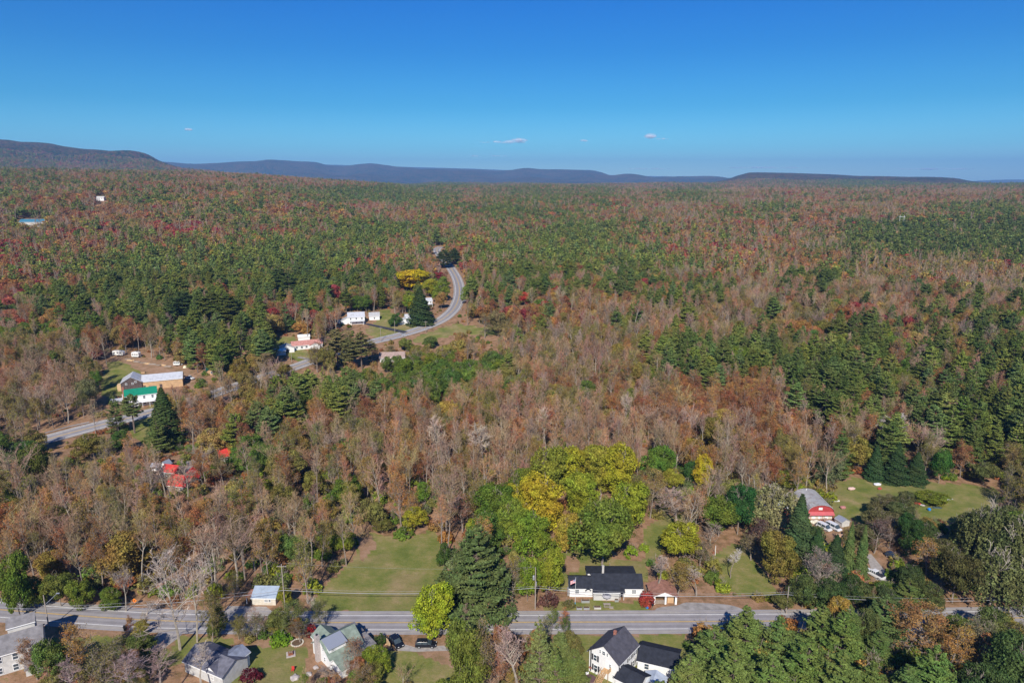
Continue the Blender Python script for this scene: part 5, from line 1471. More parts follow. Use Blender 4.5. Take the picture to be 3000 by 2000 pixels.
def shed(F, x0, x1, y0, y1, zlow, zhigh, low='-y', wall=None, roof=None, ov=.25, z0=-.3):
    """walls under one slope"""
    P = F.root; t = .14
    if low in ('-y', '+y'):
        a, b = (zlow, zhigh) if low == '-y' else (zhigh, zlow)
        if wall: MB().prism([(y0, z0), (y1, z0), (y1, b - .05), (y0, a - .05)], 'x', x0, x1).build('wall', wall, P)
        s = (b - a) / (y1 - y0)
        lo = y0 - (ov if low == '-y' else 0); hi = y1 + (ov if low == '+y' else 0)
        MB().prism([(lo, a + s * (lo - y0)), (hi, b + s * (hi - y1)), (hi, b + s * (hi - y1) + t), (lo, a + s * (lo - y0) + t)], 'x', x0 - ov, x1 + ov).build('roof', roof, P)
    else:
        a, b = (zlow, zhigh) if low == '-x' else (zhigh, zlow)
        if wall: MB().prism([(x0, z0), (x1, z0), (x1, b - .05), (x0, a - .05)], 'y', y0, y1).build('wall', wall, P)
        s = (b - a) / (x1 - x0)
        lo = x0 - (ov if low == '-x' else 0); hi = x1 + (ov if low == '+x' else 0)
        MB().prism([(lo, a + s * (lo - x0)), (hi, b + s * (hi - x1)), (hi, b + s * (hi - x1) + t), (lo, a + s * (lo - x0) + t)], 'y', y0 - ov, y1 + ov).build('roof', roof, P)

def window(F, side, u, z, pos, w=.9, h=1.3, shutters=False, nm='window', muntins=False, glass=None):
    """side: which wall plane ('-y','+y','-x','+x'); u along it, pos: coordinate of that plane"""
    P = F.root; g = glass or M_GLASS
    sgn = -1 if side[0] == '-' else 1
    def bx(mb, u0, u1, z0, z1, d0, d1):
        a, b = pos + sgn * d0, pos + sgn * d1
        a, b = min(a, b), max(a, b)
        if side[1] == 'y': mb.box(u0, u1, a, b, z0, z1)
        else: mb.box(a, b, u0, u1, z0, z1)
        return mb
    fr = MB()
    for (a, b, c, d) in ((u - w/2 - .09, u + w/2 + .09, z + h, z + h + .1), (u - w/2 - .09, u + w/2 + .09, z - .1, z), (u - w/2 - .09, u - w/2, z, z + h), (u + w/2, u + w/2 + .09, z, z + h), (u - w/2, u + w/2, z + h/2 - .04, z + h/2 + .04)):
        bx(fr, a, b, c, d, .005, .09)
    if muntins:
        for k in (1, 2, 3): bx(fr, u - w/2 + w*k/4 - .025, u - w/2 + w*k/4 + .025, z + .001, z + h - .001, .006, .08)
    f = fr.build(nm, M_TRIM, P)
    bx(MB(), u - w/2 + .001, u + w/2 - .001, z + .001, z + h - .001, .012, .04).build('pane', g, f)
    if shutters:
        for s in (-1, 1):
            c = u + s * (w/2 + .32)
            bx(MB(), c - .2, c + .2, z - .05, z + h + .05, .006, .06).build('shutter', M_SHUT, P)
def door(F, side, u, pos, w=.95, h=2.05, m=None, z=0.05):
    P = F.root; sgn = -1 if side[0] == '-' else 1
    a, b = sorted((pos + sgn * .006, pos + sgn * .07))
    mb = MB()
    if side[1] == 'y': mb.box(u - w/2, u + w/2, a, b, z, z + h)
    else: mb.box(a, b, u - w/2, u + w/2, z, z + h)
    return mb.build('door', m or M_SHUT, P)

def small(name, px, py, rot, label, cat, group=None):
    return tag(empty(name, G(px, py), R_(rot)), label, cat, group)
# ------------------------------------------------------------------ houses and barns
# white house with the long black roof
F = Frame('white_house', G(1668.5, 1747), R_(-.4), 'long low white house with a black roof behind the grass verge and planters', 'house')
gable(F, 0, 5.9, 0, 5.6, 2.65, 4.25, wall=M_WALLW, roof=M_BLACKROOF, ridge=2.6)
gable(F, 6.0, 18.9, 0.02, 6.4, 2.66, 4.9, wall=M_WALLW, roof=M_BLACKROOF, ridge=2.9)
gable(F, 6.1, 12.6, -1.5, 2.0, 2.45, 3.62, wall=M_WALLG, roof=M_BLACKROOF, ridge=1.95, ovg=.3)
shed(F, 5.2, 17.9, 5.4, 10.0, 2.7, 3.35, low='+y', wall=M_WALLW, roof=M_BLACKROOF)
shed(F, 12.75, 14.1, -1.45, 0.0, 2.2, 2.6, low='-y', wall=None, roof=M_BLACKROOF, ov=.1)
for x in (12.9, 13.9): MB().box(x - .05, x + .05, -1.4, -1.3, 0, 2.15).build('porch_post', M_TRIM, F.root)
gable(F, 4.1, 5.4, -.75, -.01, 2.2, 2.6, axis='y', wall=None or M_TRIM, roof=M_BLACKROOF, ov=.1, z0=2.1, name='door_canopy')
window(F, '-y', 1.9, 1.05, 0, 1.0, 1.05, muntins=True); window(F, '-y', 16.7, 1.05, 0.02, 1.0, 1.05, muntins=True); window(F, '-y', 9.3, 1.0, -1.5, 1.9, 1.0, muntins=True)
door(F, '-y', 4.8, 0, m=M_TRIM); door(F, '-y', 13.4, 0.02, m=M_SHUT)
MB().box(8.7, 9.25, 3.4, 3.95, 3.6, 6.7).box(8.65, 9.3, 3.35, 4.0, 6.7, 6.8).build('chimney', M_CONC, F.root)
MB().box(-.5, -.08, .4, 1.6, -.1, 1.9).build('gas_tank_cover', M_GALV, F.root)

# red-brown garage with two flags of ivy
F = Frame('garage', G(1909, 1769), R_(-1), 'small open-fronted garage with a red-brown leaf-covered roof', 'garage')
for (a, b, z0, z1) in ((0, .9, -.1, 2.25), (3.3, 3.75, -.1, 2.25), (5.9, 6.4, -.1, 2.25)): MB().box(a, b, 0, .25, z0, z1).build('front_wall', M_TRIM, F.root)
MB().prism([(0, 2.25), (6.4, 2.25), (3.2, 3.62)], 'y', .0, .2).build('gable_wall', M_TRIM, F.root)
MB().box(0, .2, .26, 5.5, -.1, 2.2).build('side_wall', M_TRIM, F.root); MB().box(6.2, 6.4, .26, 5.5, -.1, 2.2).build('side_wall', M_TRIM, F.root); MB().box(.21, 6.19, 5.3, 5.5, -.1, 2.2).build('back_wall', M_OLDWOOD, F.root)
MB().prism([(-.4, 2.1), (3.2, 3.65), (6.8, 2.1), (6.8, 2.26), (3.2, 3.81), (-.4, 2.26)], 'y', -.35, 5.8).build('roof', M_REDROOF, F.root)
MB().box(1.0, 3.2, .05, .12, .1, 1.2).build('railing_panel', M_OLDWOOD, F.root)
MB().box(4.1, 5.7, .6, 1.4, .0, 1.5).build('stored_cabinet', M_PLY, F.root)

# tall white house
F = Frame('white_farmhouse', (17.0, 130.6, 0), R_(-39), 'tall two-storey white house with a charcoal gable roof on the near side of the road', 'house')
gable(F, 0, 7.3, 0, 8.3, 5.2, 7.9, axis='y', ov=.4, wall=M_WALLW, roof=M_DARKROOF)
window(F, '-y', 1.55, 3.3, 0, .75, 1.4, shutters=True); window(F, '-y', 1.75, .8, 0, .85, 1.4, shutters=True)
window(F, '-y', 3.65, 5.75, 0, .7, .8); window(F, '-y', 2.75, 5.8, 0, .3, .75); window(F, '-y', 4.55, 5.8, 0, .3, .75)
window(F, '-y', 5.3, 3.4, 0, .4, .75); window(F, '-y', 6.2, 1.2, 0, .4, .7)
door(F, '-y', 4.6, 0, z=2.75, m=M_TRIM)
for (y, z) in ((1.2, 3.2), (4.8, 3.2), (7.0, 3.2), (6.6, .7)): window(F, '+x', y, z, 7.3, .8, 1.4, shutters=True)
MB().box(3.2, 3.75, 4.6, 5.15, 7.3, 8.7).box(3.15, 3.8, 4.55, 5.2, 8.7, 8.78).build('chimney', M_BRICK, F.root)
MB().cyl((.55, -.22), .13, .4, 6.2).cyl((.55, -.22), .2, 6.2, 6.35).build('stove_pipe', M_SHUT, F.root)
MB().box(.2, .75, -.35, -.03, .9, 1.3).build('pipe_box', M_BRICK, F.root)
stair = empty('outside_stair', F.loc, F.rot); stair.parent = F.root; stair.matrix_parent_inverse = F.root.matrix_world.inverted(); stair.location = (0, 0, 0); stair.rotation_euler = (0, 0, 0); stair.matrix_parent_inverse = Matrix()
MB().box(3.9, 5.6, -1.3, -.02, 2.6, 2.72).build('landing', M_WOOD, stair)
for i in range(13): MB().box(4.0, 5.0, -1.3 - .3 * (i + 1), -1.3 - .3 * i - .03, 2.5 - .2 * i, 2.55 - .2 * i).build('step', M_WOOD, stair)
for x in (3.92, 5.02):
    MB().prism([(-1.3, 2.6), (-5.3, .02), (-5.3, -.2), (-1.3, 2.35)], 'x', x, x + .06).build('stringer', M_WOOD, stair)
    MB().prism([(-1.3, 3.6), (-5.3, 1.0), (-5.3, .9), (-1.3, 3.5)], 'x', x, x + .06).build('handrail', M_WOOD, stair)
    for k in range(5): MB().box(x, x + .06, -1.5 - k * .9, -1.44 - k * .9, 2.4 - k * .58, 3.45 - k * .585).build('post', M_WOOD, stair)
MB().box(5.55, 5.61, -1.3, -.05, 2.73, 3.6).build('rail_panel', M_WOOD, stair)
for x, y in ((3.95, -1.25), (5.5, -1.25)): MB().box(x, x + .1, y, y + .1, 0, 2.6).build('post', M_WOOD, stair)
# annex of the tall white house, then its garage
gable(F, 7.32, 12.8, -1.2, 4.0, 2.7, 4.0, axis='x', wall=M_WALLW, roof=M_BLACKROOF, ov=.3)
window(F, '-y', 9.6, .8, -1.2, .8, 1.2)
F = Frame('dark_roof_garage', G(1845, 1990), R_(-20), 'low garage with a nearly black roof in the shade beside the tall white house', 'garage')
gable(F, 1.0, 9.5, 3.5, 10.2, 2.6, 4.0, axis='x', wall=M_WALLW, roof=M_BLACKROOF, ov=.3)
window(F, '-y', 3.0, .9, 3.5); 
F = Frame('blue_tarp_shelter', G(1880, 2020), R_(-25), 'pale shelter with a sun-spotted blue-white roof at the bottom edge under the pines', 'shelter')
gable(F, 0, 4.5, 0, 3.5, 2.0, 2.9, axis='y', wall=M_WALLG, roof=metal_roof('pale_tarp', (.60, .66, .74)), ov=.2)

# green-roofed white house, bottom centre
F = Frame('green_roofed_house', (-42.8, 133.5, 0), R_(43.5), 'white house with a sage green roof, a grey dormer and a tall stone chimney', 'house')
# x runs along the ridge, y across it (positive: towards the left of the picture)
gable(F, 0, 8.3, -4.0, 4.0, 2.7, 5.3, wall=M_WALLW, roof=M_GREENROOF, ov=.35)
shed(F, .6, 7.6, -8.0, -3.9, 1.9, 2.75, low='-y', wall=M_WALLW, roof=M_GREENROOF, ov=.2)
gable(F, 1.2, 5.8, 2.6, 6.6, 2.5, 4.1, axis='y', wall=M_WALLW, roof=M_GREENROOF, ov=.3)
MB().prism([(-.3, 5.42), (-.3, 4.0), (-3.0, 3.45), (-3.0, 4.55)], 'x', .35, 4.6).build('dormer_wall', M_WALLW, F.root)
MB().prism([(-.05, 5.48), (-3.35, 4.5), (-3.35, 4.62), (-.05, 5.6)], 'x', .1, 4.85).build('dormer_roof', M_GALV, F.root)
window(F, '-y', 1.3, 3.75, -3.0, .8, .5)
MB().box(-.95, -.02, .3, 1.3, -.2, 6.4).box(-1.0, .02, .25, 1.35, 6.4, 6.5).build('chimney', M_STONE, F.root)
MB().cyl((-.48, .8), .22, 6.5, 6.85).build('chimney_flue', M_SHUT, F.root)
window(F, '-x', -1.0, 3.3, 0, .5, .8); window(F, '-x', -1.5, .9, 0, .55, 1.0); window(F, '-x', 2.6, .9, 0, .7, 1.0)
shed(F, 8.35, 11.0, 0.3, 4.3, 2.3, 2.8, low='+x', wall=None, roof=M_GREYROOF, ov=.15)
for x, y in ((10.8, .5), (10.8, 4.0)): MB().box(x, x + .12, y, y + .12, 0, 2.3).build('porch_post', M_TRIM, F.root)
shed(F, 7.8, 10.6, -5.6, -1.0, 2.2, 2.7, low='-y', wall=M_WALLW, roof=M_GREYROOF, ov=.15)
window(F, '-y', 2.0, .7, -8.0, .9, .8); window(F, '-y', 5.0, .7, -8.0, .9, .8); window(F, '-y', 9.2, .9, -5.6, .9, .9)

# grey house bottom left
F = Frame('grey_house', G(0, 2040), R_(32), 'big pale grey two-storey house with a raised attic, cut off by the lower left corner', 'house')
ax, ay = F.at(124, 1880, 5.0)
gable(F, ax - 16, ax, ay - .2, ay + 7.4, 5.0, 7.2, wall=M_WALLG, roof=M_GREYROOF, ov=.35)
bx_, by_ = F.at(72, 1845, 6.4)
gable(F, bx_ - 3.0, bx_ + 2.0, by_ - .2, by_ + 3.6, 8.2, 9.3, wall=M_WALLG, roof=M_GREYROOF, ov=.3, z0=5.0, name='attic_wall')
for k in range(4): window(F, '-y', ax - 2.2 - k * 2.9, 3.0, ay - .2, .95, 1.4); window(F, '-y', ax - 2.4 - k * 2.9, .4, ay - .2, .95, 1.4)
shed(F, ax - 3.4, ax + .9, ay - 3.6, ay - .22, 1.6, 2.9, low='-y', wall=M_WALLG, roof=M_GREYROOF, ov=.2)
# grey-blue roofed house bottom left centre
F = Frame('slate_roofed_house', G(640, 2030), R_(-26), 'white house with slate-grey roofs behind leafless branches at the bottom edge', 'house')
a0, b0 = F.at(598, 1898, 4.2)
gable(F, a0 - 2.2, a0 + 9.5, b0 - 3.6, b0 + 3.2, 2.9, 4.6, axis='x', wall=M_WALLG, roof=shingles('slate_shingles', (.13, .13, .16)), ov=.35)
a1, b1 = F.at(692, 1900, 4.2)
gable(F, a1 - 1.9, a1 + 2.3, b1 - 3.0, b1 + 1.4, 3.3, 4.3, axis='y', wall=M_WALLW, roof=shingles('blue_grey_shingles', (.19, .21, .27)), ov=.3)
gable(F, a1 - 2.4, a1 + 1.2, b1 - 6.5, b1 - 3.02, 3.0, 4.1, axis='y', wall=M_WALLW, roof=shingles('slate_shingles_dark', (.10, .10, .13)), ov=.3)
window(F, '-y', a1 - .3, 1.0, b1 - 6.5, .8, 1.3)

# blue-roofed shed
F = frame_px('blue_roofed_shed', (739, 1771), (808, 1772), 'cream block shed with a pale blue metal roof on the far verge', 'shed')
w = 6.1
gable(F, 0, w, 0, 4.6, 2.1, 3.5, wall=M_WALLC, roof=M_BLUEROOF, ov=.25, ridge=3.0)
shed(F, -1.6, -.02, .3, 3.6, 1.9, 2.3, low='-x', wall=None, roof=M_REDROOF, ov=.12)
for y in (.4, 3.4): MB().box(-1.6, -1.45, y, y + .14, -.1, 1.85).build('post', M_TRIM, F.root)
window(F, '-y', 3.7, .95, 0, .8, .7, muntins=True); window(F, '-y', 4.6, .95, 0, .5, .7)

# red arched barn
F = frame_px('red_arched_barn', (2368, 1519), (2437, 1519), 'red-fronted barn with a curved ribbed metal roof and a white lower front', 'barn')
W_ = (G(2437, 1519) - G(2368, 1519)).length; Ln = 12.0
arc = [(W_/2 - (W_/2 + .35) * math.cos(math.pi * k / 14), 2.3 + 2.5 * math.sin(math.pi * k / 14) ** .9) for k in range(15)]
MB().prism([(0, -.3), (W_, -.3)] + [(x, z - .12) for x, z in arc[::-1][1:-1]], 'y', .05, Ln - .1).build('wall', M_REDWALL, F.root)
MB().prism(arc + [(x, z + .14) for x, z in arc[::-1]], 'y', -.3, Ln).build('roof', M_RUSTY, F.root)
rb = MB()
for k in range(19):
    for i in range(14):
        (x0, z0), (x1, z1) = arc[i], arc[i+1]
        rb.hexa([(x0, -.2 + k * .66, z0 + .13), (x1, -.2 + k * .66, z1 + .13), (x1, -.1 + k * .66, z1 + .13), (x0, -.1 + k * .66, z0 + .13), (x0, -.2 + k * .66, z0 + .2), (x1, -.2 + k * .66, z1 + .2), (x1, -.1 + k * .66, z1 + .2), (x0, -.1 + k * .66, z0 + .2)])
o = rb.build('roof_rib', M_GALV, F.root); o['kind'] = 'stuff'
MB().box(.1, W_ - .1, -.04, .04, -.2, 1.75).build('white_front', M_TRIM, F.root)
MB().hexa([(-.3, -1.2, 1.75), (W_ + .3, -1.2, 1.75), (W_ + .3, .04, 2.35), (-.3, .04, 2.35), (-.3, -1.2, 1.83), (W_ + .3, -1.2, 1.83), (W_ + .3, .04, 2.43), (-.3, .04, 2.43)]).build('front_canopy', mat('faded_red_metal', (.50, .12, .13), .6, var=.1), F.root)
MB().box(W_/2 - .75, W_/2 + .45, -.02, .03, 3.1, 3.9).build('sign_board', M_TRIM, F.root)
for x in (.3, 2.2, W_/2 + .6, W_ - 1.2): MB().box(x, x + .9, -.07, -.045, 0, 1.6).build('door', M_WALLC, F.root)
MB().cyl((W_ * .45, 10.8), .15, 4.4, 5.3).build('vent_pipe', M_TRIM, F.root)
for x in (0, W_ * .5, W_ - .12): MB().box(x, x + .12, -1.15, -1.03, -.1, 1.76).build('canopy_post', M_REDWALL, F.root)
F = frame_px('long_metal_roofed_shed', (2240, 1500), (2338, 1508), 'long shed with a bright metal roof half hidden by the weeping willow', 'shed')
gable(F, -8, 10.2, 0, 7, 2.4, 4.6, wall=M_REDWALL, roof=M_STEEL, ov=.3)
F = frame_px('small_white_shed', (2466, 1544), (2488, 1540), 'little shed with a pale metal roof right of the parked vans', 'shed')
gable(F, 0, 2.9, 0, 3.0, 1.7, 2.4, axis='y', wall=M_WALLG, roof=M_GALV, ov=.2)

# green metal roof house and L-shaped barn, left
F = frame_px('green_metal_roof_house', (369, 1194), (383, 1196), 'white two-storey house with a bright green metal roof by the left road', 'house')
F.root.rotation_euler.z = F.rot = R_(28); F.u = Vector((math.cos(F.rot), math.sin(F.rot), 0)); F.v = Vector((-math.sin(F.rot), math.cos(F.rot), 0))
gable(F, 0, 13.5, 0, 6.6, 5.4, 7.8, wall=M_WALLW, roof=M_GREENMETAL, ov=.3)
MB().box(-.8, -.02, 3.0, 4.1, -.3, 9.2).build('chimney', M_BRICK, F.root)
shed(F, -1.2, 3.0, 6.62, 9.4, 3.6, 4.8, low='+y', wall=M_WALLW, roof=M_STEEL)
shed(F, -6.0, -1.3, 3.8, 7.5, 2.3, 2.9, low='-y', wall=M_OLDWOOD, roof=M_STEEL)
for x in (1.5, 4.5, 8, 11.5): window(F, '-y', x, 3.4, 0, .9, 1.3); window(F, '-y', x, .7, 0, .9, 1.4)
window(F, '-x', 1.6, 3.4, 0); window(F, '-x', 1.6, .8, 0)
shed(F, 4.0, 13.0, -2.6, -.02, 2.3, 2.8, low='-y', wall=None, roof=M_TRIM, ov=.1)
for x in (4.1, 7, 10, 12.8): MB().box(x, x + .15, -2.5, -2.35, -.2, 2.25).build('porch_post', M_TRIM, F.root)
F = Frame('barn', G(390, 1146), R_(22), 'L-shaped barn with a grey metal roof, its front dark boards and its wing bare plywood', 'barn')
gable(F, -5.0, 4.2, 0, 11.0, 4.6, 7.3, axis='y', wall=M_BARNWOOD, roof=M_STEEL, ov=.35)
gable(F, 4.22, 22.5, .8, 9.0, 4.3, 6.6, wall=M_PLY, roof=M_STEEL, ov=.35)
MB().box(-7.0, -5.02, 2.0, 5.5, -.3, 3.3).build('side_shed', M_TAN, F.root)
for x, z in ((-2.6, 3.6), (.2, 3.6), (1.6, 4.4)): window(F, '-y', x, z, 0, .7, .8)
MB().box(7, 9.6, .7, .79, .2, 1.8).build('door', M_OLDWOOD, F.root); door(F, '-y', 12.5, .8, 1.2, 2.1, M_BARNWOOD); door(F, '-y', 5.2, .8, 1.0, 2.1, M_BARNWOOD)
for y in (2.5, 6): window(F, '-x', y, 2.0, -5.0, 1.0, 1.2)

# far white houses
def cottage(name, a, w, d, ze, zr, rot, label, wall=None, roof=None, axis='x', wins=3, floors=2, cat='house', porch=True):
    F = Frame(name, G(*a), R_(rot), label, cat)
    gable(F, 0, w, 0, d, ze, zr, axis=axis, wall=wall or M_WALLW, roof=roof or M_STEEL, ov=.35)
    for k in range(wins):
        for f_ in range(floors): window(F, '-y', w * (k + .5) / wins, .8 + 2.5 * f_, 0, .9, 1.2)
    if porch:
        shed(F, w * .15, w * .95, -2.2, -.02, 2.2, 2.7, low='-y', wall=None, roof=roof or M_STEEL, ov=.1)
        for x in (w * .2, w * .9): MB().box(x, x + .15, -2.1, -1.95, -.2, 2.2).build('porch_post', M_TRIM, F.root)
    return F
F = cottage('white_two_storey_house', (1020, 951), 11.0, 8.0, 5.0, 7.6, 14, 'largest of the far white houses, with a porch roof, left of the road bend')
shed(F, -4.5, -.02, 1.0, 6.0, 2.5, 4.6, low='-x', wall=M_WALLW, roof=M_STEEL)
MB().box(-7.5, -5.0, 3.5, 6.5, -.2, 2.7).build('side_shed', M_WALLW, F.root)
cottage('white_garage', (1082, 938), 7.0, 6.5, 2.9, 4.8, 12, 'small white garage between the two far white houses', wins=1, floors=1, porch=False, axis='x', roof=metal_roof('pale_roof', (.55, .54, .52)))
F = cottage('white_cottage', (1190, 951), 8.0, 6.5, 4.6, 6.6, 20, 'far white cottage with a porch beside the big dark spruce', axis='x', wins=3)
shed(F, -4.2, -.02, 1.0, 6.0, 2.4, 3.8, low='-x', wall=M_WALLW, roof=M_STEEL)
cottage('small_white_house', (1246, 900), 5.5, 6, 4.6, 6.4, 20, 'tiny white house peeping out of yellow trees inside the road bend', wins=2)
F = Frame('pink_roofed_house', G(862, 1026), R_(24), 'low ranch house with a faded red-pink roof and a white wall', 'house')
gable(F, -1.0, 16.5, 0, 8.0, 2.7, 4.6, wall=M_WALLW, roof=M_PINKROOF, ov=.4)
gable(F, 9.0, 14.6, -2.6, 1.5, 2.7, 4.1, axis='y', wall=M_WALLW, roof=M_PINKROOF, ov=.35)
for x in (1.5, 4.5, 7.2): window(F, '-y', x, .9, 0, 1.2, 1.1)
F2 = Frame('white_garage', G(836, 1034), R_(24), 'white garage against the left end of the pink-roofed house', 'garage')
gable(F2, -2.5, 5.2, 0, 7, 2.8, 4.4, axis='y', wall=M_WALLW, roof=metal_roof('pale_roof_grey', (.6, .6, .58)), ov=.3)
MB().box(-1.0, 2.2, -.06, -.01, 0, 2.2).build('garage_door', M_SHUT, F2.root)
F2 = Frame('white_shed', G(806, 1042), R_(20), 'low white outbuilding farthest left of the pink-roofed house', 'shed')
gable(F2, -1, 6.0, 0, 6, 2.4, 3.4, axis='x', wall=M_WALLW, roof=M_TRIM, ov=.3)
F2 = Frame('white_shed', G(874, 998), R_(20), 'small white shed behind the pink-roofed house', 'shed')
gable(F2, 0, 7.0, 0, 5, 2.3, 3.2, axis='x', wall=M_WALLW, roof=M_TRIM, ov=.3)
F = Frame('brown_roofed_house', G(1113, 1061), R_(8), 'low house with a tan-brown roof half hidden by round green trees', 'house')
gable(F, 0, 14.0, 0, 8.0, 2.6, 4.8, wall=M_WALLG, roof=M_BROWNROOF, ov=.5)
F = Frame('far_white_house', G(282, 588), R_(4), 'lonely white house high on the forested rise at far left', 'house')
gable(F, 0, 12, 0, 8, 4.8, 6.8, wall=M_WALLW, roof=M_WALLG, ov=.3, z0=-4); 
for x in (2, 5, 9): window(F, '-y', x, 2.8, 0, 1.2, 1.3)
F = Frame('blue_roofed_barn', G(56, 664), R_(2), 'long barn with a bright blue metal roof in the red trees at far left', 'barn')
gable(F, 0, 32, 0, 12, 5.5, 8.6, wall=M_WALLG, roof=metal_roof('blue_metal_roof', (.07, .24, .34)), ov=.4, z0=-4)
# red roofs in the wood
def redhouse(a, w, d, rot, label, ze=2.6, zr=5.0, axis='x', wall=None):
    F = Frame('red_roofed_cabin', G(*a), R_(rot), label, 'cabin')
    gable(F, 0, w, 0, d, ze, zr, axis=axis, wall=wall or M_OLDWOOD, roof=M_RED, ov=.45)
    for x in (w * .3, w * .7): window(F, '-y', x, .8, 0, 1.0, 1.1)
redhouse((492, 1438), 7.8, 6.5, -14, 'largest of the bright red roofs behind leafless trees at left')
redhouse((533, 1426), 5.0, 6.0, 10, 'red-roofed cabin at the right end of the largest red roof', zr=4.8, axis='y')
redhouse((474, 1398), 6.0, 5.0, -14, 'small red roof just above the largest red one', zr=4.2)
redhouse((646, 1358), 6.5, 6.0, 34, 'separate red roof up the lane, right of the other red roofs', zr=4.6)
cottage('white_playhouse', (472, 1376), 2.6, 2.6, 2.3, 3.4, -20, 'tiny white playhouse above the red roofs', wins=1, floors=1, porch=False, axis='y', roof=M_GALV, cat='playhouse')
cottage('white_shed', (444, 1378), 2.6, 2.2, 1.8, 2.5, -10, 'small white shed left of the white playhouse', wins=1, floors=1, porch=False, cat='shed')
cottage('plywood_shed', (607, 1100), 4.6, 5.0, 2.6, 3.8, 30, 'small tan shed with a dark green roof at the right end of the clearing', wall=M_PLY, roof=metal_roof('dark_green_metal', (.02, .12, .08)), wins=1, floors=1, porch=False, axis='y', cat='shed')
# camp trailers in the trees right of the clearing
for i, (x, y, w, r, c, l) in enumerate(((530, 985, 8, 5, (.6, .5, .5), 'pinkish trailer home among the pines above the clearing'), (585, 968, 10, 10, (.66, .66, .68), 'long white trailer home below the tall paired pines'), (555, 1005, 9, 0, (.6, .6, .6), 'grey trailer home behind leafless trees above the clearing'),
                                    (640, 1012, 8, 15, (.45, .34, .32), 'brown-roofed trailer home right of the tall paired pines'), (868, 968, 11, 12, (.7, .7, .7), 'white trailer home hidden behind the pines above the pink-roofed house'), (800, 918, 7, 20, (.66, .67, .7), 'small pale cabin far above the pink-roofed house'),
                                    (505, 1030, 6, 5, (.62, .56, .48), 'cream trailer at the upper edge of the clearing'))):
    F = Frame('trailer_home', G(x, y), R_(r), l, 'trailer home')
    gable(F, -w/2, w/2, 0, 3.6, 2.5, 3.1, wall=M_WALLG, roof=mat(f'trailer_roof_{["a","b","c","d","e","f","g"][i]}', c, .6, var=.08), ov=.15)
    for q in (-.3, .1, .35): window(F, '-y', w * q, 1.0, 0, .9, .8)
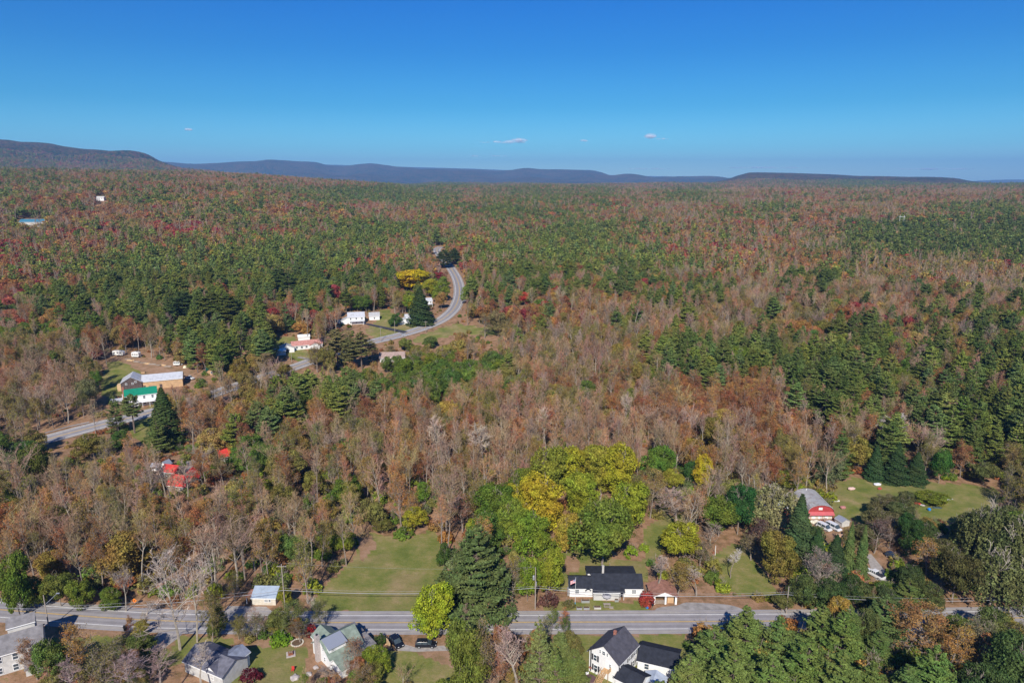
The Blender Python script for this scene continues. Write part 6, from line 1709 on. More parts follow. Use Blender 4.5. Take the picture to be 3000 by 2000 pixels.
# ------------------------------------------------------------------ vehicles
def car(px, py, rot, label, paint, kind='suv', cat='car', name=None, L=4.7, W=1.85, group=None):
    root = small(name or {'suv': 'parked_car', 'pickup': 'pickup_truck', 'van': 'van'}[kind], px, py, rot, label, cat, group)
    h = {'suv': 1.68, 'pickup': 1.85, 'van': 1.9, 'sedan': 1.45}[kind]
    hw = W / 2
    P = mat('paint_' + cat.replace(' ', '_'), paint, .22, spec=.6, metal=.1)
    zb, zs = .32, .98 if kind != 'sedan' else .86
    def loft(secs, name, m, bevel=.05):
        """secs: list of (x, halfwidth, z0, z1)"""
        mb = MB(); rings = []
        for x, w, z0, z1 in secs:
            rings.append([mb.bm.verts.new(p) for p in ((x, -w * .96, z0), (x, w * .96, z0), (x, w, (z0 + z1) / 2), (x, w * .93, z1), (x, -w * .93, z1), (x, -w, (z0 + z1) / 2))])
        mb.bm.faces.new(rings[0]); mb.bm.faces.new(rings[-1][::-1])
        for a, b in zip(rings[:-1], rings[1:]):
            for i in range(6): mb.bm.faces.new([a[(i+1) % 6], a[i], b[i], b[(i+1) % 6]])
        return mb.build(name, m, root, bevel=bevel, smooth=False)
    x0, x1 = -L / 2, L / 2
    if kind == 'pickup':
        loft([(x0, hw * .95, zb + .1, zs + .12), (x0 + .15, hw, zb, zs + .15), (x0 + 2.0, hw, zb, zs + .15), (x0 + 2.05, hw, zb, zs + .12), (x1 - 1.3, hw, zb, zs + .12), (x1 - .15, hw * .96, zb, zs), (x1, hw * .85, zb + .1, zs - .15)], 'body', P)
        cab = [(x0 + 2.02, hw * .9, zs + .05, h - .08), (x0 + 2.15, hw * .88, zs + .05, h), (x1 - 2.3, hw * .88, zs + .05, h), (x1 - 1.45, hw * .9, zs + .05, zs + .16)]
        MB().box(x0 + .12, x0 + 1.98, -hw + .12, hw - .12, zs + .1, zs + .19).build('bed_cover', M_SHUT, root)
    else:
        loft([(x0, hw * .88, zb + .08, zs - .05), (x0 + .12, hw * .97, zb, zs), (x0 + 1.2, hw, zb, zs + .02), (x1 - 1.3, hw, zb, zs), (x1 - .25, hw * .94, zb, zs - .14), (x1, hw * .82, zb + .1, zs - .28)], 'body', P)
        back = .12 if kind in ('suv', 'van') else .75
        cab = [(x0 + back, hw * .9, zs - .02, zs + .2), (x0 + back + .3, hw * .86, zs - .02, h - .06), (x0 + back + 1.0, hw * .84, zs - .02, h), (x1 - 2.0 + (.5 if kind == 'van' else 0), hw * .84, zs - .02, h - .03), (x1 - 1.15 + (.45 if kind == 'van' else 0), hw * .9, zs - .02, zs + .05)]
    loft([(x, w, a, b - .07) for x, w, a, b in cab], 'window', M_GLASS, .03)
    rf = [c for c in cab if c[3] > h - .12]
    loft([(x, w * 1.01, h - .14, b + .015) for x, w, a, b in rf], 'roof', P, .03)
    for xx in [rf[0][0] + .05, (rf[0][0] + rf[-1][0]) / 2, rf[-1][0] - .05]:
        for s in (-1, 1): MB().box(xx - .05, xx + .05, s * hw * .9 - .03, s * hw * .9 + .03, zs - .01, h - .1).build('pillar', P, root)
    for wx in (x0 + .95, x1 - .95):
        for s in (-1, 1):
            v, f = tubes(np.array([[wx, s * (hw - .2), .35, wx, s * (hw + .015), .35, .35, .35]]), 14, 0)
            wm = MB(); vv = [wm.bm.verts.new(p) for p in v]
            for q in f: wm.bm.faces.new([vv[i] for i in q])
            wm.bm.faces.new(vv[:14]); wm.bm.faces.new(vv[14:]); w_ = wm.build('wheel', M_BLACK, root)
            v, f = tubes(np.array([[wx, s * (hw - .1), .35, wx, s * (hw + .03), .35, .2, .2]]), 10, 0)
            wm = MB(); vv = [wm.bm.verts.new(p) for p in v]
            for q in f: wm.bm.faces.new([vv[i] for i in q])
            wm.bm.faces.new(vv[:10]); wm.bm.faces.new(vv[10:]); wm.build('rim', M_GALV, w_)
    for s in (-1, 1):
        MB().box(x1 - .12, x1 - .02, s * hw * .62 - .16, s * hw * .62 + .16, zs - .36, zs - .2).build('headlight', M_TRIM, root)
        MB().box(x0 + .0, x0 + .08, s * hw * .75 - .1, s * hw * .75 + .1, zs - .28, zs - .08).build('tail_light', M_RED, root)
        MB().box(x1 - 1.75, x1 - 1.6, s * (hw + .1) - .1, s * (hw + .1) + .08, zs + .02, zs + .16).build('mirror', P, root)
    return root
BLK = (.012, .013, .02)
car(1161, 1886, -52, 'black car parked at an angle in front of the tan playset', BLK, 'suv', L=4.5)
car(1248, 1892, 0, 'black station wagon parked on the gravel under the yellow-green maple', BLK, 'suv', L=4.9)
car(2561, 1686, -63 + 180, 'white pickup truck with a black bed cover on the shaded gravel track', (.75, .75, .76), 'pickup', 'pickup truck', L=5.6)
car(2414, 1549, -60, 'white van with a dark windscreen, left of the two by the red barn', (.7, .7, .72), 'van', 'van', L=4.8)
car(2441, 1548, -62, 'white van with a roof rack, right of the two by the red barn', (.72, .72, .74), 'van', 'van', L=5.2)
car(2617, 1637, -70, 'dark blue car in deep tree shade across the gravel track', (.03, .05, .10), 'suv')
car(556, 1110, -25, 'white pickup truck hitched beside the red dump trailer', (.72, .72, .74), 'pickup', 'pickup truck', L=5.5)
car(1187, 984, 20, 'silver car driving on the road below the far white houses', (.5, .5, .52), 'suv', name='car')
car(1284, 743, 75, 'white car far up the road beyond the bend', (.7, .7, .7), 'suv', name='car')
car(640, 1052, 10, 'dark car under the trees left of the pink-roofed house', BLK, 'suv')

def camper(px, py, rot, label, L=6.5, c=(.72, .71, .68), h=2.8, cat='camper', name='camper_trailer'):
    r = small(name, px, py, rot, label, cat); P = mat('camper_shell', c, .5, var=.05)
    MB().prism([(-L/2, .5), (L/2 - .3, .5), (L/2, 1.1), (L/2 - .15, h - .5), (L/2 - .6, h), (-L/2 + .3, h), (-L/2, h - .4)], 'y', -1.15, 1.15).build('body', P, r, bevel=.06)
    for x in (-L * .3, 0, L * .28): MB().box(x - .45, x + .45, -1.18, -1.12, 1.5, 2.1).build('window', M_GLASS, r)
    for s in (-1, 1): MB().box(-.5, .5, s * 1.0 - .12, s * 1.0 + .12, 0, .7).build('wheel', M_BLACK, r)
    MB().tube((L/2, 0, .55), (L/2 + 1.0, 0, .5), .06).build('tow_bar', M_GALV, r)
    MB().box(-.3, .3, -.3, .3, h, h + .2).build('roof_vent', M_TRIM, r)
    return r
camper(349, 1041, -8, 'white camper at the upper left of the dirt clearing', 6.5)
camper(400, 1046, -6, 'boxy white camper right of the first one in the dirt clearing', 4.4, h=3.1)
camper(520, 1070, 5, 'small rounded white camper at the right of the dirt clearing', 3.6, h=2.3)
r = small('dump_trailer', 522, 1105, -12, 'bright red dump trailer behind the white pickup truck', 'trailer')
MB().prism([(-2.4, .7), (2.4, .7), (2.6, 1.9), (-2.6, 1.9)], 'y', -1.1, 1.1).build('box', M_RED, r)
for x in (-.6, .5): MB().box(x - .35, x + .35, -1.25, 1.25, 0, .7).build('wheel', M_BLACK, r)
r = small('loader', 512, 1114, -5, 'tan flat machine beside the red dump trailer', 'trailer')
MB().box(-1.8, 1.8, -.9, .9, .5, .9).box(-.6, .6, -.6, .6, .9, 1.7).build('body', M_TAN, r)
for x in (-1.1, 1.1): MB().box(x - .35, x + .35, -1.0, 1.0, 0, .5).build('wheel', M_BLACK, r)
r = small('satellite_dish', 542, 1077, 20, 'cream dome-shaped cover lying at the right of the dirt clearing', 'dome')
MB().cyl((0, 0), 1.1, 0, .8, 12, .8).cyl((0, 0), .8, .8, 1.3, 12, .25).build('shell', mat('cream_shell', (.72, .62, .45), .6), r)
rngD = np.random.default_rng(9)
for i in range(9):
    x = 372 + i * 15 + rngD.uniform(-4, 4); y = 1054 + i * 2.6 + rngD.uniform(-2, 2)
    r = small('timber_stack', x, y, rngD.uniform(-30, 10), ['grey', 'tan', 'brown'][i % 3] + ' timber stack, number %s from the left along the top of the dirt clearing' % ['one', 'two', 'three', 'four', 'five', 'six', 'seven', 'eight', 'nine'][i], 'timber stack', 'timber stacks along the dirt clearing')
    for k in range(5):
        a = rngD.uniform(-.3, .3)
        MB().box(-1.8 + a, 1.8 + a, -.7 + k * .28, -.45 + k * .28, .05, .3 + .2 * (k % 2)).build('beam', [M_OLDWOOD, M_TAN, M_POLE][i % 3], r)
r = small('wood_pile', 420, 1092, 10, 'low pile of orange cut wood on the lawn behind the L-shaped barn', 'wood pile')
for k in range(6): MB().box(-.9 + .3 * k, -.62 + .3 * k, -.7, .7, .02, .45 + .1 * (k % 2)).build('log', M_PLY, r)

# ------------------------------------------------------------------ poles and wires
POLES = {}
def pole(key, px, py, top, label, arm=True, transformer=False, lamp=False, guy=False, h=None, m=None, cat='utility pole', rad=.15, armrot=0.0):
    g = G(px, py)
    dx, dy, dz = ray(px, top); hh = h or (CAMH + dz * (math.hypot(g.x, g.y) / math.hypot(dx, dy)) - g.z)
    r = tag(empty('street_lamp_pole' if lamp else 'utility_pole', g, armrot), label, cat)
    MB().tube((0, 0, -.3), (0, 0, hh), rad, 8, rad * .7).build('pole', m or M_POLE, r)
    if arm:
        MB().box(-1.15, 1.15, -.06, .06, hh - .75, hh - .62).build('crossarm', m or M_POLE, r)
        for x in (-1.05, -.55, .55, 1.05): MB().cyl((x, 0), .05, hh - .62, hh - .42, 6).build('insulator', M_GALV, r)
    if transformer:
        MB().cyl((-.45, 0), .28, hh - 3.4, hh - 2.4, 10).cyl((-.45, 0), .2, hh - 2.4, hh - 2.25, 10).build('transformer', M_GALV, r)
        MB().box(.1, .3, -.15, .15, hh - 5.2, hh - 4.0).build('junction_box', M_GALV, r)
    if lamp:
        MB().tube((0, 0, hh - 2.6), (2.9, .6, hh + .05), .05).build('lamp_arm', M_GALV, r)
        MB().box(2.7, 3.5, .45, .8, hh, hh + .14).build('lamp_head', M_GALV, r, bevel=.03)
    POLES[key] = (g, hh)
    return r
pole('lamp', 144, 1840, 1737, 'pale wooden pole with a long curved lamp arm by the grey house', arm=False, lamp=True)
pole('shed', 836, 1790, 1649, 'tall wooden utility pole with a crossarm beside the blue-roofed shed')
pole('mid', 1568, 1783, 1661, 'wooden utility pole carrying a grey transformer right of the great white pine', arm=False, transformer=True)
pole('east', 2303, 1797, 1715, 'utility pole at the far verge, right of the sunny grass slope', arm=False)
pole('far_east', 2870, 1766, 1678, 'orange-tinged wooden pole beside the silvery willows', arm=False, m=mat('new_pole_wood', (.48, .27, .12), .8))
pole('edge', 2985, 1790, 1762, 'short post near the right edge above the road', arm=False, rad=.1)
pole('f1', 1116, 1000, 958, 'far utility pole on the lawn left of the black driveway end', arm=True)
pole('f2', 1157, 976, 939, 'far utility pole right of the black driveway', arm=False)
pole('f3', 1248, 974, 940, 'far utility pole at the near side of the road bend', arm=True)
pole('f4', 1299, 862, 845, 'far utility pole with a wide crossarm inside the road bend', arm=True)
pole('f5', 1351, 912, 875, 'far utility pole on the outer side of the road bend', arm=False)
pole('f6', 855, 1061, 1034, 'pale utility pole by the driveway of the pink-roofed house', arm=False)
pole('back', 1786, 1666, 1646, 'thin post standing behind the black roof of the white house', arm=False, rad=.08)
pole('lawn', 2095, 1625, 1597, 'white-topped post at the upper left of the sunny grass slope', arm=False, rad=.1, m=M_TRIM)
pole('wl', 50, 1650, 1618, 'pale pole among the trees at the left edge', arm=False, m=M_PALEBARK)
P = G(3300, 1795); POLES['out_r'] = (P, 9.0); P = G(-260, 1800); POLES['out_l'] = (P, 9.0)
def wire(a, b, za, zb, sag, r, label, off=0.0):
    (pa, _), (pb, _) = POLES[a], POLES[b]
    p0 = Vector((pa.x, pa.y + off, pa.z + za)); p1 = Vector((pb.x, pb.y + off, pb.z + zb))
    segs = []
    n = 14
    pts = [p0.lerp(p1, i / n) - Vector((0, 0, sag * 4 * (i / n) * (1 - i / n))) for i in range(n + 1)]
    for i in range(n): segs.append([*pts[i], *pts[i+1], r, r])
    v, f = tubes(np.array(segs), 5, 0)
    o = link('overhead_wire', mesh_np('overhead_wire', v, [f], [M_WIRE])); tag(o, label, 'wire', 'overhead wires along the road')
wire('lamp', 'shed', 5.4, 6.0, 1.1, .055, 'thick telephone cable between the lamp pole and the pole by the blue-roofed shed')
wire('lamp', 'shed', 6.0, 6.8, .9, .02, 'thin wire above the thick cable left of the blue-roofed shed')
wire('shed', 'mid', 6.0, 6.0, 1.3, .06, 'thick telephone cable crossing in front of the mown field')
wire('shed', 'mid', 6.6, 6.5, 1.2, .02, 'thin wire just above the thick cable over the mown field')
wire('mid', 'east', 6.0, 5.6, 1.4, .05, 'thick telephone cable crossing in front of the white house with the black roof')
wire('mid', 'east', 6.6, 6.2, 1.3, .02, 'thin wire above the thick cable in front of the black-roofed house')
wire('east', 'edge', 5.4, 3.6, 1.2, .05, 'thick telephone cable leading right from the pole by the grass slope')
wire('east', 'edge', 6.0, 4.2, 1.0, .02, 'thin wire above the thick cable at the right end of the road')
wire('lamp', 'out_l', 5.4, 5.4, 1.0, .03, 'wire leaving the view at the left edge')
wire('shed', 'mid', 13.0, 11.2, 1.0, .012, 'topmost thin wire over the mown field', .9)

# guard rail of the left road
def guardrail(name, pts, label, off=0.0):
    P = [G(*p) for p in pts]; r = tag(empty(name, P[0]), label, 'guard rail')
    for a, b in zip(P[:-1], P[1:]):
        d = (b - a); n = max(2, int(d.length / 3.8)); u = d.normalized(); s = Vector((-u.y, u.x, 0)) * .04
        a2, b2 = a - P[0], b - P[0]
        MB().hexa([tuple(a2 - s + Vector((0, 0, .5))), tuple(b2 - s + Vector((0, 0, .5))), tuple(b2 + s + Vector((0, 0, .5))), tuple(a2 + s + Vector((0, 0, .5))), tuple(a2 - s + Vector((0, 0, .85))), tuple(b2 - s + Vector((0, 0, .85))), tuple(b2 + s + Vector((0, 0, .85))), tuple(a2 + s + Vector((0, 0, .85)))]).build('rail', M_GALV, r)
        for k in range(n):
            q = a2 + d * (k / n) + s * 3; MB().box(q.x - .08, q.x + .08, q.y - .08, q.y + .08, q.z - .1, q.z + .8).build('post', M_OLDWOOD, r)
guardrail('guard_rail', [(95, 1283), (150, 1267), (205, 1252), (262, 1240)], 'galvanised guard rail on the far side of the left road')

# ------------------------------------------------------------------ yard things
def planter(px, py, w, d, h, label, soil=True, m=None, name='planter_box'):
    r = small(name, px, py, 0, label, 'planter', 'raised planters in front of the white house')
    MB().box(-w/2, w/2, -d/2, d/2, 0, h).build('tub', m or M_GALV, r, bevel=.04)
    MB().box(-w/2 + .08, w/2 - .08, -d/2 + .08, d/2 - .08, h - .01, h + .03).build('soil', M_DIRT, r)
planter(1715, 1763, 2.1, .8, .6, 'long galvanised planter closest to the wall of the white house')
planter(1697, 1783, 1.4, .8, .5, 'leftmost galvanised planter of the front row by the flagpole')
planter(1718, 1783, 1.5, .8, .5, 'second galvanised planter of the front row')
planter(1750, 1781, 1.8, .9, .5, 'pale wooden planter third in the front row', m=M_CONC)
planter(1806, 1760, 1.0, .8, .5, 'round galvanised tub at the corner of the white house')
r = small('picnic_table', 1778, 1776, 0, 'weathered picnic table on the lawn of the black-roofed house', 'picnic table')
MB().box(-.9, .9, -.4, .4, .72, .78).build('table_top', M_POLE, r)
for s in (-1, 1): MB().box(-.9, .9, s * .75 - .14, s * .75 + .14, .43, .48).build('bench', M_POLE, r)
for x in (-.7, .7):
    MB().box(x - .05, x + .05, -.8, .8, .38, .43).box(x - .05, x + .05, -.3, -.2, 0, .72).box(x - .05, x + .05, .2, .3, 0, .72).build('leg_frame', M_POLE, r)
r = small('patio_platform', 1791, 1779, -8, 'small pale wooden platform right of the picnic table', 'platform'); MB().box(-.5, .5, -.4, .4, 0, .12).build('deck', M_POLE, r)
r = small('parasol', 1777, 1762, 0, 'grey two-tone parasol on the lawn under the wide window', 'parasol')
MB().tube((0, 0, 0), (0, 0, 2.2), .03).build('pole', M_GALV, r); MB().cyl((0, 0), 1.25, 1.75, 2.2, 8, .5).build('canopy', mat('grey_canvas', (.36, .35, .36), .9), r); MB().cyl((0, 0), .55, 2.2, 2.35, 8, .1).build('canopy_top', mat('dark_canvas', (.10, .10, .13), .9), r)
r = small('flagpole', 1685, 1768, 0, 'slim white flagpole in front of the left end of the white house', 'flagpole')
MB().tube((0, 0, 0), (0, 0, 7.6), .05, 6, .035).build('pole', M_TRIM, r); MB().cyl((0, 0), .12, 0, .5).build('base', mat('blue_base', (.1, .3, .5), .6), r)
def flag_mat():
    m = bpy.data.materials.new('flag_cloth'); m.use_nodes = True; nt = m.node_tree; L = nt.links.new; b = nt.nodes['Principled BSDF']; b.inputs['Roughness'].default_value = .9
    uv = N(nt, 'ShaderNodeAttribute', attribute_name='fuv'); s = N(nt, 'ShaderNodeSeparateXYZ'); L(uv.outputs['Vector'], s.inputs[0])
    st = N(nt, 'ShaderNodeMath', operation='MULTIPLY'); L(s.outputs['Y'], st.inputs[0]); st.inputs[1].default_value = 6.5
    fr = N(nt, 'ShaderNodeMath', operation='FRACT'); L(st.outputs[0], fr.inputs[0]); gt = N(nt, 'ShaderNodeMath', operation='LESS_THAN'); L(fr.outputs[0], gt.inputs[0]); gt.inputs[1].default_value = .5
    m1 = N(nt, 'ShaderNodeMix', data_type='RGBA'); L(gt.outputs[0], m1.inputs[0]); m1.inputs[6].default_value = (.75, .72, .72, 1); m1.inputs[7].default_value = (.55, .03, .05, 1)
    a = N(nt, 'ShaderNodeMath', operation='LESS_THAN'); L(s.outputs['X'], a.inputs[0]); a.inputs[1].default_value = .4
    c = N(nt, 'ShaderNodeMath', operation='GREATER_THAN'); L(s.outputs['Y'], c.inputs[0]); c.inputs[1].default_value = .46
    d = N(nt, 'ShaderNodeMath', operation='MULTIPLY'); L(a.outputs[0], d.inputs[0]); L(c.outputs[0], d.inputs[1])
    vo = N(nt, 'ShaderNodeTexVoronoi'); vo.inputs['Scale'].default_value = 14; vo.inputs['Randomness'].default_value = 0; L(uv.outputs['Vector'], vo.inputs['Vector'])
    lt = N(nt, 'ShaderNodeMath', operation='LESS_THAN'); L(vo.outputs['Distance'], lt.inputs[0]); lt.inputs[1].default_value = .28
    m3 = N(nt, 'ShaderNodeMix', data_type='RGBA'); L(lt.outputs[0], m3.inputs[0]); m3.inputs[6].default_value = (.02, .04, .2, 1); m3.inputs[7].default_value = (.7, .7, .75, 1)
    m2 = N(nt, 'ShaderNodeMix', data_type='RGBA'); L(d.outputs[0], m2.inputs[0]); L(m1.outputs[2], m2.inputs[6]); L(m3.outputs[2], m2.inputs[7]); L(m2.outputs[2], b.inputs['Base Color'])
    return m
FM = flag_mat()
def flag(loc, rot, w, h, label, droop=.0):
    nx, ny = 14, 8; v, uvs, f = [], [], []
    for side in (0, .015):
        for i in range(nx + 1):
            for j in range(ny + 1):
                u, t = i / nx, j / ny
                v.append((u * w * (1 - droop * .3), .09 * math.sin(u * 9 + t * 2) * u + side, t * h - droop * u * w * .7)); uvs.append((u, t, 0))
    o_ = (nx + 1) * (ny + 1)
    for i in range(nx):
        for j in range(ny):
            a = i * (ny + 1) + j; f.append((a, a + 1, a + ny + 2, a + ny + 1)); f.append((a + ny + 1 + o_, a + ny + 2 + o_, a + 1 + o_, a + o_))
    me = mesh_np('flag', np.array(v), [np.array(f)], [FM], smooth=True); at_ = me.attributes.new('fuv', 'FLOAT_VECTOR', 'POINT'); at_.data.foreach_set('vector', np.array(uvs, 'f').ravel())
    o = link('flag', me, loc=loc, rot=rot); return tag(o, label, 'flag')
fp = G(1685, 1768)
flag((fp.x - .05, fp.y, 6.1), R_(185), 1.5, 1.0, 'red, white and blue striped flag hanging from the white flagpole', .5)
gp = G(1953, 1765); flag((gp.x - .8, gp.y - .45, 2.3), R_(-1), 1.7, .95, 'faded striped flag draped on the gable of the red-brown garage')
r = small('blue_tub', 1896, 1780, 0, 'bright blue tub on the verge left of the parking lot', 'tub'); MB().cyl((0, 0), .38, 0, .5, 12, .45).build('shell', M_BLUE, r)
r = small('mailbox', 1069, 1856, 10, 'dark mailbox on a post at the near edge of the road', 'mailbox'); MB().box(-.05, .05, -.05, .05, 0, 1.1).build('post', M_OLDWOOD, r); MB().box(-.15, .15, -.3, .3, 1.1, 1.45).build('box', M_SHUT, r, bevel=.04)
r = small('mailbox', 1912, 1783, 10, 'dark mailbox right of the bright blue tub', 'mailbox'); MB().box(-.05, .05, -.05, .05, 0, 1.1).build('post', M_OLDWOOD, r); MB().box(-.15, .15, -.3, .3, 1.1, 1.45).build('box', M_SHUT, r, bevel=.04)
r = small('wheeled_bin', 368, 1845, 20, 'black wheeled bin tipped at the near road edge', 'bin'); MB().hexa([(-.3, -.3, .05), (.3, -.3, .05), (.3, .3, .05), (-.3, .3, .05), (-.4, -.4, 1.05), (.4, -.4, 1.05), (.4, .4, 1.05), (-.4, .4, 1.05)]).build('body', M_BLACK, r); MB().box(-.45, .45, -.45, .45, 1.05, 1.15).build('lid', M_BLACK, r)
r = small('road_sign', 396, 1775, 0, 'orange diamond road works sign in front of the wood', 'road sign')
MB().tube((0, 0, 0), (0, 0, 1.2), .03).build('post', M_GALV, r); MB().prism([(0, 1.0), (.62, 1.65), (0, 2.3), (-.62, 1.65)], 'y', -.03, .0).build('panel', mat('orange_panel', (.85, .22, .02), .5), r); MB().box(-.14, .14, -.04, -.031, 1.45, 1.85).build('symbol', M_SHUT, r)
r = small('fire_pit', 852, 1916, 20, 'square stone fire pit with rusty wood on the lawn', 'fire pit')
MB().box(-1.0, 1.0, -1.0, 1.0, 0, .15).build('slab', M_STONE, r); MB().box(-.55, .55, -.55, .55, .15, .55).build('grate_box', mat('rust', (.22, .08, .04), .9), r); MB().tube((-.4, -.2, .6), (.5, .3, .7), .09).tube((-.3, .4, .6), (.4, -.4, .65), .08).build('log', M_OLDWOOD, r)
r = small('stone_ring', 871, 1882, 0, 'round bed edged with pale stones above the fire pit', 'garden bed')
for k in range(22):
    a = k / 22 * 6.283; MB().box(1.35 * math.cos(a) - .14, 1.35 * math.cos(a) + .14, 1.35 * math.sin(a) - .12, 1.35 * math.sin(a) + .12, 0, .2).build('stone', M_WALLC, r)
MB().cyl((0, 0), 1.2, 0, .06, 16).build('soil', M_DIRT, r)
r = small('playset', 1138, 1893, -60, 'tan wooden playset panel leaning left of the parked black car', 'playset'); MB().box(-1.1, 1.1, -.08, .08, .2, 1.6).build('panel', M_TAN, r)
for x in (-1, 1): MB().box(x - .06, x + .06, -.5, .5, 0, .2).build('foot', M_TAN, r)
r = small('garden_chair', 858, 1965, 0, 'red garden chair on the lawn left of the green-roofed house', 'chair'); MB().box(-.3, .3, -.3, .3, .38, .44).build('seat', M_RED, r); MB().box(-.3, .3, .26, .32, .44, 1.1).build('backrest', M_RED, r)
for x in (-.26, .26):
    for y in (-.26, .26): MB().box(x - .03, x + .03, y - .03, y + .03, 0, .38).build('leg', M_RED, r)
for i, (x, y, w, l) in enumerate(((865, 1985, 1.0, 'grey rocks at the left of the brushy garden'), (905, 1975, .8, 'grey rocks in the middle of the brushy garden'), (925, 1955, .7, 'grey rocks closest to the house wall'))):
    r = small('rock', x, y, 20 * i, l, 'rock'); mb = MB(); bmesh.ops.create_icosphere(mb.bm, subdivisions=2, radius=w)
    for v_ in mb.bm.verts: v_.co *= 1 + .25 * math.sin(v_.co.x * 5 + i) * math.cos(v_.co.y * 4); v_.co.z = v_.co.z * .5 + .1
    mb.build('stone', M_STONE, r)
r = small('hot_tub', 1728, 1998, 0, 'round brown lidded tub beside the wooden stair at the bottom edge', 'hot tub'); MB().cyl((0, 0), 1.2, 0, .95, 20).build('shell', M_OLDWOOD, r); MB().cyl((0, 0), 1.27, .95, 1.08, 20).build('lid', mat('brown_lid', (.13, .075, .08), .6), r)
r = small('barbecue', 1748, 1972, 15, 'black barbecue by the wall of the tall white house', 'barbecue'); MB().box(-.5, .5, -.28, .28, .75, 1.0).cyl((0, 0), .28, 1.0, 1.25).build('body', M_BLACK, r)
for x in (-.4, .4): MB().box(x - .03, x + .03, -.2, .2, 0, .75).build('leg', M_GALV, r)
r = small('propane_tank', 1720, 1982, 0, 'white upright tank left of the round brown tub', 'tank'); MB().cyl((0, 0), .35, 0, 1.2, 14).cyl((0, 0), .35, 1.2, 1.4, 14, .1).build('shell', M_TRIM, r)
r = small('path_slab', 1890, 1945, -28, 'pale concrete path on the lawn right of the tall white house', 'path'); MB().box(-1.8, 1.8, -.35, .35, 0, .05).build('slab', M_CONC, r)
# junk around the red barn and the meadow
J = [(2388, 1533, 'boat_cover', 'cream covered boat beside the vans at the red barn', (.68, .64, .52), (3.2, 1.5, 1.1)), (2418, 1525, 'cart', 'rusty cart in front of the red barn', (.3, .2, .16), (1.6, 1.0, .8)),
     (2447, 1527, 'drum', 'white drum at the right front of the red barn', (.7, .7, .7), (.7, .7, 1.0)), (2570, 1421, 'tarp_heap', 'white heap on the meadow near its far edge', (.66, .66, .7), (2.6, 1.3, .8)),
     (2577, 1433, 'mower', 'small red machine on the meadow', (.4, .07, .06), (1.5, .9, .7)), (2494, 1434, 'utility_trailer', 'white and red trailer frame at the left of the meadow', (.6, .42, .38), (2.6, 1.2, .9)),
     (2444, 1468, 'boat', 'white upturned boat on the dry grass above the red barn', (.72, .72, .74), (3.6, 1.1, .5)), (2469, 1489, 'bicycle_heap', 'red and grey scrap pile right of the red barn', (.4, .18, .17), (1.8, 1.2, .9)),
     (2722, 1495, 'barrel', 'blue barrel on the lawn below the meadow', (.02, .2, .6), (.9, .9, .9)), (2688, 1477, 'wagon', 'red low wagon below the meadow', (.5, .06, .05), (2.0, 1.0, .6)),
     (2710, 1480, 'scrap_frame', 'long grey scrap frame below the meadow', (.45, .42, .4), (3.4, 1.2, .5)), (2745, 1488, 'canoe', 'dark green canoe right of the blue barrel', (.05, .09, .1), (3.0, .8, .4)), (2784, 1463, 'white_plank', 'white plank lying at the right of the meadow bushes', (.7, .7, .7), (2.4, .5, .2)),
     (2460, 1572, 'canopy', 'orange-white slatted wreck below the small white shed', (.6, .38, .25), (2.2, 1.6, .8)), (1142, 1538, 'blue_tarp', 'crumpled blue tarp under the bushes at the top of the mown field', (.04, .2, .5), (1.5, 1.0, .6)),
     (1951, 1472, 'white_bench', 'pale broken bench in the grass right of the grove', (.6, .58, .56), (2.2, .7, .5)), (2595, 1800, 'white_pipe', 'white pipe lying at the verge behind the lower right pines', (.7, .7, .7), (2.6, .3, .3))]
for x, y, nm, lb, c, (sx, sy, sz) in J:
    r = small(nm, x, y, float(rngD.uniform(-40, 40)), lb, nm.replace('_', ' '))
    mb = MB(); bmesh.ops.create_icosphere(mb.bm, subdivisions=3, radius=1)
    for v_ in mb.bm.verts:
        q = v_.co; n_ = 1 + .12 * math.sin(q.x * 7 + x) * math.sin(q.y * 6) 
        v_.co = Vector((math.copysign(abs(q.x) ** .6, q.x) * sx * .5 * n_, math.copysign(abs(q.y) ** .6, q.y) * sy * .5 * n_, (q.z * .5 + .5) * sz * n_))
    mb.build('body', mat(nm + '_surface', c, .6, var=.15, scale=3), r)
    MB().box(-sx * .3, sx * .3, -sy * .35, sy * .35, -.02, .12).build('base', M_OLDWOOD, r)
# small posts along the bend and the H-shaped pylon
r = small('power_pylon', 2638, 676, 0, 'pale H-shaped power line pylon far off at right', 'pylon')
for x in (-3.0, 3.0): MB().tube((x, 0, 0), (x, 0, 22), .16).build('post', M_TRIM, r)
MB().box(-4.5, 4.5, -.12, .12, 19.5, 19.8).build('crossarm', M_TRIM, r)
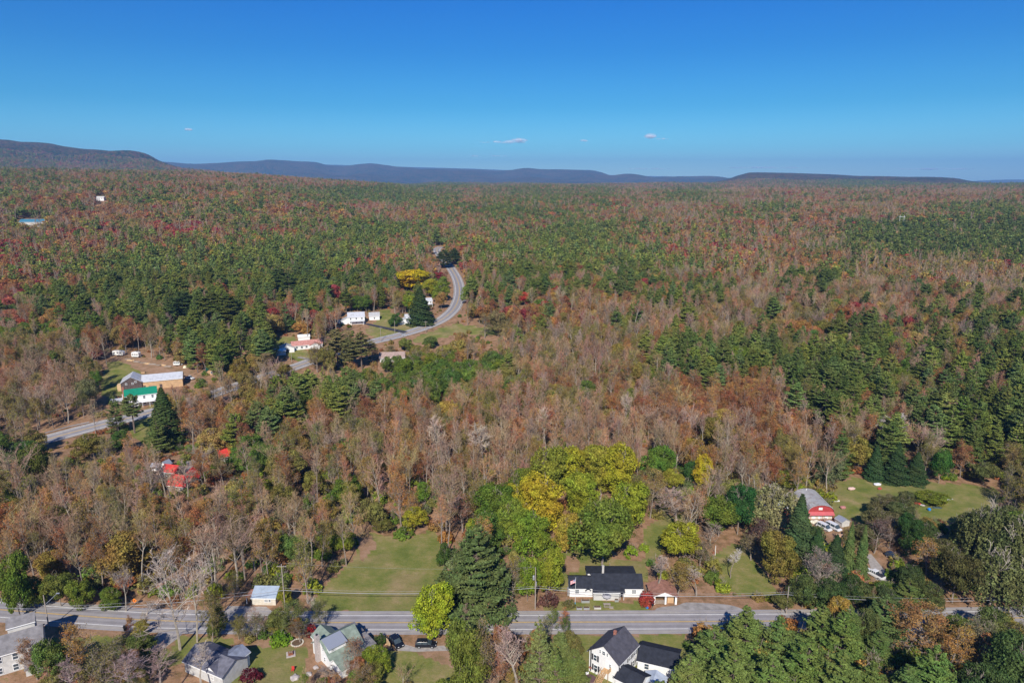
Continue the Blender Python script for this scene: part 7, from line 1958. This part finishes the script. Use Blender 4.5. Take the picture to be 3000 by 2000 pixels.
# clouds: soft puffs far beyond the haze
CM = bpy.data.materials.new('cloud_vapour'); CM.use_nodes = True; nt = CM.node_tree; nt.nodes.clear()
o_ = N(nt, 'ShaderNodeOutputMaterial'); df = N(nt, 'ShaderNodeBsdfDiffuse'); tr = N(nt, 'ShaderNodeBsdfTransparent'); mx = N(nt, 'ShaderNodeMixShader'); lw = N(nt, 'ShaderNodeLayerWeight'); lw.inputs[0].default_value = .5
tl = N(nt, 'ShaderNodeBsdfTranslucent'); m0 = N(nt, 'ShaderNodeMixShader'); m0.inputs[0].default_value = .12; tl.inputs[0].default_value = (.9, .9, .95, 1)
df.inputs[0].default_value = (.97, .96, .97, 1)
cr = N(nt, 'ShaderNodeMapRange'); cr.inputs[1].default_value = 1; cr.inputs[2].default_value = .25; cr.inputs[3].default_value = 0; cr.inputs[4].default_value = .17
nt.links.new(lw.outputs['Facing'], cr.inputs[0]); nt.links.new(cr.outputs[0], mx.inputs[0]); nt.links.new(tr.outputs[0], mx.inputs[1]); nt.links.new(df.outputs[0], m0.inputs[1]); nt.links.new(tl.outputs[0], m0.inputs[2]); nt.links.new(m0.outputs[0], mx.inputs[2]); nt.links.new(mx.outputs[0], o_.inputs[0])
def cloud(px, py, w, h, label, seed, n=14):
    rng = np.random.default_rng(seed); dx, dy, dz = ray(px, py); t = 38000 / math.hypot(dx, dy)
    c = Vector((dx * t, dy * t, CAMH + dz * t)); k = t / FPX
    vs_, fs_, off = [], [], 0
    bm = bmesh.new(); bmesh.ops.create_icosphere(bm, subdivisions=2, radius=1); bv = np.array([v.co[:] for v in bm.verts]); bf = np.array([[v.index for v in f.verts] for f in bm.faces]); bm.free()
    n = int(n * 3)
    for i in range(n):
        u = rng.uniform(-.46, .46); e = max(.25, math.cos(u * 3.0)) * (.75 + .25 * math.sin(u * 25 + seed))
        q = h * k * rng.uniform(.2, .5) * e
        s = np.array([q * rng.uniform(1.3, 2.4) * max(1, w / h / 9), q * 1.2, q])
        vs_.append(bv * s + [u * w * k, rng.normal() * h * k * .5, rng.uniform(0, .3) * h * k * e]); fs_.append(bf + off); off += len(bv)
    o = link('cloud', mesh_np('cloud', np.concatenate(vs_), [np.concatenate(fs_)], [CM], smooth=True), loc=c); o['kind'] = 'stuff'; tag(o, label, 'cloud')
cloud(1490, 418, 185, 12, 'long thin cloud low over the middle hills', 1, 9); cloud(1520, 412, 60, 14, 'puff on top of the long thin cloud', 8, 10)
cloud(1906, 402, 30, 18, 'small round cloud right of the long thin one', 2, 9); cloud(1712, 413, 26, 9, 'tiny cloud between the long one and the round one', 3, 6); cloud(553, 381, 20, 10, 'tiny faint cloud high at left', 4, 5)
cloud(1390, 458, 34, 6, 'faint cloud streak under the left end of the long cloud', 5, 6); cloud(1460, 458, 60, 5, 'faint cloud streak under the long cloud', 6, 8); cloud(1940, 408, 50, 5, 'faint wisp right of the small round cloud', 7, 6)
cloud(2250, 492, 300, 5, 'low cloud streak over the right-hand ridge', 9, 14); cloud(2750, 496, 330, 6, 'low cloud streak at the far right', 10, 14); cloud(1900, 495, 160, 6, 'low pale cloud streak in the gap between the hills', 11, 10)
print('things', time.time() - T0)
